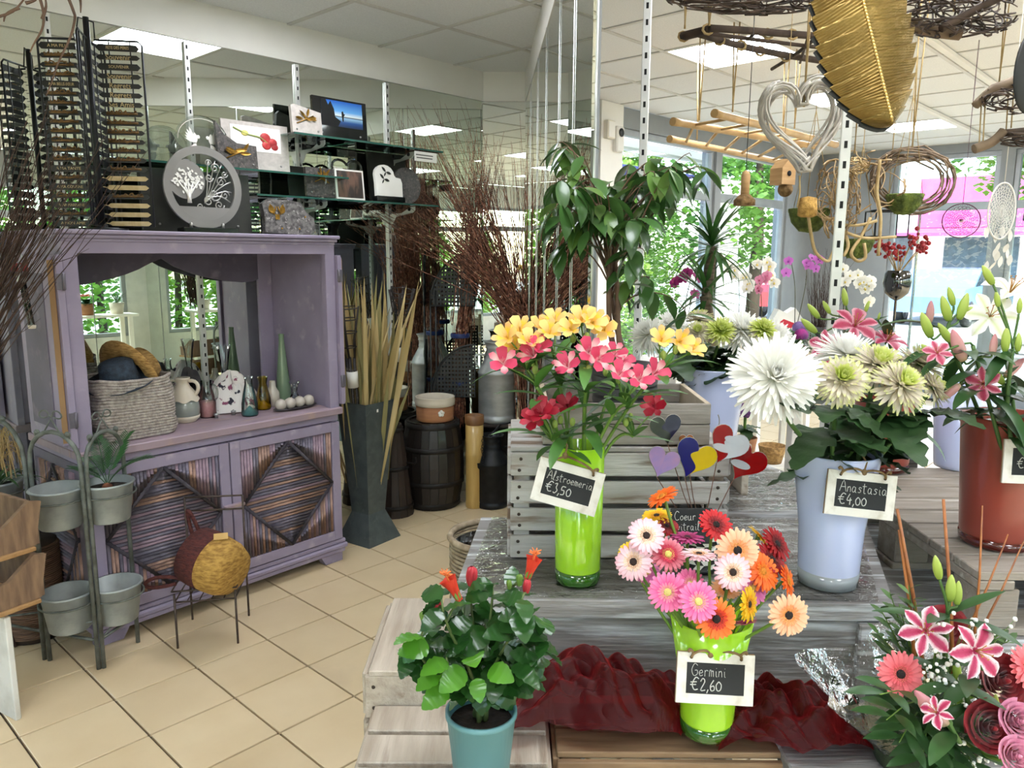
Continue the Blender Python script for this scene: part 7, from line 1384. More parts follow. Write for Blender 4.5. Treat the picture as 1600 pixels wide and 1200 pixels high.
FLM = [MB().blade(L_, w_, 8, prof=lambda t: math.sin(PI*min(1, t**.8*.98+.01))**.85 if t < .85 else max(.03, .5*(1-t)/.15*.7), bend=b_, fold=.22, curl=.05).mesh('leaf', m_) for L_, w_, b_, m_ in ((.075, .031, -.5, fl_), (.085, .034, -.8, fl_), (.06, .026, -.3, fl_), (.07, .03, -.5, fl2))]
g = random.Random(44); Yf = fp.y; tr_ = [fp+V((0, 0, .14)), at(962, 520, Yf), at(955, 430, Yf), at(950, 330, Yf)]
for k in range(3): MB().tube(curve_pts([p+V((.012*math.cos(k*2.1+i), .012*math.sin(k*2.1+i), 0)) for i, p in enumerate(tr_)], 5), [.008*(1-.5*j/15) for j in range(16)], 7).build('trunk', fbark, fig)
tips = []
for k in range(60):
    e = g.random()
    if e < .46: x, y = g.gauss(925, 42), g.gauss(310, 50)
    elif e < .7: x, y = g.gauss(1048, 36), g.gauss(270, 26)
    else: x, y = g.gauss(985, 45), g.gauss(420, 70)
    x = max(868, min(1112, x)); y = max(228, min(520, y)); tips.append((x, y))
nl = 0
for x, y in tips:
    Yt = Yf+g.uniform(-.17, .17); q = at(x, y, Yt); s = tr_[2].lerp(tr_[3], g.uniform(-.3, 1.1)) if y < 400 else tr_[1].lerp(tr_[2], g.uniform(.2, 1)); P_ = bez(s, s+V(((q.x-s.x)*.3, (q.y-s.y)*.3, .1)), q+V((0, 0, .04)), q, 9); MB().tube(P_, [.0024*(1-.65*j/9) for j in range(10)], 5).build('branch', fbark, fig)
    for k in range(6):
        if nl >= 298: break
        p = P_[g.randint(4, 9)]; an = g.uniform(0, 2*PI); xx = V((math.cos(an)*.7, math.sin(an)*.6, g.uniform(-1.1, .05))).normalized(); y2 = (V((math.cos(an), math.sin(an), .8))-xx*V((math.cos(an), math.sin(an), .8)).dot(xx)).normalized(); M = Matrix((xx.cross(y2), xx, y2)).transposed().to_4x4(); M.translation = p; link('leaf', FLM[g.choice((0, 0, 1, 1, 2, 3))], fig, M); nl += 1
# ---------- red organza
org = bpy.data.materials.new('red_organza'); org.use_nodes = True; n_ = org.node_tree.nodes; L_ = org.node_tree.links; b_ = n_['Principled BSDF']; b_.inputs['Base Color'].default_value = lin('#5e070d'); b_.inputs['Roughness'].default_value = .45; b_.inputs['Sheen Weight'].default_value = .6; b_.inputs['Sheen Tint'].default_value = lin('#c03030')
tp_ = n_.new('ShaderNodeBsdfTransparent'); tp_.inputs[0].default_value = lin('#a83a3e'); ms_ = n_.new('ShaderNodeMixShader'); lw_ = n_.new('ShaderNodeLayerWeight'); lw_.inputs[0].default_value = .35; mr_ = n_.new('ShaderNodeMapRange'); mr_.inputs[3].default_value = .3; tc_o = n_.new('ShaderNodeTexCoord'); nz_o = n_.new('ShaderNodeTexNoise'); nz_o.inputs['Scale'].default_value = 16; nz_o.inputs['Detail'].default_value = 6; nz_o.inputs['Distortion'].default_value = 2; L_.new(tc_o.outputs['Object'], nz_o.inputs[0]); bm_o = n_.new('ShaderNodeBump'); bm_o.inputs['Strength'].default_value = .4; bm_o.inputs['Distance'].default_value = .012; L_.new(nz_o.outputs[0], bm_o.inputs['Height']); L_.new(bm_o.outputs[0], b_.inputs['Normal']); L_.new(bm_o.outputs[0], lw_.inputs['Normal']); mr_.inputs[4].default_value = .95; L_.new(lw_.outputs['Facing'], mr_.inputs[0]); L_.new(mr_.outputs[0], ms_.inputs[0]); L_.new(tp_.outputs[0], ms_.inputs[1]); L_.new(b_.outputs[0], ms_.inputs[2]); L_.new(ms_.outputs[0], n_['Material Output'].inputs[0])
def organza(label, A, B, D, C, h, seed, layers=1):
    g = random.Random(seed); ph = [g.uniform(0, 6) for _ in range(9)]; mb = MB()
    for ly in range(layers):
        def fn(u, v):
            p = (A.lerp(B, u)).lerp(D.lerp(C, u), v); m = (max(0, math.sin(PI*min(1, u)))**.38)*(max(0, math.sin(PI*min(1, v*.92+.04)))**.6); z = h*m*(.86+.14*math.sin(u*5+ph[0]))*(1-.25*ly); z += .010*m*math.sin(u*23+v*8+ph[1]+ly)+.010*m*math.sin(u*11-v*19+ph[2])+.012*abs(math.sin(u*26+ph[3]+v*17+2*math.sin(v*6)))*m+.004*m*math.sin(u*47+v*21+3*math.sin(v*7))
            return p+V((.012*math.sin(v*9+ph[4]), .014*math.sin(u*9+ph[5]+ly), .02+z))
        mb.grid(fn, 110, 50)
    return mb.build('organza_cloth', org, label=label, cat='cloth')
organza('crumpled sheer dark red organza left of the gerbera vase', on(770, 1170, ZF), on(1075, 1172, ZF), on(800, 1095, ZF)+V((0, 0, 0)), on(1075, 1085, ZF), .105, 2, 2)
organza('sheer dark red organza right of the gerbera vase', on(1130, 1185, ZF), on(1385, 1200, ZF), on(1125, 1100, ZF), on(1290, 1110, ZF), .075, 5, 2)
# ================================================================== things hanging from the ceiling
goldL = mat('gold_leaf_metal', '#9a8048', .4, metal=.75, col2='#5f4a24', scale=7, detail=5, lo=.3, hi=.75, bump=.25, bscale=60); raff = mat('raffia', '#c2a878', .8, col2='#9c8254', scale=20)
def cord(mb, p, r_=.0016, sp=.012):
    mb.tube([p+V((-.001, 0, 0)), V((p.x+sp*.5, p.y, ZC))], r_, 4); mb.tube([p+V((.001, 0, 0)), V((p.x-sp*.5, p.y, ZC))], r_, 4)
tipp, topp = at(1392, 197, 1.5), at(1298, -190, 1.5); Lg = (topp-tipp).length; yv = (tipp-topp).normalized(); zv_ = V((-.1, -1, 0)); xv = yv.cross(zv_).normalized(); zv_ = xv.cross(yv); GF = Matrix((xv, yv, zv_)).transposed().to_4x4(); GF.translation = topp
gl_ = thing('metal_leaf', 'large embossed golden metal leaf hanging at the top', 'ornament', topp)
def gw(t): return .089*math.sin(PI*min(1, max(0, t))**1.45)**.55*(1-.11*((t*17) % 1))
def gfn(u, v):
    t = .02+.98*u; s = v*2-1; return V((s*gw(t), Lg*t, .012*(1-abs(s))-.02*s*s+-.0 + .002*math.sin((t*Lg-abs(s)*gw(t)*1.1)*2*PI/.0062)*(1 if abs(s) < .97 else 0)))
MB().grid(gfn, 300, 22, T=GF).build('blade', goldL, gl_)
MB().grid(lambda u, v: V(((v*2-1)*gw(u)+.008, Lg*u, -.022)), 140, 6, T=GF @ Matrix.Translation(V((-.003, .006, -.004)))).build('black_backing', black, gl_)
mb = MB()
for k in range(70): mb.ball((0, Lg*(.03+.95*k/70), .0125), (.0032, .0042, .003), 6, 4, GF)
mb.tube([GF @ V((0, Lg*.02, .011)), GF @ V((0, Lg*.985, .011))], .0022, 6); mb.build('midrib', mat('pale_gold', '#dcc07a', .3, metal=.8), gl_); mb = MB(); cord(mb, topp); mb.build('cord', raff, gl_)
c = at(1612, 112, 1.35); t = thing('black_leaf', 'black oval ornament cut by the right frame edge', 'ornament', c); MB().ball(c, (.03, .008, .068), 20, 14).build('blade', black, t); mb = MB(); cord(mb, c+V((0, 0, .06)), .0012); mb.build('cord', raff, t)
# branch ladder
dk = mat('dark_branch', '#4a3b30', .85, col2='#33271f', scale=18, stretch=(1, 1, 1), bump=.5); ZL = 2.46
bl_ = thing('branch_ladder', 'hanging ladder of dark branches tied with raffia', 'ladder', on(1180, 70, ZL))
def brn(P_, r_, nm='rail', parent=None, m=None): MB().tube(curve_pts(P_, 4), r_, 8).build(nm, m or dk, parent or bl_)
brn([on(1066, 57, ZL), on(1110, 46, ZL)], .018, 'end_log'); brn([on(1092, 53, ZL), on(1150, 70, ZL), on(1215, 84, ZL), on(1295, 97, ZL)], .014); brn([on(1108, 44, ZL), on(1170, 48, ZL), on(1230, 53, ZL), on(1300, 58, ZL)], .014); brn([on(1105, 52, ZL), on(1180, 62, ZL), on(1295, 76, ZL)], .008, 'twig'); brn([on(1206, 108, ZL), on(1250, 80, ZL), on(1285, 50, ZL)], .008, 'twig'); brn([on(1168, 62, ZL), on(1182, 50, ZL)], .006, 'twig'); brn([on(1250, 98, ZL), on(1262, 60, ZL)], .006, 'twig')
for x, y in ((1068, 57), (1106, 46), (1124, 63), (1158, 71), (1188, 80), (1228, 89), (1200, 53), (1238, 54)):
    p = on(x, y, ZL); MB().tube([p+V((.02*math.cos(k*.8), .02*math.sin(k*.8)*.4, .02*math.sin(k*.8))) for k in range(16)], .005, 5, False).build('raffia_tie', raff, bl_)
mb = MB(); cord(mb, on(1070, 45, ZL), .003, .03); cord(mb, on(1108, 40, ZL), .004, .06); mb.build('cord', raff, bl_)
# bamboo frame
ZB = 2.32; bam = mat('bamboo_pole', '#c4a06a', .45, col2='#a88450', scale=6, detail=3); bf = thing('bamboo_rack', 'hanging frame of pale bamboo poles with thin rungs', 'ladder', on(1170, 205, ZB))
RA_, RB_, RC_ = (on(1116, 177, ZB), on(1306, 226, ZB)), (on(1051, 190, ZB), on(1282, 230, ZB)), (on(1046, 217, ZB-.02), on(1225, 254, ZB-.02))
for p, q in (RA_, RB_, RC_):
    L = (q-p).length; pts = [p.lerp(q, k/24) for k in range(25)]; MB().tube(pts, [.02+(.003 if k % 6 == 0 else 0) for k in range(25)], 10).build('pole', bam, bf)
for (P_, Q_), n in (((RA_, RB_), 6), ((RB_, RC_), 6)):
    for k in range(n): s = .12+.76*k/(n-1); MB().tube([P_[0].lerp(P_[1], s), Q_[0].lerp(Q_[1], s)], .009, 6).build('rung', bam, bf)
for p in (RA_[0].lerp(RA_[1], .12), RA_[0].lerp(RA_[1], .6), RB_[0].lerp(RB_[1], .15), RB_[0].lerp(RB_[1], .7), RC_[0].lerp(RC_[1], .2)): mb = MB(); cord(mb, p+V((0, 0, .03)), .004, .03); mb.build('cord', raff, bf)
# white wicker heart
g = random.Random(19); wk = mat('white_wicker', '#cfc9bf', .7, col2='#a9a298', scale=18, rnd=.1); hc = at(1254, 198, 2.55); wh = thing('wicker_heart', 'large white wicker heart hanging from raffia', 'ornament', hc); s = .112
def HT(tt): return V((s*1.02*math.sin(tt)**3, 0, s*1.32*(.8125*math.cos(tt)-.3125*math.cos(2*tt)-.125*math.cos(3*tt)-.0625*math.cos(4*tt))+.02))
mb = MB(); rot = Matrix.Rotation(-.12, 3, 'Y')
for k in range(46):
    a0_ = g.uniform(0, 2*PI); span = g.uniform(.9, 2.6); ph = g.uniform(0, 6); tw_ = g.choice((-1, 1))*g.uniform(.5, 2.2); pts = []
    for j in range(15):
        tt = a0_+span*j/14; b = HT(tt); d = (HT(tt+.03)-HT(tt-.03)); d = d.normalized() if d.length > 1e-6 else V((0, 0, 1)); nrm = V((0, 1, 0)).cross(d); an = ph+tw_*span*j/14; pts.append(hc+rot @ (b+(nrm*math.cos(an)+V((0, 1, 0))*math.sin(an))*.021))
    mb.tube(pts, .0042, 5)
mb.build('withies', wk, wh, kind='stuff'); mb = MB(); cord(mb, hc+V((0, 0, .06)), .003, .02); mb.build('cord', raff, wh)
MB().tube(curve_pts([hc+V((0, 0, -.15)), hc+V((.005, 0, -.2)), hc+V((.0, 0, -.25))], 4), .003, 5).build('tail_cord', raff, wh)
cb = at(1262, 322, 2.55); t = thing('coir_bell', 'small golden coir bell under the wicker heart', 'ornament', cb); MB().lathe([(.006, .03), (.026, .025), (.03, -.005), (.03, -.03), (.02, -.035), (0, -.03)], 16, T=Matrix.Translation(cb)).build('bell', mat('coir', '#c59a50', .9, col2='#8f6a30', scale=60, bump=.9), t); MB().tube([cb+V((0, 0, .03)), hc+V((0, 0, -.24))], .002, 4).build('cord', raff, t)
# twig nests and vines
vine = mat('vine', '#8a7660', .8, col2='#665442', scale=14); vined = mat('vine_dark', '#544439', .85, col2='#3c3029', scale=14)
def scrib(mb, cx, cy, rx, ry, Y, dY, n, g, r_=.0022, k=7, step=.5):
    for _ in range(n):
        x, y = g.gauss(0, .5), g.gauss(0, .5); an = g.uniform(0, 6); pts = []
        for j in range(k):
            rr = math.hypot(x, y)+1e-6; ff = math.tanh(rr*.8)/rr; pts.append(at(cx+rx*1.1*x*ff, cy+ry*1.1*y*ff, Y+dY*math.sin(j+an))); an += g.gauss(0, .7); x += step*math.cos(an); y += step*math.sin(an)*.8
        mb.tube(curve_pts(pts, 3), r_*g.uniform(.6, 1.2), 4, False)
g = random.Random(5)
for lab, cx, cy, rx, ry, Y, n in (('tangle of dark vines on the ceiling left of the golden leaf', 1170, -8, 125, 30, 2.2, 90), ('tangle of dark vines on the ceiling right of the golden leaf', 1490, 18, 95, 42, 2.1, 80)):
    t = thing('vine_tangle', lab, 'vines', at(cx, cy, Y)); mb = MB(); scrib(mb, cx, cy, rx, ry, Y, .12, n, g, .0023); mb.build('vines', vined, t, kind='stuff')
    if cx > 1300: brn([at(1415, 36, 2.05), at(1460, 48, 2.05), at(1500, 53, 2.05)], .016, 'log', t, vine); brn([at(1470, 45, 2.0), at(1530, 12, 2.0), at(1570, -8, 2.0)], .01, 'branch', t, vined)
    mb = MB(); cord(mb, at(cx, cy, Y), .002); mb.build('cord', raff, t)
t = thing('root_hanger', 'gnarled root with twigs hanging by raffia at the right edge', 'branch', at(1560, 180, 2.2)); brn([at(1524, 165, 2.2), at(1545, 145, 2.2), at(1575, 132, 2.2), at(1610, 118, 2.2)], [.012]*5+[.016]*5+[.018]*3, 'root', t, vine); brn([at(1522, 233, 2.2), at(1550, 222, 2.2), at(1568, 205, 2.2)], .013, 'root', t, vine); brn([at(1570, 208, 2.2), at(1600, 205, 2.2), at(1640, 200, 2.2)], .01, 'root', t, vined); mb = MB(); scrib(mb, 1585, 155, 50, 22, 2.2, .08, 26, g, .0025); scrib(mb, 1600, 218, 40, 12, 2.2, .05, 16, g, .003, 5, .7); mb.build('twigs', vined, t, kind='stuff'); mb = MB()
for x, y, y2 in ((1530, 225, 150), (1536, 222, 150), (1572, 205, 140), (1580, 200, 138)): mb.tube([at(x, y, 2.2), at(x+4, y2, 2.2)], .002, 4)
cord(mb, at(1560, 140, 2.2), .002, .04); mb.build('cord', raff, t)
t = thing('raffia_nest', 'hanging tangle of raffia and pale roots beside the upright', 'nest', at(1310, 330, 2.7)); mb = MB(); scrib(mb, 1308, 310, 34, 62, 2.75, .14, 44, g, .0026); scrib(mb, 1345, 300, 66, 66, 2.8, .1, 12, g, .0026, 8, .5); mb.build('roots', mat('pale_root', '#ab9068', .8, col2='#8a7048', scale=14), t, kind='stuff'); mb = MB(); scrib(mb, 1340, 258, 18, 14, 2.65, .05, 26, g, .0022, 5, .7); mb.build('raffia_bow', raff, t, kind='stuff'); mb = MB()
for pts in ([(1262, 330), (1268, 370), (1275, 395), (1292, 408), (1300, 398), (1310, 370)], [(1268, 325), (1290, 342), (1315, 338)], [(1300, 350), (1340, 352), (1370, 345)], [(1310, 340), (1325, 380), (1318, 400)], [(1360, 340), (1345, 370), (1330, 395), (1340, 408), (1352, 402), (1350, 380)], [(1315, 360), (1350, 372), (1400, 370)], [(1375, 250), (1370, 300), (1376, 340), (1372, 400)]): mb.tube(curve_pts([at(x, y, 2.65) for x, y in pts], 5), .0055, 6)
cord(mb, at(1335, 240, 2.7), .002, .03); mb.build('loops', raff, t)
t = thing('vine_wreath', 'loose wreath of brown vines in front of the front window', 'wreath', at(1430, 280, 3.0)); mb = MB()
for k in range(13):
    r_ = g.uniform(.7, 1.12); ph = g.uniform(0, 6); sp = g.uniform(3, 6.5); mb.tube([at(1425+62*r_*math.cos(ph+sp*j/16)+g.gauss(0, 1.5), 282+48*r_*math.sin(ph+sp*j/16)+g.gauss(0, 1.5), 3.0+.06*math.sin(j+k)) for j in range(17)], .0034, 5)
for k in range(6): mb.tube(curve_pts([at(1350+g.uniform(0, 30), 260+g.uniform(-5, 40), 2.95), at(1400, 250+g.uniform(-10, 10), 3.0), at(1450+g.uniform(-10, 20), 245+g.uniform(-12, 20), 3.0)], 4), .0036, 5)
mb.build('vines', vine, t, kind='stuff'); mb = MB(); cord(mb, at(1425, 235, 3.0), .003, .05); mb.build('cord', raff, t)
moss = mat('moss', '#74823a', .95, col2='#465424', scale=40, detail=6, bump=1.0, bscale=50, bdist=.02)
def mossbowl(label, px, py, rpx, Y):
    c = at(px, py, Y); d = (c-V((0, 0, CAMH))).dot(_f); r = rpx*d/CF; t = thing('moss_basket', label, 'basket', c, 0, 'hanging moss baskets'); g = random.Random(px)
    MB().lathe([(0, -r*1.1), (r*.45, -r*1.02), (r*.82, -r*.6), (r, 0), (r*.97, r*.06), (r*.85, 0), (0, -.3*r)], 24, T=Matrix.Translation(c)).build('bowl', moss, t); mb = MB()
    for k in range(700):
        u = g.uniform(0, 1); an = g.uniform(0, 2*PI); rr = r*(.45+.55*math.sin(u*PI/2)); z = -r*1.05*(1-u)**1.2; p = c+V((rr*math.cos(an), rr*math.sin(an), z)); q = V((math.cos(an), math.sin(an), g.uniform(-.6, .6)))*r*.11; x = q.cross(V((0, 0, 1))).normalized()*r*.03; mb.add([p-x, p+x, p+q], [(0, 1, 2)])
    mb.build('moss_tufts', moss, t, kind='stuff'); mb = MB()
    for k in range(3): mb.tube([c+V((r*math.cos(k*2.1), r*math.sin(k*2.1), 0)), V((c.x, c.y, c.z+.35)), V((c.x, c.y, ZC))], .0014, 4)
    mb.build('cord', raff, t)
mossbowl('bright moss basket hanging below the wicker heart', 1265, 328, 32, 2.9); mossbowl('dark moss basket behind the white upright', 1338, 375, 27, 3.0); mossbowl('dark moss basket in front of the front window', 1414, 305, 28, 2.9)
# small hanging birdhouse, ball, log
c = at(1223, 272, 3.0); t = thing('birdhouse', 'tiny plywood birdhouse hanging by the left window', 'birdhouse', c); ply = mat('plywood', '#cfa878', .7, col2='#bd9462', scale=9, stretch=(1, 1, 8)); MB().prism([(-.035, -.04), (.035, -.04), (.035, .02), (0, .055), (-.035, .02)], .06, Matrix.Translation(c) @ Matrix.Rotation(.5, 4, 'Z') @ Matrix.Rotation(PI/2, 4, 'X')).build('box', ply, t)
for sg_ in (-1, 1): MB().box((sg_*.02, 0, .0415), (.056, .075, .005), Matrix.Translation(c) @ Matrix.Rotation(.5, 4, 'Z') @ Matrix.Translation(V((0, 0, 0))) @ Matrix.Rotation(0, 4, 'Y')) if False else None
mb = MB(); mb.tube([c+V((0, 0, .05)), V((c.x, c.y, ZC))], .0012, 4); mb.build('cord', raff, t); MB().lathe([(0, 0), (.01, 0), (.01, .002), (0, .002)], 12, T=Matrix.Translation(c) @ Matrix.Rotation(.5, 4, 'Z') @ Matrix.Translation(V((0, -.031, 0))) @ Matrix.Rotation(PI/2, 4, 'X')).build('entrance', slotM, t)
c = at(1227, 296, 3.0); t = thing('coir_ball', 'small coir ball hanging under the birdhouse', 'ornament', c); MB().ball(c, .028, 14, 10).build('ball', mat('coir_brown', '#9a7a50', .95, col2='#6d5230', scale=50, bump=1.), t); MB().tube([c+V((0, 0, .028)), c+V((0, 0, .06))], .0012, 4).build('cord', raff, t)
c = at(1164, 300, 3.0); t = thing('log_feeder', 'little log bird feeder on a coir pad, hanging by the left window', 'bird feeder', c); MB().lathe([(0, -.02), (.016, -.02), (.017, .06), (.012, .075), (0, .08)], 14, T=Matrix.Translation(c)).build('log', ply, t); MB().lathe([(0, -.05), (.04, -.05), (.04, -.03), (.02, -.01), (0, -.005)], 16, T=Matrix.Translation(c)).build('pad', mat('coir_brown', ''), t); MB().tube([c+V((0, 0, .08)), V((c.x, c.y, ZC))], .0015, 4).build('cord', black, t); MB().box((.017, 0, .035), (.006, .012, .012), Matrix.Translation(c)).build('entrance', slotM, t)
# dream catchers, black cage, glass panel, goblet
def dream(label, px, py, rx, ry, Y, m, tail=True):
    c = at(px, py, Y); d = (c-V((0, 0, CAMH))).dot(_f); ax, bx = rx*d/CF, ry*d/CF; t = thing('dream_catcher', label, 'ornament', c, 0, 'dream catchers'); mb = MB(); mb.tube([c+V((ax*math.cos(k*PI/20), 0, bx*math.sin(k*PI/20))) for k in range(41)], .0035, 6, False); mb.build('hoop', m, t); mb = MB()
    for q in range(1, 9):
        r_ = q/9; nn = 8+q*2; pts = [c+V((ax*r_*math.cos(2*PI*(k+.5*(q % 2))/(2*nn))*(1 if k % 2 else .9), 0, bx*r_*math.sin(2*PI*(k+.5*(q % 2))/(2*nn))*(1 if k % 2 else .9))) for k in range(2*nn+1)]; mb.tube(pts, .0016, 4, False)
    for k in range(24): mb.tube([c, c+V((ax*math.cos(k*PI/12), 0, bx*math.sin(k*PI/12)))], .001, 3, False)
    mb.build('web', m, t, kind='stuff'); mb = MB(); cord(mb, c+V((0, 0, bx)), .0012, .004); mb.build('cord', m, t)
    if tail:
        g = random.Random(px)
        for k in range(14): p = c+V((g.uniform(-1, 1)*ax, g.uniform(-.01, .01), -bx-g.uniform(-.02, .14))); MB().blade(.045, .02, 5, bend=.3, T=fmat(p, V((g.gauss(0, .3), -1, g.gauss(0, .4))))).build('feather', m, t)
dream('white crocheted dream catcher with feathers at the right', 1565, 330, 21, 43, 2.9, mat('white_lace', '#dedbd4', .8, trl=.2)); dream('dark dream catcher hanging against the pink shopfront', 1502, 345, 30, 26, 4.6, mat('plum_lace', '#5a3348', .8), False)
t = thing('wire_lantern', 'black square wire lantern frame hanging by the moss baskets', 'lantern', at(1385, 350, 3.0)); mb = MB(); 
c = at(1385, 350, 3.0); h_ = .048
for y in (-.045, .045):
    mb.tube([c+V((-.062, y, -h_)), c+V((.062, y, -h_)), c+V((.062, y, h_)), c+V((-.062, y, h_)), c+V((-.062, y, -h_))], .004, 5)
for x in (-.062, .062):
    for z in (-h_, h_): mb.tube([c+V((x, -.045, z)), c+V((x, .045, z))], .004, 5)
mb.build('frame', wire, t); mb = MB(); cord(mb, c+V((0, 0, h_)), .0016, .01); mb.build('cord', raff, t)
t = thing('glass_screen', 'tall clear glass shelf panel in front of the front window', 'glass panel', at(1510, 520, 3.2)); p, q = at(1440, 310, 3.2), at(1640, 330, 3.4); zb = 1.0; MB().add([V((p.x, p.y, zb)), V((q.x, q.y, zb)), V((q.x, q.y, p.z)), p], [(0, 1, 2, 3)]).build('pane', glass('panel_glass', '#eef6f4', .0, .1, .03), t); MB().beam(V((p.x, p.y, zb)), p, .012, .006).build('edge', glass('panel_edge', '#cfe2dc', .1, .5, .35), t)
for x, lab, bx, by in ((1402, 'dark glass goblet holding red berry sprigs', 1402, 470),):
    gp = at(bx, 442, 3.1); t = thing('goblet_vase', lab, 'vase', gp-V((0, 0, .3))); MB().lathe([(0, -.3), (.05, -.3), (.05, -.296), (.006, -.285), (.005, -.07), (.02, -.062), (.044, -.04), (.054, 0), (.048, .035), (.04, .048)], 24, T=Matrix.Translation(gp)).build('glass', glass('dark_goblet', '#26282c', .02, .4, .12), t); MB().lathe([(0, -.055), (.02, -.053), (.04, -.036), (.05, 0), (.047, .02), (0, .02)], 20, T=Matrix.Translation(gp)).build('gel', mat('black_gel', '#131418', .1, coat=.6), t)
    g = random.Random(3); sb_ = thing('berry_sprigs', 'red berry sprigs standing in the dark goblet', 'flowers', gp); mb = MB(); mb2 = MB()
    for k in range(9):
        q = gp+V((g.uniform(-.1, .1), g.uniform(-.04, .04), .1+.09*g.random())); mb2.tube(curve_pts([gp+V((0, 0, .03)), gp.lerp(q, .6)+V((0, 0, .02)), q], 4), .0022, 5)
        for j in range(9): mb.ball(q+V((g.gauss(0, .012), g.gauss(0, .012), g.gauss(0, .014))), g.uniform(.006, .01), 7, 5)
    mb2.build('stems', raff, sb_); mb.build('berries', mat('red_berry', '#a8242c', .5, col2='#8c1a22'), sb_, kind='stuff')
    t = thing('goblet_stand', 'tall narrow stand under the dark goblet', 'stand', V((gp.x, gp.y, 0))); MB().box((0, 0, gp.z-.31), (.16, .16, .02), None, .003).build('top', weathB, t, True); MB().box((0, 0, (gp.z-.32)/2), (.05, .05, gp.z-.32), None, .003).build('post', weathB, t, True)
# ================================================================== back tables with orchids and the yucca
tw_ = thing('white_table', 'long white table of orchids under the left window', 'table', on(1150, 640, 0)); tz = .95; p0_, p1_ = at(1030, 560, 4.6), at(1255, 560, 5.6); dr = (p1_-p0_); dr.z = 0; Lt = dr.length; an = math.atan2(dr.y, dr.x); TW = Matrix.Translation(V((p0_.x, p0_.y, 0))) @ Matrix.Rotation(an, 4, 'Z')
MB().box((Lt/2, .12, tz-.015), (Lt, .5, .03), TW, .004).build('top', white, tw_)
for x in (.06, Lt-.06):
    for y in (-.08, .32): MB().box((x, y, tz/2-.015), (.05, .05, tz-.03), TW, .003).build('leg', white, tw_)
ORM = {}
def orch_mesh(c1, c2):
    if c1 not in ORM:
        mb = MB()
        for k in range(5): mb.m = 0; an = 2*PI*k/5+PI/10; wide = k in (0, 2); mb.blade(1., 1.15 if k in (0, 2) else .6, 5, prof=lambda t: math.sin(PI*min(1, t*.9+.1))**.5, bend=-.2, fold=.1, T=Matrix.Rotation(an-PI/2, 4, 'Z') @ Matrix.Rotation(.15, 4, 'X'))
        mb.m = 1; mb.ball((0, -.1, .15), (.16, .2, .15), 8, 6); ORM[c1] = mb.mesh('blossom', [mat('orchid_'+c1, c1, .5, trl=.35), mat('orchid_lip_'+c2, c2, .5)])
    return ORM[c1]
def orchid(label, base, arcs, c1, c2, r_, Y, pot=None):
    b = at(*base, Y); b.z = min(b.z, tz+.12); zz = tz; t = thing('potted_orchid', label, 'potted plant', V((b.x, b.y, zz))); MB().lathe([(0, 0), (.04, 0), (.055, .1), (.05, .1), (0, .02)], 18, T=Matrix.Translation(V((b.x, b.y, zz)))).build('pot', pot or cer, t); g = random.Random(base[0])
    for k in range(5): an = 2*PI*k/5+.3; MB().blade(.17, .05, 6, bend=-1.0, T=Matrix.Translation(V((b.x, b.y, zz+.1))) @ Matrix.Rotation(an, 4, 'Z') @ Matrix.Rotation(.7, 4, 'X')).build('leaf', fern, t)
    for pts, n in arcs:
        P_ = curve_pts([V((b.x, b.y, zz+.1))]+[at(x, y, Y) for x, y in pts], 5); MB().tube(P_, .003, 5).build('stem', mat('orchid_stem', '#4a4a34', .6), t)
        for k in range(n): p = P_[-1-int(k*(len(P_)*.45)/n)]; nn = V((g.gauss(-.1, .35), -1, g.gauss(.1, .3))); link('blossom', orch_mesh(c1, c2), t, fmat(p+V((g.gauss(0, .02), -.02, g.gauss(0, .02))), nn, V((0, 0, 1)), r_*g.uniform(.85, 1.1)))
orchid('magenta orchid by the left window, nearest the fig', (1066, 540), [([(1072, 470), (1078, 435), (1060, 440)], 7), ([(1080, 470), (1090, 430)], 4)], '#8a1a60', '#5c0c40', .035, 4.7); orchid('white orchid left of the pink one, far window', (1152, 545), [([(1155, 470), (1152, 428), (1135, 425), (1160, 430)], 6)], '#f0ede6', '#d8c060', .036, 5.0); orchid('tall white orchid in front of the pale wall', (1172, 545), [([(1170, 460), (1180, 415), (1200, 415), (1205, 440)], 8), ([(1168, 470), (1168, 440)], 4)], '#f0ede6', '#d8c060', .04, 5.1, mat('bronze_pot', '#4a4038', .4, metal=.4)); orchid('pink flecked orchid under the tall white one', (1190, 545), [([(1190, 480), (1188, 448), (1186, 430)], 6)], '#d88aa8', '#a83060', .034, 5.0)
orchid('lilac orchid beside the grey corner', (1240, 545), [([(1242, 450), (1236, 407)], 2), ([(1258, 450), (1262, 412), (1275, 402)], 6)], '#b864b4', '#7a2a80', .036, 5.3); orchid('white orchid right of the free-standing upright', (1322, 545), [([(1322, 470), (1325, 440), (1345, 445), (1350, 455)], 9), ([(1318, 470), (1318, 430)], 4)], '#f0ede6', '#d8c060', .032, 3.6)
# yucca
yb = at(1105, 560, 3.6); yu = thing('potted_yucca', 'two-headed yucca with spiky leaves before the left window', 'potted plant', V((yb.x, yb.y, .0))); MB().lathe([(0, 0), (.12, 0), (.16, .5), (.165, .51), (.15, .51), (.14, .45), (0, .45)], 28, T=Matrix.Translation(V((yb.x, yb.y, 0)))).build('pot', mat('charcoal_pot', ''), yu); yt = mat('yucca_trunk', '#7a6c5a', .85, col2='#54493c', scale=5, stretch=(1, 1, 14), bump=.4); yl = mat('yucca_leaf', '#3d6a30', .4, col2='#2a4f22', scale=12, trl=.2, rnd=.15)
YL = [MB().blade(L_, .026, 7, prof=lambda t: (.6+.4*math.sin(min(1, t*2)*PI/2))*(1-t**2.2)+.01, bend=b_, fold=.25).mesh('leaf', yl) for L_, b_ in ((.26, -.6), (.3, -1.1), (.24, -.2))]
g = random.Random(6)
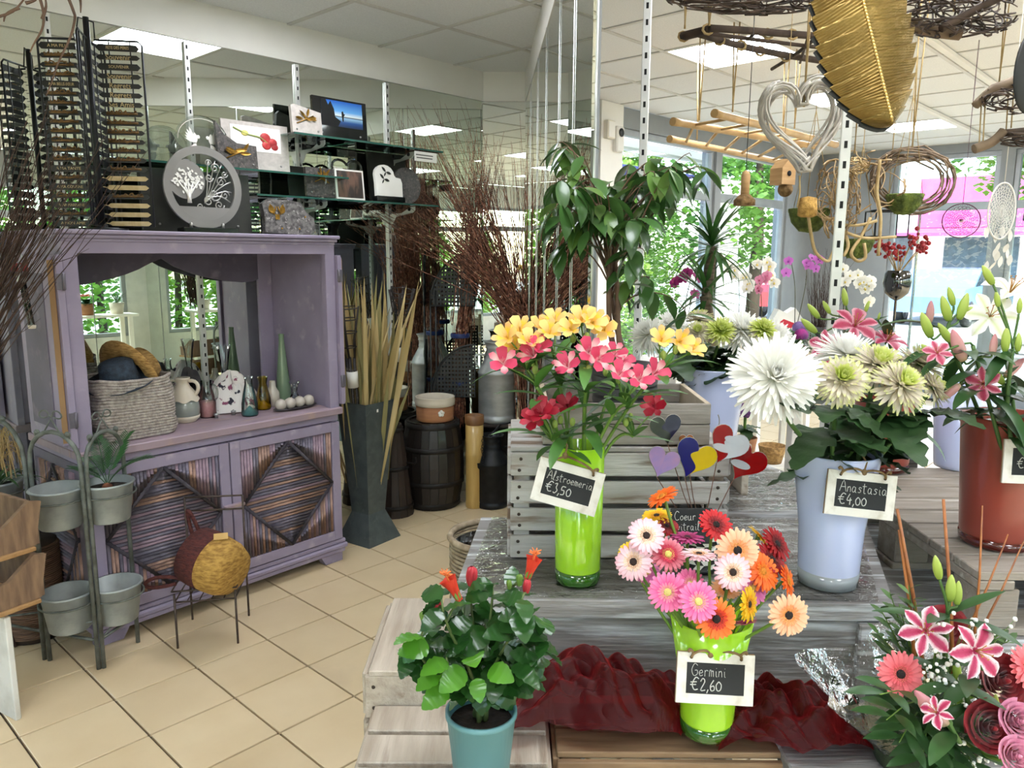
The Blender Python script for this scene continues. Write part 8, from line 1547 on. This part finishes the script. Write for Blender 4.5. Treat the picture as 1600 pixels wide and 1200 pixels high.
for hx, hy, bx_, n in ((1112, 385, 1100, 46), (1102, 462, 1112, 34)):
    hd = at(hx, hy, 3.6); MB().tube(curve_pts([V((yb.x+(bx_-1105)*.003, yb.y, .45)), V((yb.x+(bx_-1105)*.003, yb.y, hd.z-.3)), hd], 6), .026, 9).build('trunk', yt, yu)
    for k in range(n): an = k*2.4; el = 1.2-1.7*(k/n); xx = V((math.cos(an)*math.cos(el), math.sin(an)*math.cos(el), math.sin(el))).normalized(); y2 = (V((0, 0, 1))-xx*xx.z); y2 = y2.normalized() if y2.length > .1 else V((0, -1, 0)); M = Matrix((xx.cross(y2), xx, y2)).transposed().to_4x4(); M.translation = hd+V((0, 0, .03-.06*k/n)); link('leaf', g.choice(YL), yu, M)
# odds and ends at the far corner
def strap(label, px, py, n, L, Y, m=None, z=None, up=.8):
    p = at(px, py, Y); zz = tz if z is None else z; t = thing('strap_plant', label, 'potted plant', V((p.x, p.y, zz))); g = random.Random(px); MB().lathe([(0, 0), (.05, 0), (.065, .1), (.06, .1), (0, .02)], 16, T=Matrix.Translation(V((p.x, p.y, zz)))).build('pot', cer, t)
    for k in range(n): an = g.uniform(0, 2*PI); MB().blade(L*g.uniform(.7, 1.1), .022, 7, bend=-1.2, fold=.3, T=Matrix.Translation(V((p.x, p.y, zz+.09))) @ Matrix.Rotation(an, 4, 'Z') @ Matrix.Rotation(up+g.uniform(-.3, .4), 4, 'X')).build('leaf', m or fern, t)
strap('dark strappy plant right of the rear chrysanthemums', 1222, 545, 26, .22, 4.6); strap('small green plant in cream pot by the grey corner', 1278, 545, 8, .14, 5.0)
p = at(1280, 520, 5.4); t = thing('dark_grass', 'sheaf of dark brown dried grass in the grey corner', 'dried grass', V((p.x, p.y, tz))); mb = MB(); g = random.Random(2); twigs(mb, V((p.x, p.y, tz)), at(1287, 430, 5.4), 60, .02, (.06, .05, .1), g, .003); mb.build('stems', mat('dark_grass', '#43312a', .8, col2='#2f211c'), t, kind='stuff'); MB().lathe([(0, 0), (.04, 0), (.05, .16), (.045, .16), (0, .02)], 16, T=Matrix.Translation(V((p.x, p.y, tz)))).build('vase', black, t)
p = at(1225, 500, 5.6); t = thing('gift_bag', 'white paper bag with red print standing by the corner', 'bag', V((p.x, p.y, tz))); MB().prism([(-.1, 0), (.1, 0), (.12, .2), (.06, .28), (.0, .24), (-.06, .27), (-.11, .16)], .1, Matrix.Translation(V((p.x, p.y, tz))) @ Matrix.Rotation(PI/2, 4, 'X')).build('paper', wpaint, t); MB().prism([(-.08, .1), (.03, .12), (.06, .17), (-.02, .2), (-.07, .16)], .102, Matrix.Translation(V((p.x, p.y, tz))) @ Matrix.Rotation(PI/2, 4, 'X')).build('red_print', mat('red_print', '#c02438', .6), t)
p = at(1285, 555, 4.2); t = thing('white_side_table', 'small white table behind the stargazer lilies', 'table', V((p.x, p.y, 0))); MB().box((0, 0, .88), (.36, .3, .025), None, .003).build('top', white, t, True)
for x in (-.15, .15):
    for y in (-.12, .12): MB().box((x, y, .435), (.03, .03, .87), None, .002).build('leg', white, t, True)
# hydrangea and baskets on the floor side
def hydrangea(label, px, py, Y, c, rp):
    q = at(px, py, Y); d = (q-V((0, 0, CAMH))).dot(_f); r = rp*d/CF; t = thing('hydrangea', label, 'potted plant', q-V((0, 0, r*2.5))); g = random.Random(px); mb = MB()
    for k in range(130):
        an = k*2.4; z = 1-1.5*k/130; rr = math.sqrt(max(0, 1-z*z)); n = V((rr*math.cos(an), rr*math.sin(an), z)); 
        for j in range(4): mb.blade(r*.17, r*.17, 2, T=fmat(q+n*r*.8, n) @ Matrix.Rotation(j*PI/2+k, 4, 'Z'))
    mb.build('florets', mat('hydrangea_'+c, c, .6, trl=.2, col2='#6a3a78', scale=20), t); MB().tube([q-V((0, 0, r*2.2)), q], .006, 6).build('stem', stemM(), t); MB().lathe([(0, -r*4.2), (r*.9, -r*4.2), (r*1.2, -r*2.4), (r*1.1, -r*2.4), (0, -r*3.9)], 18, T=Matrix.Translation(q)).build('pot', terra, t)
    for k in range(9): an = k*.75; M = Matrix.Translation(q-V((0, 0, r*1.6))) @ Matrix.Rotation(an, 4, 'Z') @ Matrix.Rotation(-.1+.3*(k % 2), 4, 'X') @ Matrix.Scale(r*16, 4); link('leaf', LOB[k % 3], t, M)
    return t, q, r
for lab, x, y, Y, c, rp in (('purple hydrangea behind the rear white bucket', 1165, 643, 3.0, '#7a4a92', 17), ('bright magenta flower head beside the big white bloom', 1252, 524, 2.6, '#b01880', 13), ('pale lilac flower head above the magenta one', 1248, 512, 2.8, '#a088c8', 12)):
    t, q, r = hydrangea(lab, x, y, Y, c, rp); hz = q.z-r*4.2; s_ = thing('flower_stand', ['low stand under the purple hydrangea', 'thin stand under the magenta flower head', 'thin stand under the pale lilac flower head'][[1165, 1252, 1248].index(x)], 'stand', V((q.x, q.y, 0))); MB().box((0, 0, hz-.012), (.14, .14, .02), None, .002).build('top', white, s_, True); MB().box((0, 0, (hz-.022)/2), (.03, .03, hz-.022), None, .002).build('post', white, s_, True)
p = on(1205, 722, .55); wk_ = mat('wicker_tan', '#a9824c', .85, col2='#7d5c30', scale=60, bump=.6); t = lath('wicker_basket', 'small tan basket of green plants right of the hearts', 'basket', [(0, 0), (.05, 0), (.07, .09), (.066, .09), (.046, .01), (0, .01)], wk_, V((p.x, p.y, .55))); s_ = thing('basket_stool', 'low stool under the tan basket', 'stool', V((p.x, p.y, 0))); MB().box((0, 0, .54), (.2, .2, .02), None, .003).build('seat', white, s_, True)
for x in (-.08, .08):
    for y in (-.08, .08): MB().box((x, y, .265), (.025, .025, .53), None, .002).build('leg', white, s_, True)
# wicker basket tucked behind the bench corner
p = on(768, 895, .78); bt = thing('wicker_basket', 'round grey wicker basket half hidden at the bench corner', 'basket', V((p.x, p.y+.06, .6))); mb = MB(); wg = mat('wicker_grey', '#a3937c', .85, col2='#7c6c56', scale=40, bump=.4)
for k in range(22): mb.tube([V((p.x+.11*math.cos(j*PI/14)*(1+.012*((j+k) % 2)), p.y+.06+.11*math.sin(j*PI/14)*(1+.012*((j+k) % 2)), .605+k*.0115)) for j in range(29)], .0048, 5, False)
mb.build('weave', wg, bt); MB().tube([V((p.x+.112*math.cos(j*PI/14), p.y+.06+.112*math.sin(j*PI/14), .86)) for j in range(29)], .009, 6, False).build('rim', wg, bt); MB().lathe([(0, 0), (.1, 0), (.102, .24), (.1, .24), (0, .01)], 24, T=Matrix.Translation(V((p.x, p.y+.06, .6)))).build('liner', film, bt); s_ = thing('basket_stool', 'rough block under the grey wicker basket', 'stool', V((p.x, p.y+.06, 0))); MB().box((0, 0, .59), (.2, .2, .02), None, .003).build('seat', weathB, s_, True); MB().box((0, 0, .29), (.16, .16, .58), None, .003).build('block', weathB, s_, True)
# ================================================================== shelf of pot plants by the back window, seen in the mirrors
ws = thing('white_bench', 'white slatted bench of pot plants seen in the mirror behind the cabinet', 'bench', room(-2.15, 2.4, 0), RA)
for k in range(3): MB().box((-.12+k*.12, 0, .82), (.1, 2.2, .03), None, .003).build('slat', white, ws, True)
for y in (-1.0, 0, 1.0):
    for x in (-.14, .14): MB().box((x, y, .4), (.05, .05, .81), None, .003).build('leg', white, ws, True)
pinkf = mat('kalanchoe_flower', '#c8584e', .6, col2='#d88070', scale=40)
for k, (v, kind) in enumerate(((1.5, 0), (1.85, 1), (2.2, 0), (2.6, 2), (2.95, 0), (3.3, 1))):
    p = room(-2.15, v, .836); t = thing('potted_kalanchoe' if kind == 0 else 'potted_fern' if kind == 1 else 'white_planter', ['first', 'second', 'third', 'fourth', 'fifth', 'last'][k]+' pot plant along the white bench in the mirror', 'potted plant', p); g = random.Random(k)
    MB().lathe([(0, 0), (.07, 0), (.09, .14), (.085, .14), (0, .02)], 20).build('pot', (terra, cer, wpaint)[kind], t, True)
    for j in range(26): an = g.uniform(0, 2*PI); MB().blade(.11 if kind != 1 else .2, .06 if kind != 1 else .014, 5, bend=-.8, T=Matrix.Translation(V((0, 0, .13))) @ Matrix.Rotation(an, 4, 'Z') @ Matrix.Rotation(g.uniform(.2, 1.2), 4, 'X')).build('leaf', fern, t, True)
    if kind == 0:
        mb = MB()
        for j in range(40): an = g.uniform(0, 2*PI); r_ = .09*math.sqrt(g.random()); mb.ball((r_*math.cos(an), r_*math.sin(an), .23+.02*g.random()), .008, 5, 4)
        mb.build('florets', pinkf, t, True, kind='stuff')
